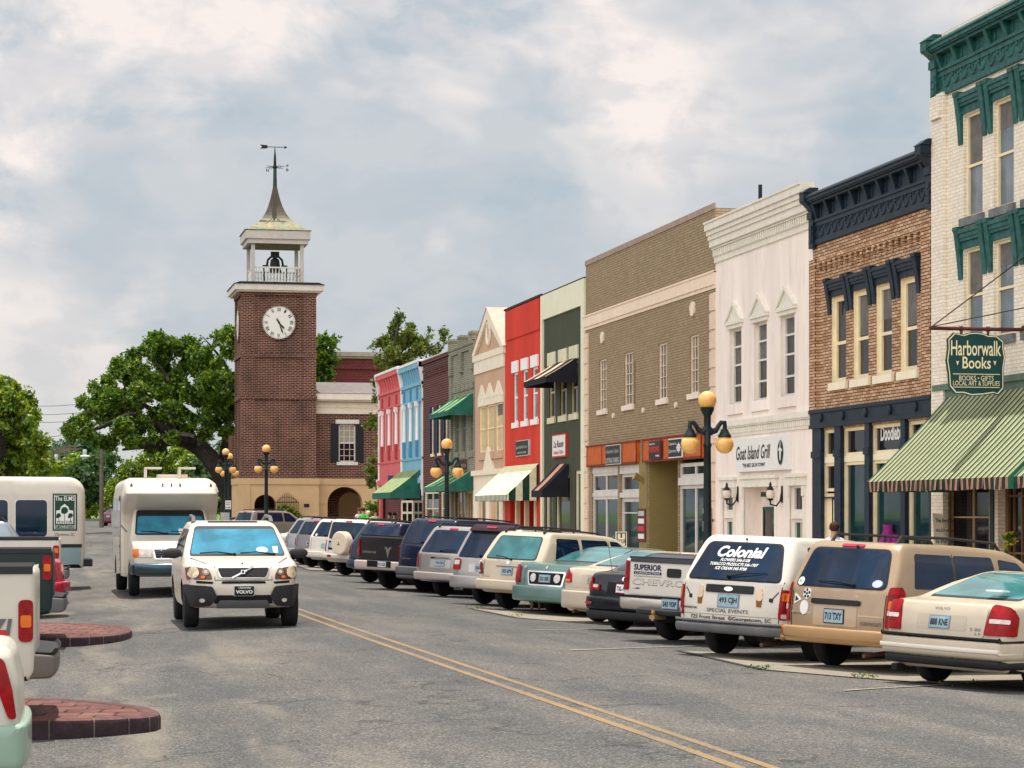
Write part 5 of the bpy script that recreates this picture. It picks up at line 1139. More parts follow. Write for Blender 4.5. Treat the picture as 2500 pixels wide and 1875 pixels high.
# white french doors standing open by the green awning
for a, b, Y, m, nm in ((980, 1009, 102, plain('door_cream', '#e6ddc0', .6), 'cream glazed door leaf standing open beside the large green awning'), (1010, 1033, 101.6, plain('door_grey', '#8f8b7c', .6), 'grey glazed door leaf beside the cream one')):
    x0, x1 = x_at(a, Y), x_at(b, Y); z1 = z_at(1222, x0, Y); r = place('open_door', nm, 'door', ((x0+x1)/2, Y, rise(Y))); mb = MB(); w = x1-x0
    for t0, t1 in ((0, .1), (.45, .55), (.9, 1)): mb.box(x0+w*t0, x0+w*t1, Y, Y+.05, .3, z1)
    for zz in (0, .5, 1.05, 1.6): mb.box(x0, x1, Y+.003, Y+.047, z1-zz-.1-(.6 if zz > 1.5 else 0), z1-zz)
    mb.build('frame', m, r); MB().box(x0+.02, x1-.02, Y+.02, Y+.03, z1-1.6, z1-.05).build('pane', GLD, r)
# utility poles, wires and far street furniture
WD = plain('weathered_pole', '#6f6156', .85, var=.2); 
def upole(px, pyt, Y, r_, label, arms=(), tr=()):
    x = x_at(px, Y); zt = z_at(pyt, x, Y); g = gz(x, Y)-.2
    t = place('utility_pole', label, 'utility pole', (x, Y, g), 'utility poles in the far street'); MB().tube([(x, Y, g), (x, Y, zt)], [r_*1.15, r_*.8], 8).build('pole', WD, t)
    for py in arms: z = z_at(py, x, Y); MB().box(x-1.1, x+1.1, Y-.06, Y+.06, z-.06, z+.06).build('crossarm', WD, t)
    for dx, py in tr: z = z_at(py, x, Y); MB().lathe([(.26, z-.45), (.28, z-.4), (.28, z+.4), (.2, z+.5)], 10, (x+dx, Y-.3, 0)).build('transformer', plain('transformer_grey', '#b6bfc2', .5), t, smooth=True)
    return x, zt, t
x, zt, t = upole(248, 1060, 180, .16, 'tall weathered utility pole right of the white shuttle bus')
zl_ = z_at(1115, x, 180); MB().tube([(x, 180, zl_-.2), (x-.6, 180, zl_+.1), (x-1.0, 180, zl_+.05)], .04, 6).build('arm', WD, t); MB().ball((x-1.25, 180, zl_+.03), .3, 12, 6, (1.3, .6, .35)).build('lamp_head', plain('pale_lamp', '#d9e2df', .4), t, smooth=True)
for k, (px, py, Y, tr) in enumerate(((171, 1082, 320, ((.9, 1115),)), (184, 1080, 330, ((1.3, 1106),)), (146, 1088, 360, ()), (158, 1086, 340, ((-1.2, 1118),)), (137, 1096, 380, ()), (128, 1100, 400, ()))):
    upole(px, py, Y, .17, ['distant utility pole with grey transformer, nearest the oak crown', 'rightmost distant pole with white transformer', 'thin distant utility pole in the middle of the cluster', 'distant utility pole with transformer on its left', 'thin pole second from the left of the far cluster', 'leftmost thin pole of the far cluster'][k], arms=(py+8, py+16), tr=tr)
wm = MB(); 
for k, py in enumerate((982, 1003, 1022, 1060, 1073)):
    Y = 300; p0 = (x_at(-40, Y), Y, z_at(py-3, 0, Y)); p1 = (x_at(200 if k < 3 else 150, Y), Y, z_at(py+3, 0, Y))
    w_ = MB().tube([tuple(p0[i]*(1-t)+p1[i]*t-(1.2*math.sin(math.pi*t)*.4 if i == 2 else 0) for i in range(3)) for t in np.linspace(0, 1, 9)], .035, 4).build('overhead_wire', IRON)
    tag(w_, 'dark overhead wire crossing the sky between the left tree and the oak', 'wire', 'overhead wires on the left')
# ------------------------------------------------------------ trees
def leaf_mat(name, cols, rough=.55):
    m, nt, b = principled(name); out = nt.nodes['Material Output']; nt.nodes.remove(b)
    v = geo_vec(nt); f = noise(nt, v, .45, 4, .6); g = noise(nt, v, 3.1, 3, .6)
    c = mixc(nt, ramp(nt, f, [(.38, 0), (.62, 1)]), cols[0], cols[1]); c = mixc(nt, ramp(nt, g, [(.45, 0), (.68, 1)]), c, cols[2])
    d = nt.nodes.new('ShaderNodeBsdfDiffuse'); t = nt.nodes.new('ShaderNodeBsdfTranslucent'); s = nt.nodes.new('ShaderNodeMixShader'); s.inputs[0].default_value = .3
    g2 = nt.nodes.new('ShaderNodeBsdfGlossy'); g2.inputs['Roughness'].default_value = .45; s2 = nt.nodes.new('ShaderNodeMixShader'); s2.inputs[0].default_value = .04
    nt.links.new(c, d.inputs[0]); nt.links.new(c, t.inputs[0]); nt.links.new(d.outputs[0], s.inputs[1]); nt.links.new(t.outputs[0], s.inputs[2])
    nt.links.new(s.outputs[0], s2.inputs[1]); nt.links.new(g2.outputs[0], s2.inputs[2]); nt.links.new(s2.outputs[0], out.inputs[0]); return m
OAKL = leaf_mat('oak_leaves', ((.014, .058, .007), (.062, .165, .010), (.28, .38, .012)))
YGL = leaf_mat('yellow_green_leaves', ((.026, .085, .010), (.125, .235, .012), (.38, .44, .015)))
DKL = leaf_mat('dark_leaves', ((.02, .06, .02), (.045, .11, .025), (.11, .19, .03)))
FARL = leaf_mat('far_hazy_leaves', ((.06, .13, .09), (.09, .18, .10), (.16, .25, .10)))
BARK = plain('dark_bark', (.035, .028, .022), .95, var=.4, scale=3, bump=1, bscale=12)
def leaves(name, blobs, n, size, mat, parent, shell=.55, seed=1):
    """blobs: (x, y, z, rx, ry, rz); small diamond leaf clumps through each blob, denser near its skin"""
    rg = np.random.default_rng(seed); bl = np.array(blobs, float)
    vol = (bl[:, 3]*bl[:, 4]*bl[:, 5])**.72; k = rg.choice(len(bl), n, p=vol/vol.sum()); b = bl[k]
    d = rg.normal(size=(n, 3)); d /= np.linalg.norm(d, axis=1)[:, None]
    r = np.where(rg.random(n) < shell, rg.uniform(.72, 1.08, n), rg.random(n)**.5)
    # break every blob up into finer tufts
    c = b[:, :3]+d*b[:, 3:]*r[:, None]
    tuft = rg.normal(size=(n, 3))*size*.5; c = c+tuft
    cw = c+size*1.6*np.sin(c[:, [1, 2, 0]]*(1.9/size*.3)+1.3); cell_ = np.floor(cw/(size*3.2)).astype(int); h = (cell_[:, 0]*73856093 ^ cell_[:, 1]*19349663 ^ cell_[:, 2]*83492791) % 1000/1000.
    cw2 = c+size*3.5*np.sin(c[:, [2, 0, 1]]*(.25/size)+.7)+rg.normal(size=(len(c), 3))*size*.7; ce2 = np.floor(cw2/(size*7)+.37).astype(int); h2 = (ce2[:, 0]*19349663 ^ ce2[:, 1]*83492791 ^ ce2[:, 2]*73856093) % 1000/1000.
    keep = (h > .24) & (h2 > .16); c = c[keep]; n = len(c)
    a = rg.normal(size=(n, 3)); a[:, 2] += .5; a /= np.linalg.norm(a, axis=1)[:, None]
    u = np.cross(a, rg.normal(size=(n, 3))); u /= np.linalg.norm(u, axis=1)[:, None]; w = np.cross(a, u)
    s = size*rg.uniform(.5, 1.25, n)[:, None]
    V = np.stack([c-u*s*.6, c-w*s*.32+a*s*.1, c+u*s*.6, c+w*s*.32+a*s*.1], 1).reshape(-1, 3)
    me = bpy.data.meshes.new(name); me.vertices.add(len(V)); me.vertices.foreach_set('co', V.ravel())
    me.loops.add(n*4); me.loops.foreach_set('vertex_index', np.arange(n*4)); me.polygons.add(n); me.polygons.foreach_set('loop_start', np.arange(n)*4)
    me.materials.append(mat); me.update(); me.validate(); o = bpy.data.objects.new(name, me); COL.objects.link(o)
    if parent is not None:
        o.parent = parent
        if parent.name in WC: o.matrix_parent_inverse = WC[parent.name]
    return o
def pblobs(lst, Y, dy=.8, seed=0, jit=3.0, squash=1.0):
    rg = random.Random(seed); out = []
    for px, py, r in lst:
        y = Y+rg.uniform(-jit, jit); x = x_at(px, y); d = depth(x, y); rr = r*d/FPX*rg.uniform(.78, 1.12); out.append((x, y, z_at(py, x, y), rr, rr*dy, rr*.85*squash))
    return out
def limb(mb, pts, Y, seed=0):
    rg = random.Random(seed); P = []; rs = []
    for k, (px, py, r) in enumerate(pts): y = Y+(rg.uniform(-1, 1)*min(k, 3)*.5); x = x_at(px, y); P.append((x, y, z_at(py, x, y))); rs.append(r)
    # round the polyline
    Q = [P[0]]; qs = [rs[0]]
    for a, b, ra, rb in zip(P[:-1], P[1:], rs[:-1], rs[1:]):
        for t in (.25, .75): Q.append(tuple(a[i]*(1-t)+b[i]*t for i in range(3))); qs.append(ra*(1-t)+rb*t)
    Q.append(P[-1]); qs.append(rs[-1]); mb.tube(Q, qs, 8)
def tree(name, label, px, Y, blobs, limbs, n, size, mat, shell=.55, seed=1, jit=3, group=None, cat='tree', dy=.8):
    x = x_at(px, Y); t = place(name, label, cat, (x, Y, gz(x, Y)), group)
    mb = MB()
    for k, l in enumerate(limbs): limb(mb, l, Y, seed*10+k)
    if limbs: mb.build('trunk', BARK, t, smooth=True)
    leaves('crown', pblobs(blobs, Y, dy, seed, jit), n, size, mat, t, shell, seed); return t
OY = 152
sub_ = []
rg = random.Random(5)
oakb = [(165, 1050, 14), (185, 1035, 16), (178, 1066, 14), (208, 984, 16), (222, 1000, 16), (205, 1020, 14), (232, 948, 16), (252, 955, 18), (240, 985, 16), (272, 975, 24), (262, 930, 16), (288, 900, 20), (285, 885, 12), (312, 885, 26), (325, 868, 14), (322, 915, 32), (345, 900, 24), (362, 925, 26), (300, 950, 30), (345, 960, 34), (285, 1005, 28), (320, 1000, 26), (362, 845, 16), (350, 860, 14), (385, 830, 18), (405, 845, 22), (425, 850, 18), (385, 870, 20), (410, 885, 26), (440, 885, 26), (400, 905, 22), (425, 930, 30), (455, 925, 30), (462, 838, 14), (478, 835, 12), (480, 865, 26), (505, 875, 28), (490, 900, 32), (525, 900, 30), (535, 855, 20), (535, 825, 14), (560, 815, 16), (572, 830, 16), (565, 860, 20), (568, 900, 22), (555, 930, 30), (520, 940, 32), (480, 955, 34), (500, 985, 30), (545, 985, 34), (568, 1010, 22), (575, 960, 18), (440, 970, 30), (395, 965, 28), (420, 1005, 28), (465, 1010, 26), (380, 1010, 24), (345, 1040, 24), (300, 1045, 24), (262, 1045, 22), (232, 1050, 20), (240, 1078, 18), (270, 1080, 18), (318, 1075, 20), (355, 1090, 20), (420, 1070, 16), (520, 1035, 22), (555, 1055, 18), (210, 1060, 14), (370, 1060, 20), (400, 1045, 20), (435, 1040, 22), (330, 1075, 18), (460, 1045, 22), (490, 1020, 24), (390, 1095, 16), (500, 1060, 16), (250, 1010, 20), (415, 960, 24)]
oak = tree('oak_tree', 'spreading old oak with dark curved limbs left of the clock tower', 560, OY, oakb,
    [[(580, 1285, .85), (562, 1200, .62), (520, 1125, .6), (480, 1085, .58), (440, 1070, .5), (400, 1076, .42), (365, 1085, .30), (330, 1092, .18), (300, 1098, .08)],
     [(440, 1070, .42), (415, 1056, .36), (380, 1035, .28), (345, 1018, .24), (313, 1013, .2), (280, 1028, .17), (250, 1042, .14), (215, 1054, .09), (180, 1058, .04)],
     [(425, 1060, .34), (410, 1030, .26), (398, 1006, .24), (372, 1000, .18), (352, 990, .15), (339, 962, .1), (330, 930, .05)],
     [(398, 1006, .2), (428, 1002, .2), (424, 970, .16), (414, 940, .13), (400, 905, .1), (376, 880, .07), (372, 850, .03)],
     [(545, 1160, .5), (552, 1100, .4), (556, 1050, .3), (556, 1025, .26), (530, 1005, .2), (502, 995, .18), (485, 965, .12), (476, 930, .08), (500, 890, .05)],
     [(556, 1035, .26), (566, 980, .2), (560, 930, .14), (545, 880, .1), (515, 845, .06), (495, 822, .03)], [(520, 838, .05), (528, 825, .03), (510, 815, .015)]],
    150000, .25, OAKL, .58, 3, 4.5)
tree('leafy_tree', 'large rounded green tree cut off by the left edge behind the shuttle bus', 10, 118,
     [(-30, 960, 60), (15, 955, 42), (0, 1000, 60), (48, 985, 34), (62, 1020, 34), (40, 1050, 50), (82, 1050, 26), (88, 1080, 28), (60, 1090, 40), (100, 1112, 18), (92, 1140, 28), (50, 1140, 46), (0, 1080, 60), (-20, 1150, 80), (20, 1190, 50), (75, 1180, 36), (110, 1165, 14)], [[(10, 1290, .4), (8, 1200, .35), (0, 1050, .2)]], 60000, .26, YGL, .6, 4, 3.5)
for k, (nm, lb, px, Y, bl_, mt, n, sz) in enumerate([
    ('roadside_tree', 'yellow green tree in front of the oak trunk behind the white minibus', 400, 200, [(300, 1200, 40), (330, 1160, 40), (380, 1130, 42), (430, 1120, 38), (350, 1210, 45), (420, 1180, 50), (470, 1140, 36), (290, 1240, 30), (470, 1190, 40), (400, 1230, 40)], YGL, 24000, .34),
    ('roadside_tree', 'dark round tree directly behind the utility pole', 215, 235, [(200, 1170, 40), (225, 1140, 34), (250, 1170, 40), (190, 1215, 40), (235, 1220, 45), (160, 1190, 30), (270, 1130, 28), (255, 1230, 30)], DKL, 12000, .5),
    ('roadside_tree', 'light green tree just above the rear of the shuttle bus roof', 130, 240, [(100, 1180, 34), (135, 1160, 36), (165, 1150, 30), (110, 1210, 40), (150, 1200, 40), (80, 1220, 36), (185, 1135, 22)], YGL, 9000, .5),
    ('roadside_tree', 'tall hazy tree showing above the far poles', 150, 420, [(130, 1090, 20), (150, 1080, 16), (170, 1095, 22), (195, 1085, 20), (120, 1115, 22), (150, 1120, 26), (185, 1120, 26), (215, 1095, 24), (230, 1075, 22), (250, 1100, 26)], FARL, 7000, .8),
    ('roadside_tree', 'dark tree between the minibus roof and the oak trunk', 500, 190, [(500, 1150, 36), (520, 1110, 34), (480, 1200, 40), (530, 1180, 30), (545, 1220, 28), (510, 1235, 30)], DKL, 7000, .42),
    ('roadside_tree', 'bright green tree seen between oak trunk and tower', 545, 185, [(556, 1110, 14), (560, 1140, 14), (548, 1165, 14), (562, 1180, 12), (556, 1210, 14)], YGL, 2500, .36)]):
    tree(nm, lb, px, Y, bl_, [[(px, 1290, .3), (px, 1200, .2)]], n, sz, mt, .5, 20+k, 5, 'trees along the far road')
tree('leafy_tree', 'green tree peeking out between the tower and the brick building behind', 790, 158, [(790, 830, 14), (780, 850, 16), (808, 845, 12), (795, 870, 18), (812, 880, 10), (785, 900, 22), (800, 915, 14), (775, 925, 14), (770, 880, 14), (815, 830, 7)], [[(780, 1000, .15), (785, 900, .1), (792, 850, .05)]], 5000, .32, OAKL, .6, 31, 1.5)
tree('slender_tree', 'tall loose yellow green tree between the market hall and the pink building', 925, 127,
     [(973, 772, 8), (970, 785, 9), (963, 800, 10), (958, 815, 12), (942, 832, 11), (925, 838, 8), (905, 848, 5), (1002, 798, 8), (1000, 815, 12), (1012, 825, 12), (985, 830, 16), (1046, 806, 7), (1048, 822, 9), (1042, 845, 14), (1085, 812, 7), (1083, 828, 8), (1070, 845, 9), (1020, 855, 18), (985, 862, 20), (955, 862, 16), (930, 870, 12), (912, 882, 9), (940, 892, 13), (970, 890, 18), (1005, 885, 16), (925, 915, 10), (917, 935, 8), (930, 955, 8), (920, 975, 9), (915, 1010, 8), (908, 1030, 12), (922, 1040, 10), (900, 1045, 8), (920, 1070, 9), (926, 1100, 7), (912, 1125, 10), (904, 1145, 10), (920, 1160, 10), (908, 1180, 9), (925, 1192, 8), (960, 840, 14), (995, 840, 16), (1028, 838, 14), (1058, 862, 14), (945, 910, 12), (935, 870, 14)],
     [[(928, 1280, .12), (926, 1150, .1), (932, 1000, .09), (945, 900, .08), (965, 830, .05), (973, 780, .02)], [(945, 900, .06), (985, 860, .05), (1000, 810, .03)], [(945, 900, .06), (1020, 865, .05), (1045, 820, .03)], [(1020, 865, .04), (1070, 840, .03), (1085, 815, .015)]], 11000, .22, leaf_mat('crape_leaves', ((.05, .11, .02), (.12, .19, .02), (.26, .27, .03))), .6, 33, 1.2)
def bush(label, px, py, r, Y, mat, n=1500, sz=.14, more=()):
    x = x_at(px, Y); t = place('bush', label, 'bush', (x, Y, gz(x, Y))); leaves('foliage', pblobs([(px, py, r)]+list(more), Y, .8, 5, .3), n, sz, mat, t, .6, 8)
bush('bright green bush beside the iron gate behind the parked cars', 705, 1250, 18, 138.3, YGL, 2200, .16, [(690, 1245, 10), (720, 1258, 12), (698, 1262, 14)])
bush('dark leafy shrub below the slender tree beside the large green awning', 918, 1240, 18, 119.5, OAKL, 2200, .16, [(905, 1232, 10), (928, 1250, 14), (915, 1262, 16)])
bush('sunlit low shrub on the far verge right of the shuttle bus', 235, 1245, 12, 232, YGL, 1200, .3, [(215, 1258, 10)])
for k, (px, py, w) in enumerate(((1165, 1489, .35), (1260, 1508, .25), (1850, 1640, .35), (2340, 1660, .4), (255, 1572, .3), (275, 1570, .2), (2105, 1652, .3))):
    z = -.14; x, y = ground_pt(px, py, z)
    o = leaves('weeds', [(x, y, gz(x, y)+.03, w*.7, .05, .02)], 70, .035, OAKL, None, .3, 60+k); tag(o, ['weed tuft at the corner of the pavement joint below the cream station wagon', 'thin weeds along the joint under the green sedan', 'weeds in the pavement joint under the white minivan', 'weeds beside the rear wheel of the cream sedan at the right edge', 'weed tuft at the foot of the farther brick island', 'small weed tuft near the tip of the farther brick island', 'weeds in the joint below the tan van'][k], 'weeds', 'weeds in the pavement joints')
kb = MB(); kb.box(-8, 9, 232, 233, rise(232)-.1, rise(232)+.22); o = kb.build('kerb', CONC); o['kind'] = 'structure'
# ------------------------------------------------------------ people
SKIN = plain('skin', (.50, .27, .18), .55, var=.06)
def person(label, px, py_top, Y, shirt, pants, hair, long=False, face=0, H=1.72, lean=0, armup=False, z0=None, X=None, hat=None):
    x = X if X is not None else x_at(px, Y); g = z0 if z0 is not None else (z_at(py_top, x, Y)-H if py_top else gz(x, Y)+.15)
    k = H/1.75
    J = dict(hip=(0, 0, .95), waist=(0, 0, 1.08), chest=(0, .01+lean*.3, 1.32), neck=(0, lean*.4, 1.48), head0=(0, .015+lean*.4, 1.56), head=(0, .02+lean*.45, 1.66),
             lh=(.10, 0, .9), lk=(.11, .03, .5), la=(.11, -.01, .09), lt=(.12, .13, .05), rh=(-.10, 0, .9), rk=(-.11, -.02, .5), ra=(-.12, -.05, .09), rt=(-.13, .09, .05),
             ls=(.18, lean*.35, 1.42), le=(.25, -.02, 1.14), lw=(.24, .12, .92), lf=(.23, .16, .83), rs=(-.18, lean*.35, 1.42), re=(-.25, -.03, 1.15), rw=(-.24, .12 if not armup else .12, .93 if not armup else 1.45), rf=(-.23, .15, .84 if not armup else 1.54))
    rad = dict(hip=.145, waist=.125, chest=.15, neck=.058, head0=.075, head=.098, lh=.095, lk=.058, la=.042, lt=.035, rh=.095, rk=.058, ra=.042, rt=.035, ls=.06, le=.043, lw=.03, lf=.028, rs=.06, re=.043, rw=.03, rf=.028)
    E = [('hip', 'waist'), ('waist', 'chest'), ('chest', 'neck'), ('neck', 'head0'), ('head0', 'head'), ('hip', 'lh'), ('lh', 'lk'), ('lk', 'la'), ('la', 'lt'), ('hip', 'rh'), ('rh', 'rk'), ('rk', 'ra'), ('ra', 'rt'), ('chest', 'ls'), ('ls', 'le'), ('le', 'lw'), ('lw', 'lf'), ('chest', 'rs'), ('rs', 're'), ('re', 'rw'), ('rw', 'rf')]
    ks = list(J); me = bpy.data.meshes.new('person_body'); me.from_pydata([tuple(c*k for c in J[a]) for a in ks], [(ks.index(a), ks.index(b)) for a, b in E], [])
    o = bpy.data.objects.new('b', me); COL.objects.link(o); md = o.modifiers.new('s', 'SKIN')
    for i, a in enumerate(ks): r_ = rad[a]*k; me.skin_vertices[0].data[i].radius = (r_, r_*(.72 if a in ('hip', 'waist', 'chest') else 1)); 
    me.skin_vertices[0].data[0].use_root = True
    s2 = o.modifiers.new('d', 'SUBSURF'); s2.levels = 1; s2.render_levels = 1
    m2 = bpy.data.meshes.new_from_object(o.evaluated_get(bpy.context.evaluated_depsgraph_get())); bpy.data.objects.remove(o)
    m2.name = 'body'; 
    for m_ in (SKIN, shirt, pants): m2.materials.append(m_)
    for p in m2.polygons:
        c = p.center/k
        p.material_index = 1 if (1.0 < c.z < 1.47 and abs(c.x) < .235 and not (c.z < 1.2 and abs(c.x) > .17)) else (2 if c.z <= 1.0 and abs(c.x) < .2 else 0)
        p.use_smooth = True
    t = thing('person', label, 'person', (x, Y, g), face); b = bpy.data.objects.new('body', m2); COL.objects.link(b); b.parent = t
    hm = MB().ball((0, .0+lean*.45*k, 1.69*k), .108*k, 14, 10, (1, 1.12, 1.02)); hm.v = [(a, min(b_, .065*k+lean*.45*k), c) if c < 1.72*k else (a, b_, c) for a, b_, c in hm.v]
    if long: hm.ball((0, -.05*k, 1.5*k), .1*k, 10, 8, (1.05, .6, 1.6))
    hm.build('hair', hair, t, smooth=True)
    fm = MB().ball((0, .125*k+lean*.45*k, 1.645*k), .014*k, 6, 4, (1, 1.3, 1.3)).box(-.03*k, .03*k, .112*k+lean*.45*k, .118*k+lean*.45*k, 1.602*k, 1.61*k)
    for s in (-1, 1): fm.ball((s*.1*k, .01+lean*.45*k, 1.65*k), .02*k, 6, 4, (.5, 1, 1.4))
    fm.build('face', plain('skin_face', (.42, .2, .14), .55), t)
    em = MB()
    for s in (-1, 1): em.ball((s*.035*k, .105*k+lean*.45*k, 1.668*k), .016*k, 6, 4)
    em.build('eyes', BLK, t); return t
def cloth(n, c): return plain(n, c, .85, var=.12, scale=8)
HB_ = cloth('hair_brown', (.05, .022, .014)); HD = cloth('hair_dark', (.02, .012, .01)); HY = cloth('hair_blond', (.45, .28, .12)); HR = cloth('hair_auburn', (.14, .035, .02))
PN = cloth('khaki', (.3, .24, .15)); JN = cloth('denim', (.03, .05, .12))
F = math.pi
person('person in pale blue shirt with short brown hair before the tan brick shop', 2037, 1279, 45.5, cloth('shirt_pale_blue', (.50, .62, .78)), PN, HB_, face=-.3, H=1.74)
G = [('person with dark red hair and white top with black strap, leftmost of the group', 877, 1242, 111, cloth('white_top', (.7, .66, .62)), JN, HR, True, 2.6),
     ('person in bright green striped shirt seen from behind', 887, 1241, 109, cloth('green_top', (.12, .62, .12)), PN, HB_, False, -.4),
     ('small person in pale yellow top and pale cap next to the green shirt', 899, 1249, 110, cloth('yellow_top', (.65, .72, .25)), PN, cloth('pale_cap', (.75, .68, .5)), False, .5),
     ('person with long auburn hair and sunglasses in a cream top', 917, 1246, 110, cloth('cream_top', (.78, .68, .48)), JN, HR, True, F),
     ('person in dark blue shirt standing in the shade of the green awning', 951, 1252, 112, cloth('blue_top', (.02, .06, .28)), PN, HD, False, 1.2),
     ('person with hand raised to face under the green awning', 963, 1253, 112.5, cloth('maroon_top', (.22, .07, .08)), JN, HD, True, F),
     ('person with short fair hair in a teal sleeveless top by the open door', 999, 1247, 103, cloth('teal_top', (.02, .30, .36)), PN, HY, False, 1.4)]
for lb, px, py, Y, sh_, pn, hr_, lg, fc in G: person(lb, px, py, Y, sh_, pn, hr_, lg, fc, H=1.66, armup='hand raised' in lb)
# ------------------------------------------------------------ vehicles
TYRE = plain('tyre_rubber', (.014, .014, .015), .85, var=.25, scale=6); DARK = plain('dark_plastic', (.022, .022, .024), .65, var=.15); UNDER = plain('underbody', (.012, .012, .013), .9)
CHR = plain('chrome', (.62, .62, .62), .12, 1, var=.05); ALLOY = plain('alloy', (.36, .36, .37), .35, .8); GREYP = plain('grey_plastic', (.13, .13, .135), .6, var=.12)
CG = glass('tinted_car_glass', (.003, .016, .042), .03, .33); CGL = glass('teal_car_glass', (.045, .16, .17), .04, .5); CGW = glass('blue_windscreen', (.035, .20, .30), .04, .5)
LRED = plain('red_lens', (.30, .0025, .006), .3, var=.3, scale=11, coat=.05, spec=.2, obj=True); LORG = plain('orange_lens', (.70, .15, .006), .28, var=.15, coat=.1, spec=.3); LCLR = plain('clear_lens', (.60, .55, .50), .1, var=.2, scale=14, coat=.8); LPNK = plain('brake_lens', (.45, .03, .08), .25)
PLB = plain('plate_blue_white', (.30, .42, .47), .5, var=.15, scale=9, obj=True); PLW = plain('plate_white', (.70, .70, .72), .5); PLF = plain('plate_frame', (.16, .24, .34), .4); PLT = plain('plate_green', (.05, .25, .05), .5)
def fillet(P, n=4):
    out = []; m = len(P)
    for i in range(m):
        b = P[i]; r = b[2] if len(b) > 2 else 0; b2 = Vector(b[:2])
        if r <= 0: out.append((b2.x, b2.y, b[3] if len(b) > 3 else 0)); continue
        a = Vector(P[i-1][:2]); c = Vector(P[(i+1) % m][:2]); ra = min(r, (a-b2).length*.48); rc = min(r, (c-b2).length*.48)
        p = b2+(a-b2).normalized()*ra; q = b2+(c-b2).normalized()*rc
        for k in range(n+1): t = k/n; v = p*(1-t)**2+b2*2*t*(1-t)+q*t*t; out.append((v.x, v.y, 0))
    return out
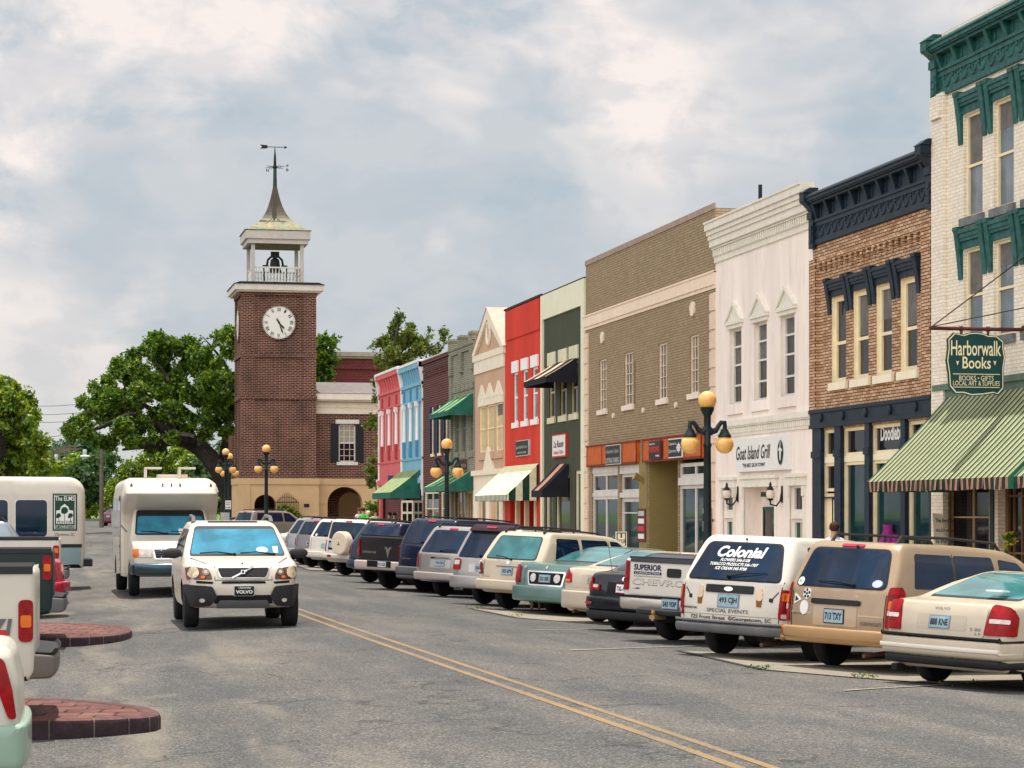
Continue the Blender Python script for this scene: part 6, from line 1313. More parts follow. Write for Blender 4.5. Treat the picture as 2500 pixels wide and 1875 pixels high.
class Shell:
    def __init__(s, out, W, side, taper=(.1, .05), tl=(.8, .5), bow=(.15, .06), r=.06):
        s.o = fillet(out); s.W = W; s.side = side; s.tp = taper; s.tl = tl; s.bow = bow; s.r = r
        xs = [p[0] for p in s.o]; s.xr, s.xf = min(xs), max(xs)
        it = max(range(len(s.o)), key=lambda i: s.o[i][1]); ch = s.o[:it+1]; z = -9; s.rc = []
        for p in ch:
            if p[1] > z+1e-4: s.rc.append(p[:2]); z = p[1]
        z = -9; s.fc = []
        low = min(range(it, len(s.o)), key=lambda i: (s.o[i][1] > min(q[1] for q in s.o)+.02, i))
        for p in s.o[it:low+1][::-1]:
            if p[1] > z+1e-4: s.fc.append(p[:2]); z = p[1]
    def hw(s, x, z):
        f = float(np.interp(z, [a for a, _ in s.side], [b for _, b in s.side])); tf = max(0, (x-(s.xf-s.tl[0]))/s.tl[0]); tr = max(0, ((s.xr+s.tl[1])-x)/s.tl[1])
        return s.W*f*(1-s.tp[0]*min(tf, 1)**2.2)*(1-s.tp[1]*min(tr, 1)**2.2)
    def P(s, x, y, z):
        t = min(1.05, abs(y)/s.W)**2.5; d = s.tl[0]; wf = min(1, max(0, (x-(s.xf-1.2))/1.0)); wr = min(1, max(0, ((s.xr+1.0)-x)/.8))
        return (x-s.bow[0]*t*wf*wf*(3-2*wf)+s.bow[1]*t*wr*wr*(3-2*wr), y, z)
    def cx(s, c, z): return float(np.interp(z, [p[1] for p in c], [p[0] for p in c]))
    def wrap(s, x, z, nx, nz, y, off, sg):
        h = s.hw(x, z); r = s.r; e = abs(y)-(h-r)
        if e <= 0: return s.P(x+nx*off, y, z+nz*off)
        if e < r*math.pi/2:
            a = e/r; return s.P(x-nx*r*(1-math.cos(a))+nx*off*math.cos(a), math.copysign(h-r+(r+off)*math.sin(a), y), z+nz*off*math.cos(a))
        x2 = x+sg*(r+e-r*math.pi/2); return s.P(x2, math.copysign(s.hw(x2, z)+off, y), z)
    def rear(s, u, z, off=0):
        x = s.cx(s.rc, z); dx = s.cx(s.rc, z+.03)-s.cx(s.rc, z-.03); L = math.hypot(dx, .06); nx, nz = -.06/L, dx/L
        return s.wrap(x, z, nx, nz, -u, off, 1)
    def front(s, u, z, off=0):
        x = s.cx(s.fc, z); dx = s.cx(s.fc, z+.03)-s.cx(s.fc, z-.03); L = math.hypot(dx, .06); nx, nz = .06/L, -dx/L
        return s.wrap(x, z, nx, nz, u, off, -1)
    def sidem(s, sg):
        return lambda x, z, off=0: s.P(x, sg*(s.hw(x, z)+off), z)
    def build(s, name, mats, parent, smooth=True, label=None):
        o = s.o; n = len(o); nrm = []
        for i in range(n):
            a = Vector(o[i-1][:2]); b = Vector(o[i][:2]); c = Vector(o[(i+1) % n][:2]); t = ((b-a).normalized()+(c-b).normalized())
            t = t.normalized() if t.length > 1e-6 else (c-b).normalized(); nrm.append((t.y, -t.x))
        rw = s.r/s.W; lv = [(0, 0), (0, .4), (0, .7)]+[(s.r*(1-math.cos(t)), 1-rw*(1-math.sin(t))) for t in (0, R(30), R(60), R(90))]
        lv = [(i, -y) for i, y in lv[:0:-1]]+lv; bm = bmesh.new(); rows = []
        for ins, yn in lv: rows.append([bm.verts.new((o[i][0]+nrm[i][0]*ins*(0 if o[i][2] else 1), yn, o[i][1]+nrm[i][1]*ins*(0 if o[i][2] else 1))) for i in range(n)])
        for a, b in zip(rows[:-1], rows[1:]):
            for i in range(n):
                f = bm.faces.new((a[i], a[(i+1) % n], b[(i+1) % n], b[i])); 
                if o[i][2] or o[(i+1) % n][2]: f.material_index = 1
        bm.faces.new(rows[0]); bm.faces.new(rows[-1][::-1])
        zs = sorted(set([a for a, _ in s.side]+list(np.arange(s.side[0][0]+.15, s.side[-1][0], .14))))
        for z in zs: bmesh.ops.bisect_plane(bm, geom=bm.verts[:]+bm.edges[:]+bm.faces[:], plane_co=(0, 0, z), plane_no=(0, 0, 1), dist=1e-4)
        for x in np.arange(s.xr+.12, s.xf, .3): bmesh.ops.bisect_plane(bm, geom=bm.verts[:]+bm.edges[:]+bm.faces[:], plane_co=(x, 0, 0), plane_no=(1, 0, 0), dist=1e-4)
        for v in bm.verts: x, y, z = v.co; v.co = s.P(x, y*s.hw(x, z), z)
        bmesh.ops.triangulate(bm, faces=[f for f in bm.faces if len(f.verts) > 5]); bmesh.ops.recalc_face_normals(bm, faces=bm.faces)
        me = bpy.data.meshes.new(name); bm.to_mesh(me); bm.free()
        for m in mats: me.materials.append(m)
        me.shade_smooth(); me.set_sharp_from_angle(angle=R(42)); ob = bpy.data.objects.new(name, me); COL.objects.link(ob); ob.parent = parent
        if label: ob['label'] = label
        return ob
def patch(name, poly, fn, off, mat, parent, base=-.004, step=.07, r=0, label=None, smooth=True):
    if r: poly = [p[:2] for p in fillet([(a, b, r) for a, b in poly])]
    bm = bmesh.new(); bm.faces.new([bm.verts.new((a, b, 0)) for a, b in poly])
    for ax in (0, 1):
        lo = min(p[ax] for p in poly); hi = max(p[ax] for p in poly); k = int((hi-lo)/step)+1
        for j in range(1, k):
            c = [0, 0, 0]; c[ax] = lo+(hi-lo)*j/k; nn = [0, 0, 0]; nn[ax] = 1
            bmesh.ops.bisect_plane(bm, geom=bm.verts[:]+bm.edges[:]+bm.faces[:], plane_co=c, plane_no=nn, dist=1e-5)
    bd = [e for e in bm.edges if len(e.link_faces) == 1]; base_v = {}
    for e in bd:
        for v in e.verts:
            if v not in base_v: base_v[v] = bm.verts.new(fn(v.co.x, v.co.y, base))
    for e in bd: a, b = e.verts; bm.faces.new((a, b, base_v[b], base_v[a]))
    low = set(base_v.values())
    for v in bm.verts:
        if v not in low: v.co = fn(v.co.x, v.co.y, off)
    bmesh.ops.recalc_face_normals(bm, faces=bm.faces)
    # face outwards: compare with the outward step
    me = bpy.data.meshes.new(name); bm.to_mesh(me); bm.free(); me.materials.append(mat); 
    if smooth: me.shade_smooth(); me.set_sharp_from_angle(angle=R(40))
    o = bpy.data.objects.new(name, me); COL.objects.link(o); o.parent = parent
    if label: o['label'] = label
    return o
def rect(a, b, c, d): return [(a, c), (b, c), (b, d), (a, d)]
def seam(pts, fn, parent, w=.012, mat=None, closed=False, name='panel_gap'):
    mb = MB(); P = pts+[pts[0]] if closed else pts; Q = []
    for a, b in zip(P[:-1], P[1:]):
        L = math.hypot(b[0]-a[0], b[1]-a[1]); n = max(1, int(L/.12)); dx, dz = (b[0]-a[0])/L, (b[1]-a[1])/L
        for k in range(n):
            q0 = (a[0]+(b[0]-a[0])*k/n, a[1]+(b[1]-a[1])*k/n); q1 = (a[0]+(b[0]-a[0])*(k+1)/n, a[1]+(b[1]-a[1])*(k+1)/n)
            mb.add([fn(q0[0]+dz*w/2, q0[1]-dx*w/2, .004), fn(q1[0]+dz*w/2, q1[1]-dx*w/2, .004), fn(q1[0]-dz*w/2, q1[1]+dx*w/2, .004), fn(q0[0]-dz*w/2, q0[1]+dx*w/2, .004)], [(0, 1, 2, 3)])
    return mb.build(name, mat or UNDER, parent, fix=False)
def stext(s, u0, v0, w, h, fn, mat, parent, off=.008, name='lettering', mir=1, **k):
    return text(name, s, w, h, mat, parent, lambda u, v: fn(u0+mir*u, v0+v, off), **k)
def plate(fn, uc, zc, txt, parent, mat=None, fmat=None, off=.02, mir=1, w=.305, h=.155):
    p = patch('licence_plate', rect(uc-w/2, uc+w/2, zc-h/2, zc+h/2), fn, off, fmat or PLF, parent, smooth=False)
    patch('plate_face', rect(uc-w/2+.012, uc+w/2-.012, zc-h/2+.012, zc+h/2-.012), fn, off+.004, mat or PLB, p, smooth=False)
    if txt: stext(txt, uc-w*.42*mir, zc-h*.26, w*.84, h*.5, fn, BLK, p, off+.007, mir=mir, bold=.03)
    return p
def wheel(parent, x, y, r, w, rim=ALLOY, sg=1):
    t = MB().lathe([(r*.62, -w/2), (r*.9, -w/2), (r*.975, -w*.40), (r, -w*.25), (r, w*.25), (r*.975, w*.40), (r*.9, w/2), (r*.62, w/2)], 28, (0, 0, 0), 1).build('wheel', TYRE, parent, smooth=True)
    t.location = (x, y, r)
    mb = MB(); yo = sg*(w/2-.02)
    mb.lathe([(r*.64, yo-sg*.05), (r*.64, yo+sg*.012), (r*.58, yo+sg*.004), (r*.56, yo-sg*.05)], 24, (0, 0, 0), 1).lathe([(r*.14, yo-sg*.04), (r*.14, yo+sg*.01)], 12, (0, 0, 0), 1)
    for k in range(6):
        a = k*math.pi/3; c, s_ = math.cos(a), math.sin(a); mb.add([(c*r*.1-s_*.035, yo-.03*sg, s_*r*.1+c*.035), (c*r*.6-s_*.03, yo-.01*sg, s_*r*.6+c*.03), (c*r*.6+s_*.03, yo-.01*sg, s_*r*.6-c*.03), (c*r*.1+s_*.035, yo-.03*sg, s_*r*.1-c*.035)], [(0, 1, 2, 3)])
    mb.build('rim', rim, t, fix=False); MB().lathe([(r*.6, yo-sg*.06), (r*.6, yo-sg*.061)], 20, (0, 0, 0), 1).build('brake_shadow', UNDER, t, fix=False)
    return t
def arch(xc, rw, gc, ra=None, n=9):
    ra = ra or rw+.07; a0 = math.asin(max(-1, min(1, (gc-rw)/ra))); th = np.linspace(a0, math.pi-a0, n)
    return [(xc+ra*math.cos(t), rw+ra*math.sin(t), 0, 1) for t in th]
def two_box(ro, wb, fo, H, belt, gc, rw, slant=.35, hood=1.02, cowl=None, rf=None, kick=.04, rsh=.0):
    xR, xF = -ro, wb+fo; cowl = cowl or wb-.15; rf = rf or cowl-.85
    return [(xR+.14, gc, .05), (xR+.02, gc+.1, .06), (xR, belt-.35, .1), (xR+kick, belt, .04), (xR+slant, H-.10, .06), (xR+slant+.12, H-.015, .12), ((xR+rf)/2+.3, H+.0, .5), (rf, H-.05, .35), (cowl, hood+.06, .10), (xF-.35, hood-.08, .25), (xF-.04, hood-.26, .10), (xF, gc+.25, .08), (xF-.12, gc, .05)]+arch(wb, rw, gc)+arch(0, rw, gc)
def three_box(ro, wb, fo, H, belt, gc, rw, deck=1.02, dl=.75, hood=.92, cowl=None, rf=None, rr=None):
    xR, xF = -ro, wb+fo; cowl = cowl or wb-.30; rf = rf or cowl-.85; rb = xR+dl; rr = rr or rb+.75
    return [(xR+.10, gc, .05), (xR, gc+.14, .06), (xR+.01, deck-.28, .06), (xR+.06, deck-.05, .05), (xR+.12, deck, .05), (rb, deck+.045, .10), (rr, H-.04, .25), ((rr+rf)/2, H, .3), (rf, H-.05, .3), (cowl, hood+.08, .1), (xF-.35, hood-.06, .25), (xF-.04, hood-.24, .1), (xF, gc+.2, .08), (xF-.12, gc, .05)]+arch(wb, rw, gc)+arch(0, rw, gc)
def sides(gc, belt, H, top=.76, b=.965): return [(gc-.05, .93), (gc+.12, .975), (.55, .995), (.8, 1.0), (belt-.06, .985), (belt+.02, b), (belt+(H-belt)*.6, (b+top)/2*.985+.01), (H-.1, top+.02), (H+.02, top-.02)]
def vbase(label, cat, name, group=None):
    return thing(name, label, cat, (0, 0, 0), 0, group)
def put(t, px, py, th, yw, z=None):
    X, Y = ground_pt(px, py, -.15)
    for _ in range(6): X, Y = ground_pt(px, py, gz(X, Y))
    M = Matrix.Rotation(.05, 3, 'Y') @ Matrix.Rotation(math.pi/2-R(th), 3, 'Z')      # the parking lane falls towards the gutter
    t.location = Vector((X, Y, gz(X, Y)))-M @ Vector((0, yw, 0)); t.rotation_euler = M.to_euler(); return X, Y
RG = 'vehicles angle parked along the shops'
def build_car(t, sh, pt, W, wb, rw, tw_=.21, rim=ALLOY, body_label=None, dims=None):
    sh.build('body', [pt, UNDER], t)
    for x in (0, wb):
        for sg in (1, -1): wheel(t, x, sg*(W-.03-tw_/2), rw, tw_, rim, sg)
def side_windows(t, sh, wins, mat, sides_=(1, -1)):
    for sg in sides_:
        zb_ = min(p[1] for w in wins for p in w)-.02
        for w in wins: seam([(w[1][0]+.04, .42), (w[1][0]+.04, zb_)], sh.sidem(sg), t, .009)
        for w in wins: patch('side_window', w, sh.sidem(sg), .006, mat, t, r=.05)
def rails(t, H, W, x0, x1, mat=DARK, h=.07, y=.58):
    for sg in (1, -1): MB().tube([(x0, sg*W*y, H-.03), (x0+.10, sg*W*y, H+h), ((x0+x1)/2, sg*W*y, H+h+.01), (x1-.14, sg*W*y, H+h-.02), (x1, sg*W*y, H-.06)], [.028, .022, .022, .022, .028], 6).tube([((x0+x1)/2, sg*W*y, H-.03), ((x0+x1)/2, sg*W*y, H+h)], .02, 6).build('roof_rail', mat, t, smooth=True)
def bumper(t, W, x0, x1, z0, z1, mat, taper=.06, bow=.07, name='bumper', top=None, r=.05, front=False):
    o = [(x0+.04, z0, .04), (x0, z0+.06, .05), (x0, z1-.03, .03), (x1, z1, .02), (x1, z0, .02)]
    if front: o = [(x0, z0, .02), (x0, z1, .02), (x1, z1-.03, .04), (x1, z0+.06, .05), (x1-.04, z0, .04)]
    s = Shell(o, W, [(z0-.05, 1), (z1+.05, 1)], taper=(0 if not front else taper, taper if not front else 0), tl=(.3, .35), bow=(0 if not front else bow, bow if not front else 0), r=r); s.build(name, [mat, UNDER], t); return s
def lamp_pair(t, sh, poly, mat, off=.02, name='taillight', r=.03, inner=(), sgs=(1, -1), fn=None):
    for sg in sgs:
        p = patch(name, [(a*sg, b) for a, b in poly], fn or sh.rear, off, mat, t, r=r)
        for q, m in inner: patch('lens', [(a*sg, b) for a, b in q], fn or sh.rear, off+.006, m, p, r=min(r, .015))
def rear_glass(t, sh, z0, z1, w0, w1, mat=CG, r=.07, off=.006, name='rear_window', rim=True):
    if rim: patch('window_seal', [(-w0-.02, z0-.02), (w0+.02, z0-.02), (w1+.02, z1+.02), (-w1-.02, z1+.02)], sh.rear, off*.5, DARK, t, r=r+.01)
    return patch(name, [(-w0, z0), (w0, z0), (w1, z1), (-w1, z1)], sh.rear, off+.002, mat, t, r=r)
def wiper(t, fn, u0, z0, u1, z1, off=.03):
    mb = MB().tube([fn(u0, z0, off), fn((u0+u1)/2, (z0+z1)/2+.01, off+.02), fn(u1, z1, off)], [.014, .010, .007], 5).ball(fn(u0, z0, off), .028, 8, 5); return mb.build('wiper', UNDER, t)
def brake3(t, sh, z, w=.22, h=.03, mat=LPNK, off=.02): patch('brake_light', rect(-w/2, w/2, z-h/2, z+h/2), sh.rear, off, mat, t, r=.01)
def exhaust(t, x, y, z): MB().tube([(x+.5, y, z+.04), (x, y, z)], .03, 8).build('exhaust_pipe', plain('rusty_pipe', (.12, .05, .03), .7), t)
def handle(t, fn, u, z, mat, w=.16): patch('door_handle', rect(u-w/2, u+w/2, z-.02, z+.02), fn, .035, mat, t, r=.015)
def badge(t, fn, u, z, rx=.07, ry=.035, mat=CHR, off=.012, name='emblem'): patch(name, [(u+rx*math.cos(a), z+ry*math.sin(a)) for a in np.linspace(0, 2*math.pi, 15)[:-1]], fn, off, mat, t)
def mirror(t, x, y, z, sg, mat, s=1.0):
    MB().ball((0, 0, 0), .12*s, 14, 10, (.45, 1.1, .62)).tube([(0, -sg*.08*s, -.02), (.02, -sg*.22*s, -.05)], .03*s, 6).build('wing_mirror', mat, t, smooth=True).location = (x, y+sg*.10*s, z)

CRM = paint('cream_car_paint', (.52, .44, .33)); WHT_ = paint('white_car_paint', (.64, .59, .51)); TANP = paint('tan_car_paint', (.36, .255, .16), .25, .35); SLV = paint('silver_beige_paint', (.38, .36, .34), .55, .32)
LTAN = paint('light_tan_bumper', (.42, .25, .11), .1, .4)
NVY = paint('navy_car_paint', (.006, .014, .045), .3, .25); BLKP = paint('black_car_paint', (.005, .008, .014), .2, .25, .5); GRNP = paint('sage_car_paint', (.13, .22, .20), .5, .3); DGRY = paint('charcoal_paint', (.022, .019, .024), .3, .35)
TH = 54
# 1 ---- cream sedan at the right edge
W = .915; t = vbase('cream sedan with tall red tail lamps, nearest parked car at the right edge', 'car', 'sedan', RG); put(t, 2291, 1665, TH+5, W-.2)
sh = Shell(three_box(.98, 2.79, .95, 1.43, .98, .22, .315, deck=1.02, dl=.62, rr=.62), W, sides(.22, .98, 1.43, .70), bow=(.2, .10)); build_car(t, sh, CRM, W, 2.79, .315)
rear_glass(t, sh, 1.09, 1.385, .66, .52, CGL, .05); side_windows(t, sh, [[(.35, 1.01), (1.05, 1.01), (1.0, 1.34), (.62, 1.34)], [(1.12, 1.01), (2.15, 1.0), (1.55, 1.34), (1.07, 1.34)]], CG)
lamp_pair(t, sh, [(.60, .66), (1.0, .66), (1.0, .88), (.88, .99), (.66, 1.01)], LRED, .022, inner=[([(.66, .80), (.88, .80), (.88, .85), (.66, .85)], LCLR)], r=.03)
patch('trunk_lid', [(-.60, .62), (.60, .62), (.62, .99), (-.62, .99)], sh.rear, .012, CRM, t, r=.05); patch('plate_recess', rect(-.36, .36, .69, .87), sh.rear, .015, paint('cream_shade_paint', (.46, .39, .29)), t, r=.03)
plate(sh.rear, -.02, .78, '888 KNE', t, off=.022); stext('VOLVO', -.12, .925, .22, .03, sh.rear, GREYP, t, .016); stext('S 80', .42, .70, .14, .035, sh.rear, GREYP, t, .016); stext('2.9', .48, .655, .08, .025, sh.rear, GREYP, t, .016)
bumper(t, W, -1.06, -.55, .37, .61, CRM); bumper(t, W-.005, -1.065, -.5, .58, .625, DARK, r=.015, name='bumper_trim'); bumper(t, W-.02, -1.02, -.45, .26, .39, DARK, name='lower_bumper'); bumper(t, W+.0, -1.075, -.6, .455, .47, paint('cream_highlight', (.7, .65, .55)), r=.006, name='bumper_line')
MB().box(-.35, -.2, -.42, -.18, 1.17, 1.19).build('parcel', WHS, t)
MB().box(-.98, -.8, .62, .70, .16, .24).build('tow_eye', UNDER, t)
# 2 ---- tan minivan
W = .93; t = vbase('tan minivan with round stickers and black roof rails, second parked car from the right edge', 'minivan', 'minivan', RG); put(t, 2040, 1625, TH+4, W-.2)
vo = dict(ro=1.02, wb=3.05, fo=.95, H=1.72, belt=1.06, gc=.34, rw=.335)
sh = Shell(two_box(**vo, slant=.32, hood=.98, cowl=3.0, rf=1.95), W, sides(.34, 1.06, 1.72, .80), bow=(.2, .09), r=.07); build_car(t, sh, TANP, W, 3.05, .335)
rear_glass(t, sh, 1.10, 1.60, .74, .62, CG, .09); brake3(t, sh, 1.645, .36, .03)
side_windows(t, sh, [[(-.55, 1.12), (.42, 1.12), (.42, 1.58), (-.42, 1.58)], [(.46, 1.12), (1.42, 1.12), (1.35, 1.58), (.46, 1.58)], [(1.5, 1.12), (2.5, 1.08), (1.95, 1.52), (1.5, 1.56)]], CG)
lamp_pair(t, sh, [(.79, .60), (1.02, .60), (1.02, 1.06), (.93, 1.14), (.80, 1.12)], LRED, .022, inner=[([(.82, .84), (.98, .84), (.98, .95), (.82, .95)], LORG), ([(.82, .76), (.98, .76), (.98, .83), (.82, .83)], LCLR)])
patch('number_plate_hood', rect(-.40, .40, .86, .93), sh.rear, .03, DARK, t, r=.03); patch('plate_recess', rect(-.36, .36, .58, .85), sh.rear, .006, paint('pale_tan_paint', (.45, .33, .22)), t, r=.03)
plate(sh.rear, 0, .71, '713 TXY', t, off=.02, fmat=BLK, w=.33, h=.19); stext('CHEVROLET', .42, .615, .32, .045, sh.rear, GREYP, t, .008, bold=.03); stext('VENTURE', -.74, .70, .24, .035, sh.rear, GREYP, t, .008)
badge(t, sh.rear, -.66, 1.145, .055, .055, WHS, .012, 'sticker'); stext('EL', -.69, 1.13, .06, .035, sh.rear, BLK, t, .016)
badge(t, sh.rear, -.50, .985, .07, .075, WHS, .010, 'sticker'); [badge(t, sh.rear, -.50+.045*math.cos(a), .985+.048*math.sin(a), .018, .02, BLK, .014, 'sticker') for a in (0.3, 1.6, 2.8, 4.1, 5.3)]; badge(t, sh.rear, -.50, .985, .016, .018, BLK, .014, 'sticker')
badge(t, sh.rear, -.53, .80, .075, .095, WHS, .010, 'sticker'); patch('sticker', [(-.72, .98), (-.60, .90), (-.72, .84)], sh.rear, .01, WHS, t); patch('sticker', [(-.705, .95), (-.64, .90), (-.705, .87)], sh.rear, .013, BLK, t); badge(t, sh.rear, .60, 1.16, .075, .05, plain('pale_blue', (.5, .55, .75), .5), .012, 'sticker')
seam([(-.76, .46), (-.77, 1.0), (-.80, 1.12)], sh.rear, t); seam([(.76, .46), (.77, 1.0), (.80, 1.12)], sh.rear, t); seam([(-.76, .48), (.76, .48)], sh.rear, t); seam([(-.76, .735), (-.38, .735)], sh.rear, t, .02, plain('tan_highlight', (.5, .38, .25), .4)); seam([(.38, .735), (.76, .735)], sh.rear, t, .02, plain('tan_highlight', (.5, .38, .25), .4))  # the pale strips beside the plate are a painted crease highlight, not gaps
bumper(t, W+.01, -1.10, -.55, .38, .58, LTAN, bow=.11); bumper(t, W+.0, -1.06, -.5, .34, .41, LTAN, name='lower_bumper'); badge(t, sh.rear, -.86, .50, .035, .045, LORG, .10, 'reflector')
rails(t, 1.72, W, -.45, 1.9, h=.08); wiper(t, sh.rear, .25, 1.12, -.35, 1.15); exhaust(t, -1.0, -.5, .22); seam([(-.7, .98), (2.5, .98)], sh.sidem(-1), t); seam([(.44, .4), (.44, 1.6)], sh.sidem(-1), t); MB().ball(sh.rear(.1, 1.62, .03), .02, 8, 5).build('washer_nozzle', UNDER, t)
# 3 ---- white minivan with shop lettering
W = .955; t = vbase('white minivan lettered with ice cream cones and pipes, grey bumper, third from the right', 'minivan', 'minivan', RG); put(t, 1770, 1596, TH-2, W-.2)
sh = Shell(two_box(1.08, 3.07, .95, 1.74, 1.08, .33, .335, slant=.38, hood=.98, cowl=3.05, rf=1.95), W, sides(.33, 1.08, 1.74, .78), bow=(.2, .11), r=.08); build_car(t, sh, WHT_, W, 3.07, .335)
rear_glass(t, sh, 1.10, 1.61, .78, .61, CG, .08); side_windows(t, sh, [[(-.5, 1.14), (.42, 1.12), (.42, 1.60), (-.35, 1.60)], [(.5, 1.12), (1.45, 1.12), (1.4, 1.6), (.5, 1.6)]], CG)
WL = WHS; stext('Colonial', -.40, 1.405, .82, .16, sh.rear, WL, t, .014, bold=.035, shear=.25)
for s_, u, z, w_ in (('FLOWERS 546-5108', -.30, 1.345, .50), ('TOBACCO PRODUCTS 546-1907', -.46, 1.285, .82), ('ICE CREAM 545-9708', -.34, 1.225, .54)): stext(s_, u, z, w_, .043, sh.rear, WL, t, .014, bold=.02, shear=.2)
lamp_pair(t, sh, [(.80, .58), (1.0, .58), (1.0, .98), (.82, 1.0)], LRED, .02, inner=[([(.84, .84), (.97, .84), (.97, .95), (.84, .95)], LORG), ([(.84, .60), (.97, .60), (.97, .66), (.84, .66)], LCLR)])
patch('handle_trim', rect(-.40, .40, .91, 1.02), sh.rear, .02, DARK, t, r=.02); badge(t, sh.rear, 0, .965, .075, .032, CHR, .03); plate(sh.rear, 0, .80, '493 CJH', t, off=.012, w=.36, h=.19)
BRN = plain('cone_brown', (.25, .09, .02), .7); CRC = plain('ice_cream_peach', (.75, .55, .40), .7)
for sg in (-1, 1):
    a = .50*sg; patch('ice_cream_decal', [(a-.045, .85), (a-.035, .74), (a+.035, .74), (a+.045, .85)], sh.rear, .008, BRN, t)
    for dz, r_ in ((.87, .055), (.93, .05), (.975, .035)): badge(t, sh.rear, a, dz, r_, r_*.85, CRC, .009+dz*.003, 'ice_cream_decal')
    b = .68*sg; patch('pipe_decal', [(b-.03, .82), (b+.03, .81), (b+.025, .87), (b-.03, .87)], sh.rear, .008, BLK, t, r=.01); seam([(b, .84), (b+sg*.05, .90), (b+sg*.10, .96)] if sg > 0 else [(b, .84), (b-.05, .90), (b-.10, .96)], sh.rear, t, .016, BLK, name='pipe_decal')
stext('SPECIAL EVENTS', -.36, .635, .70, .05, sh.rear, BLK, t, .01); stext('725 Front Street  ©Georgetown, SC', -.66, .515, 1.36, .072, sh.rear, BLK, t, .01, bold=.015); stext('WINDSTAR', -.80, .665, .26, .03, sh.rear, BLK, t, .01, bold=.03)
seam([(-.82, .60), (.78, .60)], sh.rear, t, .008, plain('grey_line', (.3, .28, .25), .6)); seam([(-.80, .46), (-.82, 1.0), (-.84, 1.1)], sh.rear, t); seam([(.80, .46), (.82, 1.0), (.84, 1.1)], sh.rear, t); seam([(-.80, .46), (.80, .46)], sh.rear, t)
bumper(t, W+.015, -1.17, -.55, .34, .50, GREYP, bow=.12); bumper(t, W+.0, -1.16, -.7, .48, .52, plain('bumper_top', (.22, .22, .22), .5), bow=.12, r=.012, name='bumper_step'); wiper(t, sh.rear, -.05, 1.13, .55, 1.20); exhaust(t, -1.02, -.55, .22); MB().ball(sh.rear(0, 1.66, .02), .018, 6, 4).build('washer_nozzle', UNDER, t)
# 4 ---- white pickup
def pickup(t, pt, W, ro, wb, fo, rail, H, rw, bedl, tonneau=None, roofc=None, glassm=CG):
    xR = -ro; xF = wb+fo; gc = .42; cabx = xR+bedl
    o = [(xR+.04, .55, .03), (xR, .62, .03), (xR-.0, rail-.03, .03), (xR+.03, rail, .02), (cabx, rail+.005, .01), (wb-.45, rail+.02, .05), (xF-.3, rail-.12, .2), (xF-.02, rail-.35, .08), (xF, .5, .05), (xF-.1, gc, .05)]+arch(wb, rw, gc)+arch(0, rw, gc)
    sh = Shell(o, W, [(gc-.05, .95), (gc+.1, .98), (.8, 1), (rail-.05, .985), (rail+.1, .96)], taper=(.08, .02), bow=(.12, .03), r=.045); build_car(t, sh, pt, W, wb, rw, .25)
    cb = Shell([(cabx, rail-.1, .02), (cabx+.12, H-.08, .08), (cabx+.3, H-.01, .15), (cabx+1.2, H, .4), (wb-1.15, H-.06, .25), (wb-.35, rail, .05), (wb-.35, rail-.1, .02)], W*.97, [(rail-.1, 1), (rail, .985), (H, .76)], taper=(.1, .04), bow=(.12, .04), r=.07)
    cb.build('cab', [roofc or pt, UNDER], t); patch('rear_window', [(-.62, rail+.06), (.62, rail+.06), (.55, H-.14), (-.55, H-.14)], cb.rear, .008, glassm, t, r=.05)
    for sg in (1, -1): patch('side_window', [(cabx+.2, rail+.05), (wb-.9, rail+.04), (wb-1.3, H-.12), (cabx+.3, H-.12)], cb.sidem(sg), .008, glassm, t, r=.05)
    MB().box(xR+.06, cabx-.02, -W+.10, W-.10, rail-.02, rail+(.02 if not tonneau else .035)).build('tonneau_cover' if tonneau else 'bed_floor', tonneau or UNDER, t)
    return sh, cb, xR
W = 1.0; t = vbase('white pickup with company lettering on its tailgate and trailer ball hitch', 'pickup truck', 'pickup_truck', RG); put(t, 1651, 1563, TH-2, W-.24)
sh, cb, xR = pickup(t, WHT_, W, 1.22, 3.4, .95, 1.30, 1.66, .39, 1.95, BLK)
lamp_pair(t, sh, [(.86, .80), (1.06, .80), (1.06, 1.26), (.86, 1.26)], LRED, .02, inner=[([(.88, .93), (1.03, .93), (1.03, .98), (.88, .98)], plain('dark_red_lens', (.15, .003, .006), .2))])
patch('tailgate', rect(-.83, .83, .74, 1.26), sh.rear, .015, WHT_, t, r=.02); patch('tailgate_cap', rect(-.84, .84, 1.245, 1.325), sh.rear, .035, BLK, t, r=.02); patch('tailgate_handle', rect(-.10, .17, 1.03, 1.17), sh.rear, .03, BLK, t, r=.04)
stext('SUPERIOR', -.76, 1.12, .55, .095, sh.rear, plain('navy_letters', (.01, .02, .09), .5), t, .024, bold=.03); patch('decal_band', rect(-.76, -.21, 1.055, 1.10), sh.rear, .020, plain('navy_letters', (.01, .02, .09), .5), t); stext('CONSTRUCTION', -.73, 1.063, .49, .026, sh.rear, WHS, t, .026); stext('www.SuperiorConstruction.com', -.76, 1.01, .55, .03, sh.rear, BLK, t, .024)
stext('CHEVROLET', -.78, .885, 1.45, .10, sh.rear, GREYP, t, .020, bold=.02); stext('CHEVROLET', -.78+.01, .895, 1.43, .085, sh.rear, WHT_, t, .023, bold=.0); patch('decal', [(-.76, .83), (-.66, .85), (-.62, .835), (-.66, .82)], sh.rear, .022, GREYP, t)
bumper(t, W-.02, xR-.17, xR+.1, .50, .72, paint('chrome_bumper', (.55, .5, .45), .6, .25), taper=.03, bow=.06); bumper(t, W-.04, xR-.19, xR+.1, .68, .735, DARK, taper=.03, bow=.06, r=.015, name='bumper_step')
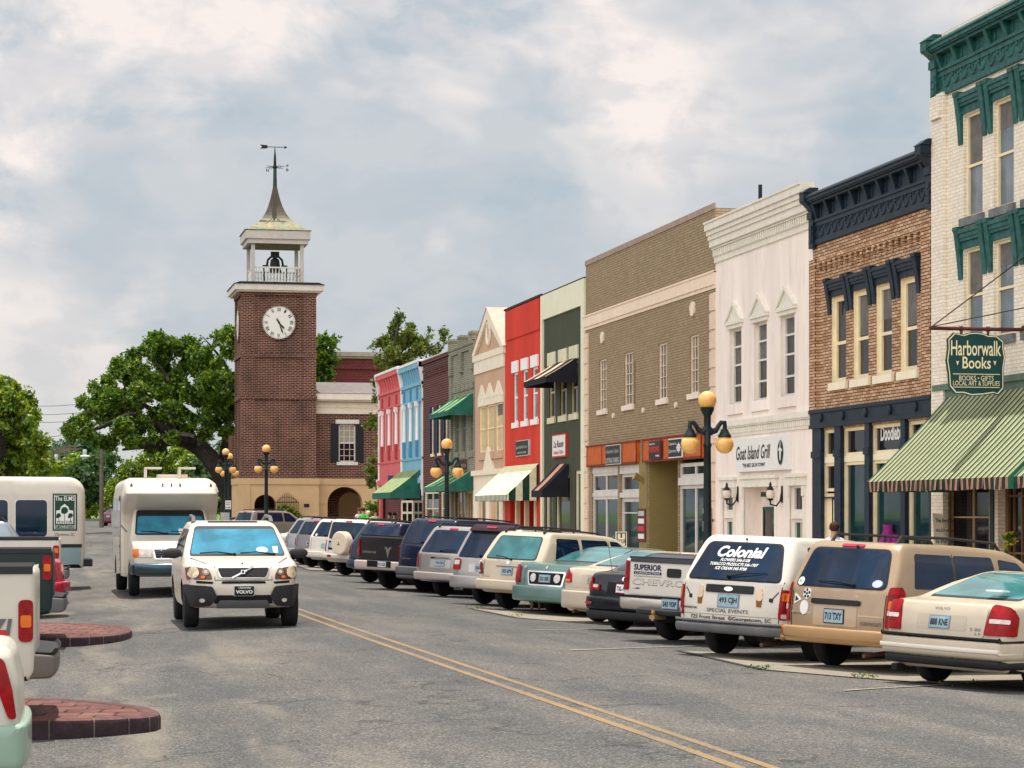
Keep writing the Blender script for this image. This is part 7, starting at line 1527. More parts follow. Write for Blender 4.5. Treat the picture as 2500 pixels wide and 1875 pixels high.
hb = Shell([(xR-.40, .44, .03), (xR-.40, .53, .03), (xR-.1, .53, .01), (xR-.1, .44, .01)], .62, [(.4, 1), (.6, 1)], taper=(0, .4), tl=(.2, .3), bow=(0, .12), r=.04); hb.build('hitch_step', [DARK, UNDER], t)
bf = lambda u, z, off=0: (xR-.18-off, -u, z); plate(bf, .10, .62, '243 VDP', t, off=.01, w=.31, h=.16); MB().box(xR-.5, xR-.2, -.05, .05, .38, .44).lathe([(.03, .36), (.02, .42), (.035, .48), (.03, .52)], 10, (xR-.47, 0, 0)).build('tow_ball', plain('brass', (.4, .25, .1), .4, .6), t); MB().lathe([(.12, -.55), (.12, .55)], 12, (xR+.45, 0, .42), 1).build('muffler', UNDER, t)
# 5 ---- black sedan
W = .87; t = vbase('black sedan half hidden behind the white pickup, with white licence plate and orange red lamps', 'car', 'sedan', RG); put(t, 1522, 1538, TH, W-.2)
sh = Shell(three_box(.92, 2.72, .8, 1.40, .95, .20, .31, deck=1.0, dl=.55, rr=.45), W, sides(.20, .95, 1.40, .70), bow=(.2, .10)); build_car(t, sh, BLKP, W, 2.72, .31)
rear_glass(t, sh, 1.07, 1.35, .62, .50, CG, .04); side_windows(t, sh, [[(.3, .98), (1.0, .98), (.95, 1.30), (.55, 1.30)], [(1.08, .98), (2.1, .96), (1.5, 1.30), (1.05, 1.30)]], CG)
lamp_pair(t, sh, [(.52, .70), (.95, .70), (.95, .92), (.74, .92), (.72, .80), (.52, .80)], LRED, .02, inner=[([(.76, .83), (.92, .83), (.92, .91), (.76, .91)], LORG), ([(.56, .74), (.68, .74), (.68, .79), (.56, .79)], LCLR)], r=.015)
patch('plate_recess', rect(-.34, .34, .64, .85), sh.rear, .008, UNDER, t, r=.02); plate(sh.rear, .02, .745, 'TXL-1023', t, mat=PLW, fmat=plain('plate_red', (.5, .05, .08), .5)); badge(t, sh.rear, 0, .91, .035, .035, CHR)
bumper(t, W+.01, -.99, -.5, .36, .62, BLKP, bow=.11); bumper(t, W, -.97, -.5, .20, .38, DARK, bow=.11, name='lower_bumper'); badge(t, sh.rear, -.72, .47, .08, .025, LPNK, .09, 'reflector'); MB().tube([(-.6, .5, 1.05), (-.75, .5, 1.55)], .006, 4).build('antenna', UNDER, t)
# 6 ---- cream sedan
W = .90; t = vbase('pale cream sedan between the sage green sedan and the black sedan', 'car', 'sedan', RG); put(t, 1466, 1518, TH, W-.2)
sh = Shell(three_box(1.05, 2.83, .95, 1.42, .97, .21, .315, deck=1.02, dl=.72, rr=.72), W, sides(.21, .97, 1.42, .70), bow=(.2, .12)); build_car(t, sh, CRM, W, 2.83, .315)
rear_glass(t, sh, 1.09, 1.37, .66, .54, CGL, .05); side_windows(t, sh, [[(.45, 1.0), (1.1, 1.0), (1.05, 1.32), (.7, 1.32)], [(1.18, 1.0), (2.2, .98), (1.6, 1.32), (1.12, 1.32)]], CGL)
lamp_pair(t, sh, [(.60, .74), (1.0, .74), (1.0, .98), (.80, 1.0), (.66, .9)], LRED, .02, inner=[([(.66, .75), (.92, .75), (.92, .80), (.66, .80)], LORG)]); patch('trunk_lid', rect(-.62, .62, .66, .99), sh.rear, .01, CRM, t, r=.05)
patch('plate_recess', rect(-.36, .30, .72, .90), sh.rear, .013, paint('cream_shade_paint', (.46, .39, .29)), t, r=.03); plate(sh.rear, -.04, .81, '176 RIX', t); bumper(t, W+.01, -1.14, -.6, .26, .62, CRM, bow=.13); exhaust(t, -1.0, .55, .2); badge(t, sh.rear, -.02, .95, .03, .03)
# 7 ---- sage green sedan
W = .99; t = vbase('large sage green sedan with chrome framed licence plate between reversing lamps', 'car', 'sedan', RG); put(t, 1361, 1497, TH, W-.2)
sh = Shell(three_box(1.35, 2.98, 1.05, 1.45, .98, .24, .335, deck=1.03, dl=1.0, rr=.75), W, sides(.24, .98, 1.45, .68), bow=(.25, .16)); build_car(t, sh, GRNP, W, 2.98, .335)
rear_glass(t, sh, 1.11, 1.40, .70, .56, CGL, .05); side_windows(t, sh, [[(.35, 1.02), (1.1, 1.02), (1.05, 1.36), (.7, 1.36)], [(1.18, 1.02), (2.3, 1.0), (1.7, 1.36), (1.12, 1.36)]], CG)
lamp_pair(t, sh, [(.74, .62), (1.05, .62), (1.05, .86), (.92, .98), (.76, .98)], LRED, .02, r=.05); patch('chrome_frame', [(-.46, .58), (.46, .58), (.52, .88), (-.52, .88)], sh.rear, .016, CHR, t, r=.04); patch('lamp_panel', [(-.42, .61), (.42, .61), (.47, .85), (-.47, .85)], sh.rear, .020, UNDER, t, r=.03)
for sg in (-1, 1): badge(t, sh.rear, .32*sg, .74, .08, .085, LCLR, .028, 'reversing_light')
plate(sh.rear, 0, .73, '235 RIK', t, off=.03); bumper(t, W+.01, -1.44, -.8, .26, .60, GRNP, bow=.17); badge(t, sh.rear, -.62, .95, .06, .03, CHR); badge(t, sh.rear, 0, .955, .02, .03, CHR); seam([(-.60, .56), (-.60, 1.0)], sh.rear, t, .008); seam([(.6, .56), (.6, 1.0)], sh.rear, t, .008)
# generic wagons
def wagon(label, px, py, pt, W, ro, wb, fo, H, belt, rw, gc=.36, slant=.3, top=.78, name='parked_suv', cat='suv', gl=CG, th=TH, hood=1.05, gz0=None, gw=(.74, .62), bow=.09, rail=True, lampp=None, inner=(), bmat=None, bz=(.38, .62), plt='', lamp_mat=None, wip=True, low=None, swin=True, brake=True):
    t = vbase(label, cat, name, RG); put(t, px, py, th, W-.2)
    sh = Shell(two_box(ro, wb, fo, H, belt, gc, rw, slant=slant, hood=hood), W, sides(gc, belt, H, top), bow=(.18, bow), r=.07); build_car(t, sh, pt, W, wb, rw)
    rear_glass(t, sh, belt+.04, H-.13, gw[0]*W, gw[1]*W, gl, .07)
    for sg_ in (-1, 1):
        for x_ in (.40, 1.38, wb-.42): seam([(x_, gc+.08), (x_, belt)], sh.sidem(sg_), t, .010)
        seam([(-ro+.3, belt-.12), (wb-.2, belt-.12)], sh.sidem(sg_), t, .010)
    if swin: side_windows(t, sh, [[(-ro+.45, belt+.06), (.35, belt+.05), (.35, H-.13), (-ro+.62, H-.13)], [(.45, belt+.05), (1.35, belt+.05), (1.3, H-.13), (.45, H-.13)], [(1.43, belt+.05), (wb-.45, belt+.03), (wb-1.05, H-.15), (1.4, H-.13)]], CG)
    if rail: rails(t, H, W, -ro+.5, wb-1.3, h=.035)
    lamp_pair(t, sh, lampp or [(.80*W, .68), (1.08*W, .68), (1.08*W, belt-.06), (.84*W, belt-.04)], lamp_mat or LRED, .022, inner=inner)
    if brake: brake3(t, sh, H-.085, .26, .03)
    plate(sh.rear, 0, .82, plt, t); bumper(t, W+.01, -ro-.10, -ro+.5, bz[0], bz[1], bmat or pt, bow=bow+.02)
    if low: bumper(t, W-.01, -ro-.07, -ro+.5, bz[0]-.1, bz[0]+.02, low, bow=bow, name='lower_bumper')
    if wip: wiper(t, sh.rear, -.05, belt+.06, .42, belt+.09)
    seam([(-.76*W, bz[1]+.02), (-.77*W, belt)], sh.rear, t); seam([(.76*W, bz[1]+.02), (.77*W, belt)], sh.rear, t); exhaust(t, -ro+.05, -.5, .25)
    return t, sh
t, sh = wagon('cream sport utility with teal rear glass and roof rails left of the sage sedan', 1246, 1487, CRM, .93, .98, 2.72, .9, 1.68, 1.05, .35, plt='YRT-879', gl=CGL, hood=1.02, lampp=[(.72, .74), (1.0, .74), (1.0, .92), (.84, 1.0), (.76, .96)], lamp_mat=plain('dark_red_lens', (.15, .003, .006), .2), inner=[([(.78, .77), (.92, .77), (.92, .82), (.80, .82)], LCLR)], slant=.42, bz=(.42, .66), low=None, wip=False, brake=False)
wiper(t, sh.rear, .08, 1.06, -.40, 1.12); badge(t, sh.rear, 0, 1.0, .05, .03, CHR); patch('handle_trim', rect(-.32, .32, .915, .93), sh.rear, .02, GREYP, t); stext('HYBRID', -.66, .68, .16, .025, sh.rear, GREYP, t)
t, sh = wagon('silver minivan with dark rear spoiler and large red lamps left of the cream vehicle', 1186, 1474.5, SLV, .97, 1.08, 3.0, .95, 1.74, 1.02, .33, plt='766 RLC', lampp=[(.64, .76), (1.03, .76), (1.03, 1.0), (.64, 1.0)], inner=[([(.66, .87), (.84, .87), (.84, .97), (.66, .97)], LCLR)], slant=.36, bz=(.36, .66), low=None, name='minivan', cat='minivan', gw=(.78, .66), brake=False)
patch('spoiler', [(-.66, 1.60), (.66, 1.60), (.60, 1.70), (-.60, 1.70)], sh.rear, .09, plain('dark_spoiler', (.03, .012, .016), .3), t, r=.03); brake3(t, sh, 1.66, .3, .025, off=.10); badge(t, sh.rear, 0, .96, .04, .04); patch('plate_recess', rect(-.36, .36, .72, .90), sh.rear, .008, paint('silver_light', (.5, .48, .45), .4), t, r=.03)
t, sh = wagon('silver minivan with curved chrome tailgate strip, right of the dark blue sport utility', 1087, 1455, SLV, .97, 1.05, 3.03, .95, 1.74, 1.05, .33, plt='733 CJH', lampp=[(.80, .70), (1.03, .70), (1.03, 1.02), (.84, 1.04)], slant=.42, bz=(.40, .62), name='minivan', cat='minivan', gw=(.80, .62), bow=.13, bmat=paint('pinkish_silver', (.48, .43, .39), .4))
patch('chrome_strip', [(-.36, .925), (.36, .925), (.30, .965), (-.30, .965)], sh.rear, .025, CHR, t, r=.01); patch('plate_recess', rect(-.34, .34, .70, .92), sh.rear, .006, paint('silver_light', (.5, .48, .45), .4), t, r=.03)
t, sh = wagon('dark navy blue full size sport utility with grey bumper and twin rear wiper arms', 1041, 1445, NVY, 1.0, 1.05, 3.02, .9, 1.92, 1.22, .39, gc=.36, plt='', slant=.30, bz=(.44, .68), bmat=GREYP, low=GREYP, hood=1.15, lampp=[(.90, .80), (1.05, .80), (1.05, 1.18), (.91, 1.18)], gw=(.84, .70)); stext('EXPEDITION', -.75, .84, .34, .03, sh.rear, CHR, t, bold=.02); badge(t, sh.rear, .05, 1.16, .07, .035)
seam([(-.55, 1.93), (-.52, 1.82)], lambda u, z, o=0: sh.rear(u, min(z, 1.85), .03), t, .04, UNDER, name='wiper_arm'); seam([(.45, 1.85), (.42, 1.74)], sh.rear, t, .04, UNDER, name='wiper_arm')
W = 1.01; t = vbase('dark charcoal pickup with ram head emblem on its tailgate and pale bumper', 'pickup truck', 'pickup_truck', RG); put(t, 957, 1437, TH-2, W-.24)
sh, cb, xR = pickup(t, DGRY, W, 1.2, 3.5, .95, 1.38, 1.93, .40, 1.75, BLK, NVY)
lamp_pair(t, sh, [(.88, .84), (1.06, .84), (1.06, 1.30), (.88, 1.30)], LRED, .02, inner=[([(.90, .95), (1.04, .95), (1.04, 1.0), (.90, 1.0)], LPNK)]); patch('tailgate', rect(-.84, .84, .78, 1.34), sh.rear, .015, DGRY, t, r=.03); patch('tailgate_handle', rect(.02, .30, 1.17, 1.27), sh.rear, .03, BLK, t, r=.03)
stext('DODGE', -.76, .93, .50, .06, sh.rear, CHR, t, .02, bold=.03); patch('emblem', [(.16, .82), (.10, 1.02), (.03, 1.10), (.10, 1.12), (.16, 1.06), (.22, 1.12), (.29, 1.10), (.22, 1.02)], sh.rear, .024, CHR, t)
PKB = paint('pale_pink_bumper', (.62, .52, .46), .2, .3); bumper(t, W-.02, xR-.17, xR+.1, .50, .76, PKB, taper=.03, bow=.05); bf2 = lambda u, z, off=0: (xR-.175-off, -u, z); patch('bumper_recess', rect(-.42, .42, .58, .74), bf2, .006, UNDER, t); plate(bf2, .12, .66, 'SC-220', t, mat=PLW, off=.012)
t, sh = wagon('dark blue rounded sport utility left of the charcoal pickup', 907, 1421, NVY, .93, .95, 2.8, .9, 1.74, 1.08, .36, plt='', slant=.5, bz=(.40, .66), rail=True, gw=(.80, .60), lampp=[(.82, .80), (1.0, .80), (1.0, 1.02), (.86, 1.04)], bow=.14)
t, sh = wagon('white sport utility carrying a cream covered spare wheel on its rear door', 847, 1404, WHT_, .93, .90, 2.78, .8, 1.76, 1.10, .38, gc=.40, plt='', slant=.16, bz=(.50, .68), top=.86, gw=(.80, .76), hood=1.15, lampp=[(.82, .72), (.98, .72), (.98, 1.10), (.84, 1.10)], inner=[([(.84, 1.0), (.96, 1.0), (.96, 1.08), (.84, 1.08)], LORG)], wip=False, bow=.04)
SPC = paint('spare_cover_cream', (.66, .55, .42), 0, .4); o = MB().lathe([(.20, -1.24), (.33, -1.235), (.365, -1.20), (.37, -.98), (.30, -.92)], 30, (0, -.12, 1.0), 0).build('spare_wheel_cover', SPC, t, smooth=True)
sp_ = MB()
for k in range(3):
    a = math.pi/2+k*2*math.pi/3; c = Vector((math.cos(a), math.sin(a))); s_ = Vector((-c.y, c.x)); pts = [c*0, c*.035+s_*.022, c*.075, c*.035-s_*.022]; sp_.add([(-1.246, -.12-p.x, .97+p.y) for p in pts], [(0, 1, 2, 3)])
sp_.build('emblem', BLK, o, fix=False); seam([(-.5, 1.12), (-.15, 1.16), (.12, 1.25), (.39, 1.16), (.5, 1.12)], lambda u, z, q=0: (-1.243, -.0-u*.7, z-.06) , o, .02, paint('cover_crease', (.55, .45, .34)), name='cover_crease')
patch('plate_recess', rect(-.72, -.40, .78, 1.05), sh.rear, .01, UNDER, t, r=.02); plate(sh.rear, -.56, .92, '', t, off=.016, w=.26, h=.16); badge(t, sh.rear, -.55, .60, .1, .035, LRED, .12, 'reflector')
t, sh = wagon('white sport utility with tinted glass left of the spare wheel one', 802, 1393, WHT_, .92, .92, 2.7, .85, 1.72, 1.10, .37, gc=.36, plt='', slant=.34, bz=(.42, .66), lampp=[(.80, .76), (1.0, .76), (1.0, 1.02), (.84, 1.04)], rail=False); badge(t, sh.rear, -.5, 1.17, .05, .04, WHS, .012, 'sticker')
t, sh = wagon('small grey sport utility with pale bumper, third vehicle left of the spare wheel one', 763, 1384, paint('warm_grey_paint', (.20, .19, .20), .4), .90, .85, 2.6, .8, 1.68, 1.10, .36, gc=.36, plt='A 7', slant=.26, bz=(.42, .66), bmat=PKB, lampp=[(.80, .76), (.97, .76), (.97, 1.0), (.82, 1.0)])
t, sh = wagon('silver sport utility with roof rails right beside the far white sedan', 742, 1377, paint('cool_silver_paint', (.34, .34, .36), .5), .92, .92, 2.71, .85, 1.70, 1.08, .36, plt='7 UP', slant=.40, bz=(.36, .60), lampp=[(.80, .74), (1.0, .74), (1.0, .98), (.84, 1.0)]); badge(t, sh.rear, .02, 1.02, .05, .03)
W = .89; t = vbase('white sedan with red lamps at the far left end of the parked row', 'car', 'sedan', RG); put(t, 712, 1368, TH, W-.2)
sh = Shell(three_box(1.0, 2.7, .9, 1.42, .97, .21, .31, deck=1.0, dl=.68, rr=.6), W, sides(.21, .97, 1.42, .70), bow=(.2, .12)); build_car(t, sh, WHT_, W, 2.7, .31)
rear_glass(t, sh, 1.07, 1.37, .64, .52, CGL, .05); lamp_pair(t, sh, [(.56, .70), (1.0, .70), (1.0, .94), (.60, .92)], LRED, .02, inner=[([(.62, .80), (.8, .80), (.8, .86), (.62, .86)], LCLR)]); plate(sh.rear, 0, .78, '', t); bumper(t, W+.01, -1.08, -.6, .28, .60, GREYP, bow=.12); side_windows(t, sh, [[(.45, 1.0), (1.1, 1.0), (1.05, 1.32), (.7, 1.32)], [(1.18, 1.0), (2.2, .98), (1.6, 1.32), (1.12, 1.32)]], CGL)
# beige SUV in front of the tower, seen from its side
BGP = paint('beige_grey_paint', (.24, .21, .17)); t = vbase('beige sport utility with dark windows parked side on in front of the tower', 'suv', 'parked_suv'); Y_ = 117.5; X_ = x_at(622, Y_); t.scale = (.9,)*3
sh = Shell(two_box(.95, 2.85, .9, 1.83, 1.15, .3, .37, slant=.28, hood=1.12), .94, sides(.3, 1.15, 1.83, .80), bow=(.15, .08), r=.07); build_car(t, sh, BGP, .94, 2.85, .37); rear_glass(t, sh, 1.2, 1.7, .76, .66, CG)
side_windows(t, sh, [[(-.5, 1.2), (.3, 1.2), (.3, 1.7), (-.38, 1.7)], [(.4, 1.2), (1.35, 1.2), (1.3, 1.7), (.4, 1.7)], [(1.45, 1.2), (2.4, 1.18), (1.8, 1.68), (1.42, 1.7)]], CG); rails(t, 1.83, .94, -.45, 1.6); brake3(t, sh, 1.745, .3, .05)
lamp_pair(t, sh, [(.78, .8), (1.0, .8), (1.0, 1.1), (.8, 1.1)], LRED); bumper(t, .95, -1.05, -.4, .36, .62, GREYP); t.location = (X_, Y_, rise(Y_)-.02); t.rotation_euler = (0, 0, R(28))
# ------------------------------------------------------------ moving traffic and the left hand row
# white SUV coming towards us
W = .95; t = vbase('white sport utility driving towards the camera, black lower bumper and diagonal grille bar', 'suv', 'moving_suv')
o = [(-.95+.14, .34, .05), (-.93, .5, .06), (-.95, 1.0, .1), (-.80, 1.15, .04), (-.45, 1.66, .08), (-.2, 1.73, .15), (.9, 1.745, .5), (1.45, 1.70, .25), (2.33, 1.15, .10), (3.20, 1.07, .22), (3.50, 1.0, .07), (3.60, .80, .08), (3.62, .62, .08), (3.58, .42, .05), (3.50, .34, .05)]+arch(2.86, .37, .34)+arch(0, .37, .34)
sh = Shell(o, W, [(.3, .93), (.45, .98), (.7, 1.0), (1.0, .985), (1.14, .945), (1.45, .85), (1.68, .75), (1.75, .72)], taper=(.15, .05), tl=(.75, .5), bow=(.30, .1), r=.08)
MW = paint('pearl_white_paint', (.60, .54, .45)); build_car(t, sh, MW, W, 2.86, .37, .235)
F_ = sh.front
patch('windshield', [(-.80, 1.155), (.80, 1.155), (.66, 1.645), (-.66, 1.645)], F_, .006, DARK, t, r=.06); patch('windshield_glass', [(-.77, 1.18), (.77, 1.18), (.655, 1.59), (-.655, 1.59)], F_, .012, CGW, t, r=.05)
side_windows(t, sh, [[(-.40, 1.18), (.35, 1.18), (.35, 1.60), (-.15, 1.60)], [(.45, 1.17), (1.2, 1.17), (1.15, 1.60), (.45, 1.60)], [(1.3, 1.17), (2.1, 1.16), (1.5, 1.58), (1.27, 1.60)]], CG)
rear_glass(t, sh, 1.2, 1.6, .66, .6, CG)
for sg in (-1, 1):
    h = patch('headlight', [(sg*.50, .80), (sg*.96, .79), (sg*1.02, .98), (sg*.84, 1.0), (sg*.64, .975), (sg*.52, .90)], F_, .012, plain('headlight_amber_glass', (.10, .035, .012), .2, coat=.5), t, r=.03)
    badge(h, F_, sg*.79, .90, .085, .085, plain('headlight_bright', (.62, .50, .32), .2, var=.35, scale=16, coat=.6, obj=True), .030, 'headlight_reflector'); badge(h, F_, sg*.60, .91, .06, .055, plain('inner_lamp', (.22, .18, .15), .12, .6), .030, 'headlight_reflector'); badge(h, F_, sg*.60, .91, .03, .028, plain('inner_lens', (.5, .45, .4), .1), .034, 'headlight_reflector'); badge(h, F_, sg*.645, .83, .035, .022, LORG, .034, 'turn_signal')
g = patch('grille', [(-.38, .82), (.38, .82), (.43, .98), (-.43, .98)], F_, .016, CHR, t, r=.04); patch('grille_mesh', [(-.36, .835), (.36, .835), (.41, .965), (-.41, .965)], F_, .032, plain('grille_mesh', (.012, .012, .014), .6, bump=1, bscale=90, obj=True), g, r=.03)
seam([(-.19, .815), (.17, .985)], lambda a, b, o_=0: F_(a, b, .046), g, .024, CHR, name='grille_slash'); patch('emblem', rect(-.045, .02, .87, .93), F_, .052, CHR, g, r=.01); badge(g, F_, -.012, .90, .02, .02, BLK, .058)
seam([(-.46, .79), (-.45, .99), (-.62, 1.06), (-.80, 1.13)], F_, t, .009); seam([(.46, .79), (.45, .99), (.62, 1.06), (.80, 1.13)], F_, t, .009); seam([(-.46, .79), (.46, .79)], F_, t, .009); [seam([(x_, .45), (x_, 1.14)], sh.sidem(sg), t, .010) for sg in (-1, 1) for x_ in (.40, 1.25, 2.12)]
patch('upper_intake', [(-.36, .735), (.36, .735), (.34, .775), (-.34, .775)], F_, .006, UNDER, t, r=.015)
for sg in (-1, 1): patch('side_intake', [(sg*.50, .73), (sg*.86, .745), (sg*.86, .785), (sg*.48, .765)], F_, .006, UNDER, t, r=.01)
BK = plain('black_bumper_plastic', (.030, .030, .033), .6, var=.25, scale=30, bump=.3, bscale=120, obj=True)
for sg in (-1, 1):
    patch('lower_bumper', [(sg*.42, .52), (sg*.50, .69), (sg*.97, .72), (sg*1.12, .70), (sg*1.12, .40), (sg*.92, .34), (sg*.86, .36), (sg*.52, .40)], F_, .035, BK, t, r=.04)
    badge(t, F_, sg*.66, .475, .045, .028, LCLR, .045, 'fog_light')
patch('lower_intake', [(-.47, .42), (.47, .42), (.43, .55), (-.43, .55)], F_, .014, UNDER, t, r=.02); patch('skid_plate', [(-.44, .36), (.44, .36), (.38, .47), (-.38, .47)], F_, .05, GREYP, t, r=.03)
p = patch('licence_plate', rect(-.165, .165, .545, .70), F_, .05, WHS, t, r=.01); patch('plate_face', rect(-.157, .157, .553, .692), F_, .062, BLK, p)
text('lettering', 'University', .20, .036, WHS, p, lambda u, v: F_(-.09+u, .648+v, .068), bold=.02); text('lettering', 'VOLVO', .27, .05, WHS, p, lambda u, v: F_(-.135+u, .585+v, .068), bold=.04)
for sg in (-1, 1):
    mirror(t, 2.0, sg*.93, 1.20, sg, BK, 1.2); MB().tube([(1.25, sg*.66, 1.70), (1.12, sg*.655, 1.80), (.3, sg*.65, 1.82), (-.25, sg*.64, 1.70)], [.04, .03, .03, .04], 8).build('roof_rail', GREYP, t, smooth=True)
patch('sunroof', rect(-.42, .42, 1.705, 1.728), F_, .006, UNDER, t, r=.005) 
wiper(t, F_, -.05, 1.165, -.62, 1.19, .02); wiper(t, F_, .60, 1.165, .05, 1.19, .02); badge(t, F_, 0, 1.05, .012, .008, UNDER, .01, 'washer_nozzle')
MB().lathe([(.17, 0), (.17, .02)], 16, (0, 0, 0)).build('steering_wheel', GREYP, t).location = (1.75, .38, 1.14)
for u in (-.42, .42): badge(t, F_, u, 1.245, .10 if u > 0 else .0001, .05, plain('windshield_glint', (.20, .42, .50), .3), .014, 'windshield_reflection')  # pale disc on the glass: a reflection painted in
patch('sticker', rect(.60, .68, 1.20, 1.30), F_, .016, WHS, t)
X_, Y_ = ground_pt(458, 1526, -.02); t.scale = (1.035,)*3; t.location = (3.50, 39.0+2.96, gz(3.3, 38)+.0); t.rotation_euler = (0, 0, R(-90.5))

# white shuttle minibus behind it, front view
CW = paint('shuttle_cream_white', (.62, .56, .47)); t = vbase('white shuttle minibus with rooftop brackets following the white sport utility', 'minibus', 'minibus')
WB_ = 1.13; body = Shell([(-1.9, .45, .05), (-1.95, .6, .05), (-1.9, 2.6, .15), (-1.7, 2.76, .15), (3.3, 2.78, .3), (4.35, 2.66, .16), (4.62, 2.38, .05), (3.55, 1.92, .1), (3.45, 1.7, .03), (3.4, .42, .03)]+arch(0, .40, .42, .5), WB_, [(.4, 1), (2.3, 1), (2.62, .955), (2.8, .85)], taper=(.06, .02), bow=(.12, .05), r=.10)
body.build('body', [CW, UNDER], t)
cab = Shell([(3.0, .5, .02), (3.0, 2.05, .02), (3.7, 2.05, .1), (4.28, 1.42, .08), (5.15, 1.22, .2), (5.28, .98, .06), (5.30, .62, .05), (5.2, .5, .03)]+arch(4.25, .40, .5), .98, [(.45, .96), (1.0, 1), (1.35, .97), (2.1, .84)], taper=(.10, 0), bow=(.12, 0), r=.06)
cab.build('cab', [CW, UNDER], t); Fc = cab.front
patch('windshield', [(-.84, 1.42), (.84, 1.42), (.78, 2.0), (-.78, 2.0)], Fc, .006, DARK, t, r=.07); patch('windshield_glass', [(-.80, 1.45), (.80, 1.45), (.75, 1.86), (-.75, 1.86)], Fc, .011, CGW, t, r=.06)
for sg in (-1, 1):
    h = patch('headlight', rect(sg*.50, sg*.86, .92, 1.10), Fc, .02, LCLR, t, r=.02); patch('turn_signal', rect(sg*.79, sg*.93, .92, 1.10), Fc, .026, LORG, h, r=.01)
g = patch('grille', [(-.44, .87), (.44, .87), (.48, 1.11), (-.48, 1.11)], Fc, .02, CHR, t, r=.03); patch('grille_mesh', [(-.40, .90), (.40, .90), (.44, 1.08), (-.44, 1.08)], Fc, .026, UNDER, g, r=.02)
for z in (.95, 1.0, 1.05): seam([(-.42, z), (.42, z)], lambda a, b, o_=0: Fc(a, b, .03), g, .014, GREYP, name='grille_bar')
for u in (-.28, 0, .28): seam([(u, .9), (u, 1.08)], lambda a, b, o_=0: Fc(a, b, .032), g, .016, CHR, name='grille_bar')
bumper(t, .99, 5.0, 5.48, .52, .80, paint('dark_chrome_bumper', (.05, .09, .12), .7, .2), front=True, taper=.08, bow=.12, name='front_bumper')
for x, y in ((4.25, .86), (4.25, -.86)): wheel(t, x, y, .40, .24, GREYP, 1 if y > 0 else -1)
for y in (.98, -.98): wheel(t, 0, y, .40, .26, GREYP, 1 if y > 0 else -1)
for u in (-.92, -.20, 0, .20, .92): MB().lathe([(.035, 0), (.02, .05), (.005, .07)], 8, (0, 0, 0)).build('marker_light', plain('amber_marker', (.25, .07, .02), .4), t).location = body.front(u, 2.57, .0)
for sg, y in ((1, -.55), (-1, .25)):
    MB().box(3.0, 3.5, y-.02, y+.03, 2.98, 3.03).box(3.0, 3.06, y-.02, y+.03, 2.76, 3.0).box(3.40, 3.46, y-.02, y+.03, 2.76, 3.0).box(3.4, 3.46, y-.02, y+.38, 2.98, 3.03).build('roof_bracket', CW, t)
MB().box(2.6, 3.3, -.25, .45, 2.77, 2.86).build('roof_vent', CW, t)
for s_, sd_ in ((1, -1), (-1, 1)):
    for k in range(4): patch('side_window', rect(-1.3+k*1.05, -.45+k*1.05, 1.45, 2.25), body.sidem(s_), .008, CG, t, r=.06)
patch('entry_door', rect(2.55, 3.30, .55, 2.35), body.sidem(-1), .01, CG, t, r=.04)
MB().tube([(4.1, -1.02, 1.5), (4.3, -1.25, 1.75)], .02, 6).box(4.22, 4.34, -1.38, -1.18, 1.62, 2.0).box(4.22, 4.34, -1.36, -1.18, 1.38, 1.58).build('wing_mirror', plain('mirror_chrome', (.35, .33, .32), .2, .8), t)
MB().tube([(4.1, 1.0, 1.5), (4.3, 1.22, 1.75)], .02, 6).box(4.22, 4.34, 1.15, 1.36, 1.45, 1.95).build('wing_mirror', plain('mirror_chrome', (.35, .33, .32), .2, .8), t)
wiper(t, Fc, -.1, 1.44, -.7, 1.50, .02); wiper(t, Fc, .6, 1.44, .0, 1.50, .02); patch('paper', rect(.18, .42, 1.46, 1.56), Fc, .014, WHS, t)
t.location = (3.22, 54.3+4.25, gz(3.2, 54)); t.rotation_euler = (0, 0, R(-90))

# left hand row: tails towards the road; local +y side faces the camera
LG = 'vehicles parked along the left side'
def putl(t, px, Y, rear_x, W, H0=0, ang_=179):
    X = x_at(px, Y); rz = R(ang_); c, s = math.cos(rz), math.sin(rz)      # rear left corner at (rear_x, W)
    t.location = (X-(rear_x*c-W*s), Y-(rear_x*s+W*c), gz(X, Y)+H0); t.rotation_euler = (0, 0, rz)
W = .90; t = vbase('cream car with tall red lamp and pale green bumper at the bottom left corner', 'car', 'sedan', LG)
sh = Shell(three_box(1.0, 2.75, .9, 1.43, 1.0, .24, .32, deck=1.10, dl=.62, rr=.55), W, sides(.24, 1.0, 1.43, .72), bow=(.2, .03), r=.10); build_car(t, sh, paint('ivory_car_paint', (.58, .55, .47)), W, 2.75, .32)
rear_glass(t, sh, 1.17, 1.38, .6, .5, CGL, .05); side_windows(t, sh, [[(.4, 1.05), (1.05, 1.05), (1.0, 1.34), (.65, 1.34)], [(1.12, 1.05), (2.1, 1.0), (1.5, 1.34), (1.07, 1.34)]], CG)
patch('taillight', [(-.985, .58), (-.93, .58), (-.865, .76), (-.83, .99), (-.86, 1.03), (-.90, 1.0), (-.955, .80)], sh.sidem(1), .014, LRED, t, r=.03);
bumper(t, W+.02, -1.05, -.45, .20, .57, paint('pale_green_bumper', (.28, .40, .31)), bow=.04, taper=.06, r=.06)
putl(t, 72, 16.9, -1.05, W)
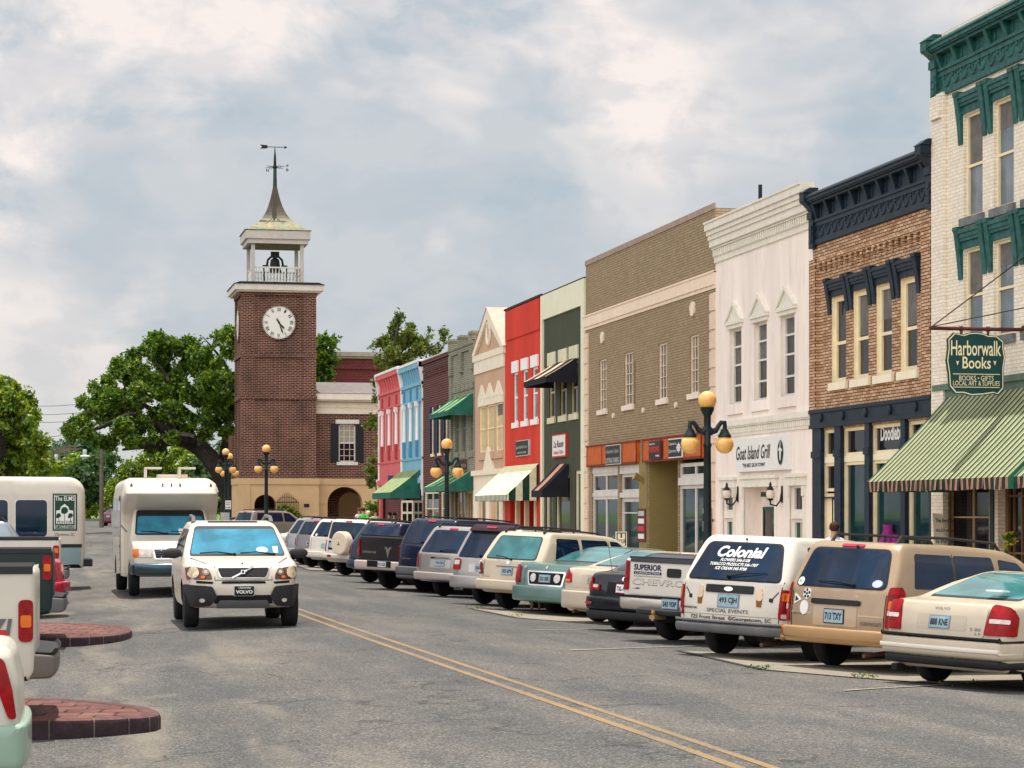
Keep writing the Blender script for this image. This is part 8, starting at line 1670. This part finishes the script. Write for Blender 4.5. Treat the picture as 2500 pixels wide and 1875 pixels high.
def ltruck(label, px, Y, pt, W, rail, rw, txt, tcol, red, ang_=179, H0=0, lz=(.9, 1.28), bm=None, dz=.98):
    t = vbase(label, 'pickup truck', 'pickup_truck', LG); sh, cb, xR = pickup(t, pt, W, 1.15, 3.2, .9, rail, rail+.55, rw, 1.9, None)
    s_ = sh.sidem(1); patch('bed_rail', rect(xR+.02, xR+1.85, rail-.045, rail+.02), s_, .016, DARK, t)
    for sg in (1, -1): q = patch('taillight', rect(xR+.015, xR+.145, *lz), sh.sidem(sg), .02, LRED, t, r=.05); patch('lens', rect(xR+.03, xR+.125, lz[0]+.13, lz[0]+.24), sh.sidem(sg), .026, LORG, q, r=.02)
    patch('decal_band', rect(xR+.22, xR+.50, dz-.02, dz+.03), s_, .006, red, t)
    if txt != ' - ': stext(txt, xR+.50, dz, .30, .13, s_, tcol, t, .010, mir=-1, bold=.05, shear=.15)
    bumper(t, W-.03, xR-.19, xR+.15, .56, .80, bm or GREYP, taper=.05, bow=.04, r=.025); bumper(t, W-.05, xR-.20, xR+.1, .78, .825, DARK, taper=.05, bow=.04, r=.012, name='bumper_step')
    seam([(xR+.2, .74), (xR+1.85, .74)], s_, t, .008); putl(t, px, Y, xR, W, H0, ang_); return t, sh
ltruck('white pickup with off road decal on its bed side, second vehicle from the bottom left', 93, 21.2, paint('warm_white_paint', (.60, .55, .46)), .98, 1.56, .42, '4x4 Z71'[4:], GREYP, REDP, bm=plain('bumper_taupe', (.16, .13, .11), .5))
ltruck('dark green pickup with red and white off road decal on its bed side', 133, 35.0, paint('dark_green_paint', (.010, .045, .042), .3, .25), .98, 1.50, .40, 'Z71', WHS, REDP, lz=(1.05, 1.42), dz=1.16)
W = .88; t = vbase('magenta red car showing behind the dark green pickup', 'car', 'sedan', LG); MAG = paint('magenta_paint', (.42, .010, .045), .1, .2)
sh = Shell(three_box(1.0, 2.7, .9, 1.45, 1.0, .28, .31, deck=1.12, dl=.55, rr=.75), W, sides(.28, 1.0, 1.45, .70), bow=(.2, .22), r=.12); build_car(t, sh, MAG, W, 2.7, .31); bumper(t, W, -1.1, -.4, .42, .72, MAG, bow=.2, taper=.12, r=.08)
side_windows(t, sh, [[(.5, 1.05), (1.05, 1.05), (1.0, 1.36), (.7, 1.36)], [(1.12, 1.05), (2.1, 1.0), (1.5, 1.36), (1.07, 1.36)]], CG); patch('taillight', rect(-.93, -.75, .80, .98), sh.sidem(1), .012, plain('maroon_lens', (.2, .004, .02), .2), t, r=.04); putl(t, 172, 45.5, -1.1, W, .0)
t, _ = ltruck('white pickup farther back with red tail lamp below the shuttle bus windows', 149, 52, WHT_, .98, 1.48, .40, ' - ', WHS, WHT_, lz=(1.02, 1.32))
W = .92; t = vbase('silver grey sport utility roof and windows at the left edge before the shuttle bus', 'suv', 'parked_suv', LG)
sh = Shell(two_box(.95, 2.7, .85, 1.78, 1.12, .3, .36, slant=.45, hood=1.05), W, sides(.3, 1.12, 1.78, .8), bow=(.18, .09), r=.07); build_car(t, sh, paint('blue_silver_paint', (.28, .33, .37), .5), W, 2.7, .36)
side_windows(t, sh, [[(-.42, 1.18), (.35, 1.18), (.35, 1.64), (-.1, 1.64)], [(.45, 1.17), (1.3, 1.17), (1.25, 1.64), (.45, 1.64)], [(1.4, 1.17), (2.2, 1.16), (1.6, 1.62), (1.37, 1.64)]], CG); rails(t, 1.78, W, -.4, 1.5); putl(t, 70, 56.3, -.95, W, .1)
# shuttle bus seen from its side
t = vbase('white shuttle bus seen side on at the left edge with green tree logo', 'minibus', 'minibus', LG)
bs = Shell([(-1.9, .62, .03), (-1.95, .7, .04), (-1.95, 2.75, .25), (-1.7, 3.0, .2), (4.2, 3.04, .3), (4.6, 2.8, .2), (4.6, .62, .1)]+arch(0, .42, .62, .5), 1.15, [(.5, 1), (2.55, 1), (2.75, .985), (2.95, .93), (3.1, .8)], taper=(.04, .03), bow=(.1, .06), r=.12)
bs.build('body', [CW, UNDER], t); sm = bs.sidem(1)
for a, b in ((-.95, -.15), (.05, 1.28), (1.42, 2.65), (2.8, 4.0)):
    patch('window_seal', rect(a-.03, b+.03, 1.42, 2.43), sm, .004, paint('white_seal', (.7, .66, .6)), t, r=.12); patch('side_window', rect(a, b, 1.45, 2.40), sm, .010, CG, t, r=.11)
LGN = plain('logo_green', (.012, .06, .03), .6); l0, l1, m0_, m1_ = -1.13, -1.75, 1.62, 2.55
pn = patch('logo_panel', rect(l1-.03, l0+.03, m0_-.02, m1_+.02), sm, .008, LGN, t); patch('logo_ground', rect(l1+.01, l0-.01, m0_+.02, m1_-.02), sm, .011, WHS, pn); patch('logo_field', rect(l1+.03, l0-.03, m0_+.03, m1_-.03), sm, .014, LGN, pn)
ap = patch('logo_arch', [(-1.20, 1.78), (-1.20, 2.12), (-1.31, 2.14), (-1.33, 2.22), (-1.44, 2.30), (-1.55, 2.22), (-1.57, 2.14), (-1.68, 2.12), (-1.68, 1.78)], sm, .017, WHS, pn)
for xc, zc_, r_ in ((-1.44, 2.13, .10), (-1.27, 2.0, .065), (-1.61, 2.0, .065)):
    badge(ap, sm, xc, zc_, r_, r_*.9, LGN, .021, 'tree_emblem'); badge(ap, sm, xc+.04, zc_-.04, r_*.6, r_*.5, LGN, .0215, 'tree_emblem'); seam([(xc, 1.82), (xc, zc_)], lambda a, b, o_=0: sm(a, b, .021), ap, .014, LGN, name='tree_emblem')
for k in range(9): seam([(-1.24-k*.05, 1.79), (-1.24-k*.05, 1.86)], lambda a, b, o_=0: sm(a, b, .021), ap, .02, LGN, name='fence_emblem')
stext('The ELMS', -1.17, 2.38, .54, .12, sm, WHS, pn, .019, mir=-1, bold=.01); stext('OF CHARLESTON', -1.16, 1.67, .56, .075, sm, WHS, pn, .019, mir=-1); stext('Charleston, SC', -1.16, 1.46, .56, .08, sm, BLK, t, .012, mir=-1, shear=.3)
patch('skirt_panel', rect(-1.88, -.55, .72, 1.20), sm, .006, paint('grey_green_skirt', (.22, .32, .32)), t, r=.03); patch('skirt_strip', rect(-1.9, -.5, 1.16, 1.25), sm, .012, DARK, t); MB().box(-2.12, -1.9, -1.05, 1.08, .66, .85).build('rear_bumper', DARK, t)
for y in (.98, -.98): wheel(t, 0, y, .42, .26, GREYP, 1 if y > 0 else -1); wheel(t, 3.9, y, .42, .24, GREYP, 1 if y > 0 else -1)
putl(t, 210, 61, -1.95, 1.15, -.06, 180)
# far cars
for px, Y, lb, col, rz, H0 in ((278, 190, 'dark red car parked far away beside the utility pole', (.12, .012, .03), R(30), 0), (548, 120, 'dark car roof glimpsed behind the lamp post left of the tower', (.03, .04, .05), R(70), 0)):
    W = .9; t = vbase(lb, 'car', 'parked_car'); sh = Shell(three_box(1.0, 2.7, .9, 1.45, 1.0, .24, .32, deck=1.05), W, sides(.24, 1.0, 1.45, .7), bow=(.2, .1)); build_car(t, sh, paint('far_'+str(px), col), W, 2.7, .32)
    rear_glass(t, sh, 1.12, 1.38, .6, .5, CG); lamp_pair(t, sh, [(.6, .7), (.95, .7), (.95, .95), (.6, .95)], LRED); plate(sh.rear, 0, .8, '', t); side_windows(t, sh, [[(.45, 1.05), (1.1, 1.05), (1.05, 1.34), (.7, 1.34)], [(1.18, 1.05), (2.1, 1.0), (1.5, 1.34), (1.12, 1.34)]], CG)
    X_ = x_at(px, Y); t.location = (X_, Y, gz(X_, Y)+H0); t.rotation_euler = (0, 0, math.pi/2-rz)
# legs of somebody standing between two parked cars
X_, Y_ = ground_pt(1308, 1487, -.14); person('person behind the sage sedan, only bare shins visible below its bumper', 1308, None, Y_, cloth('tan_shirt', (.4, .3, .2)), SKIN, HB_, H=1.30, z0=gz(X_, Y_), X=X_)
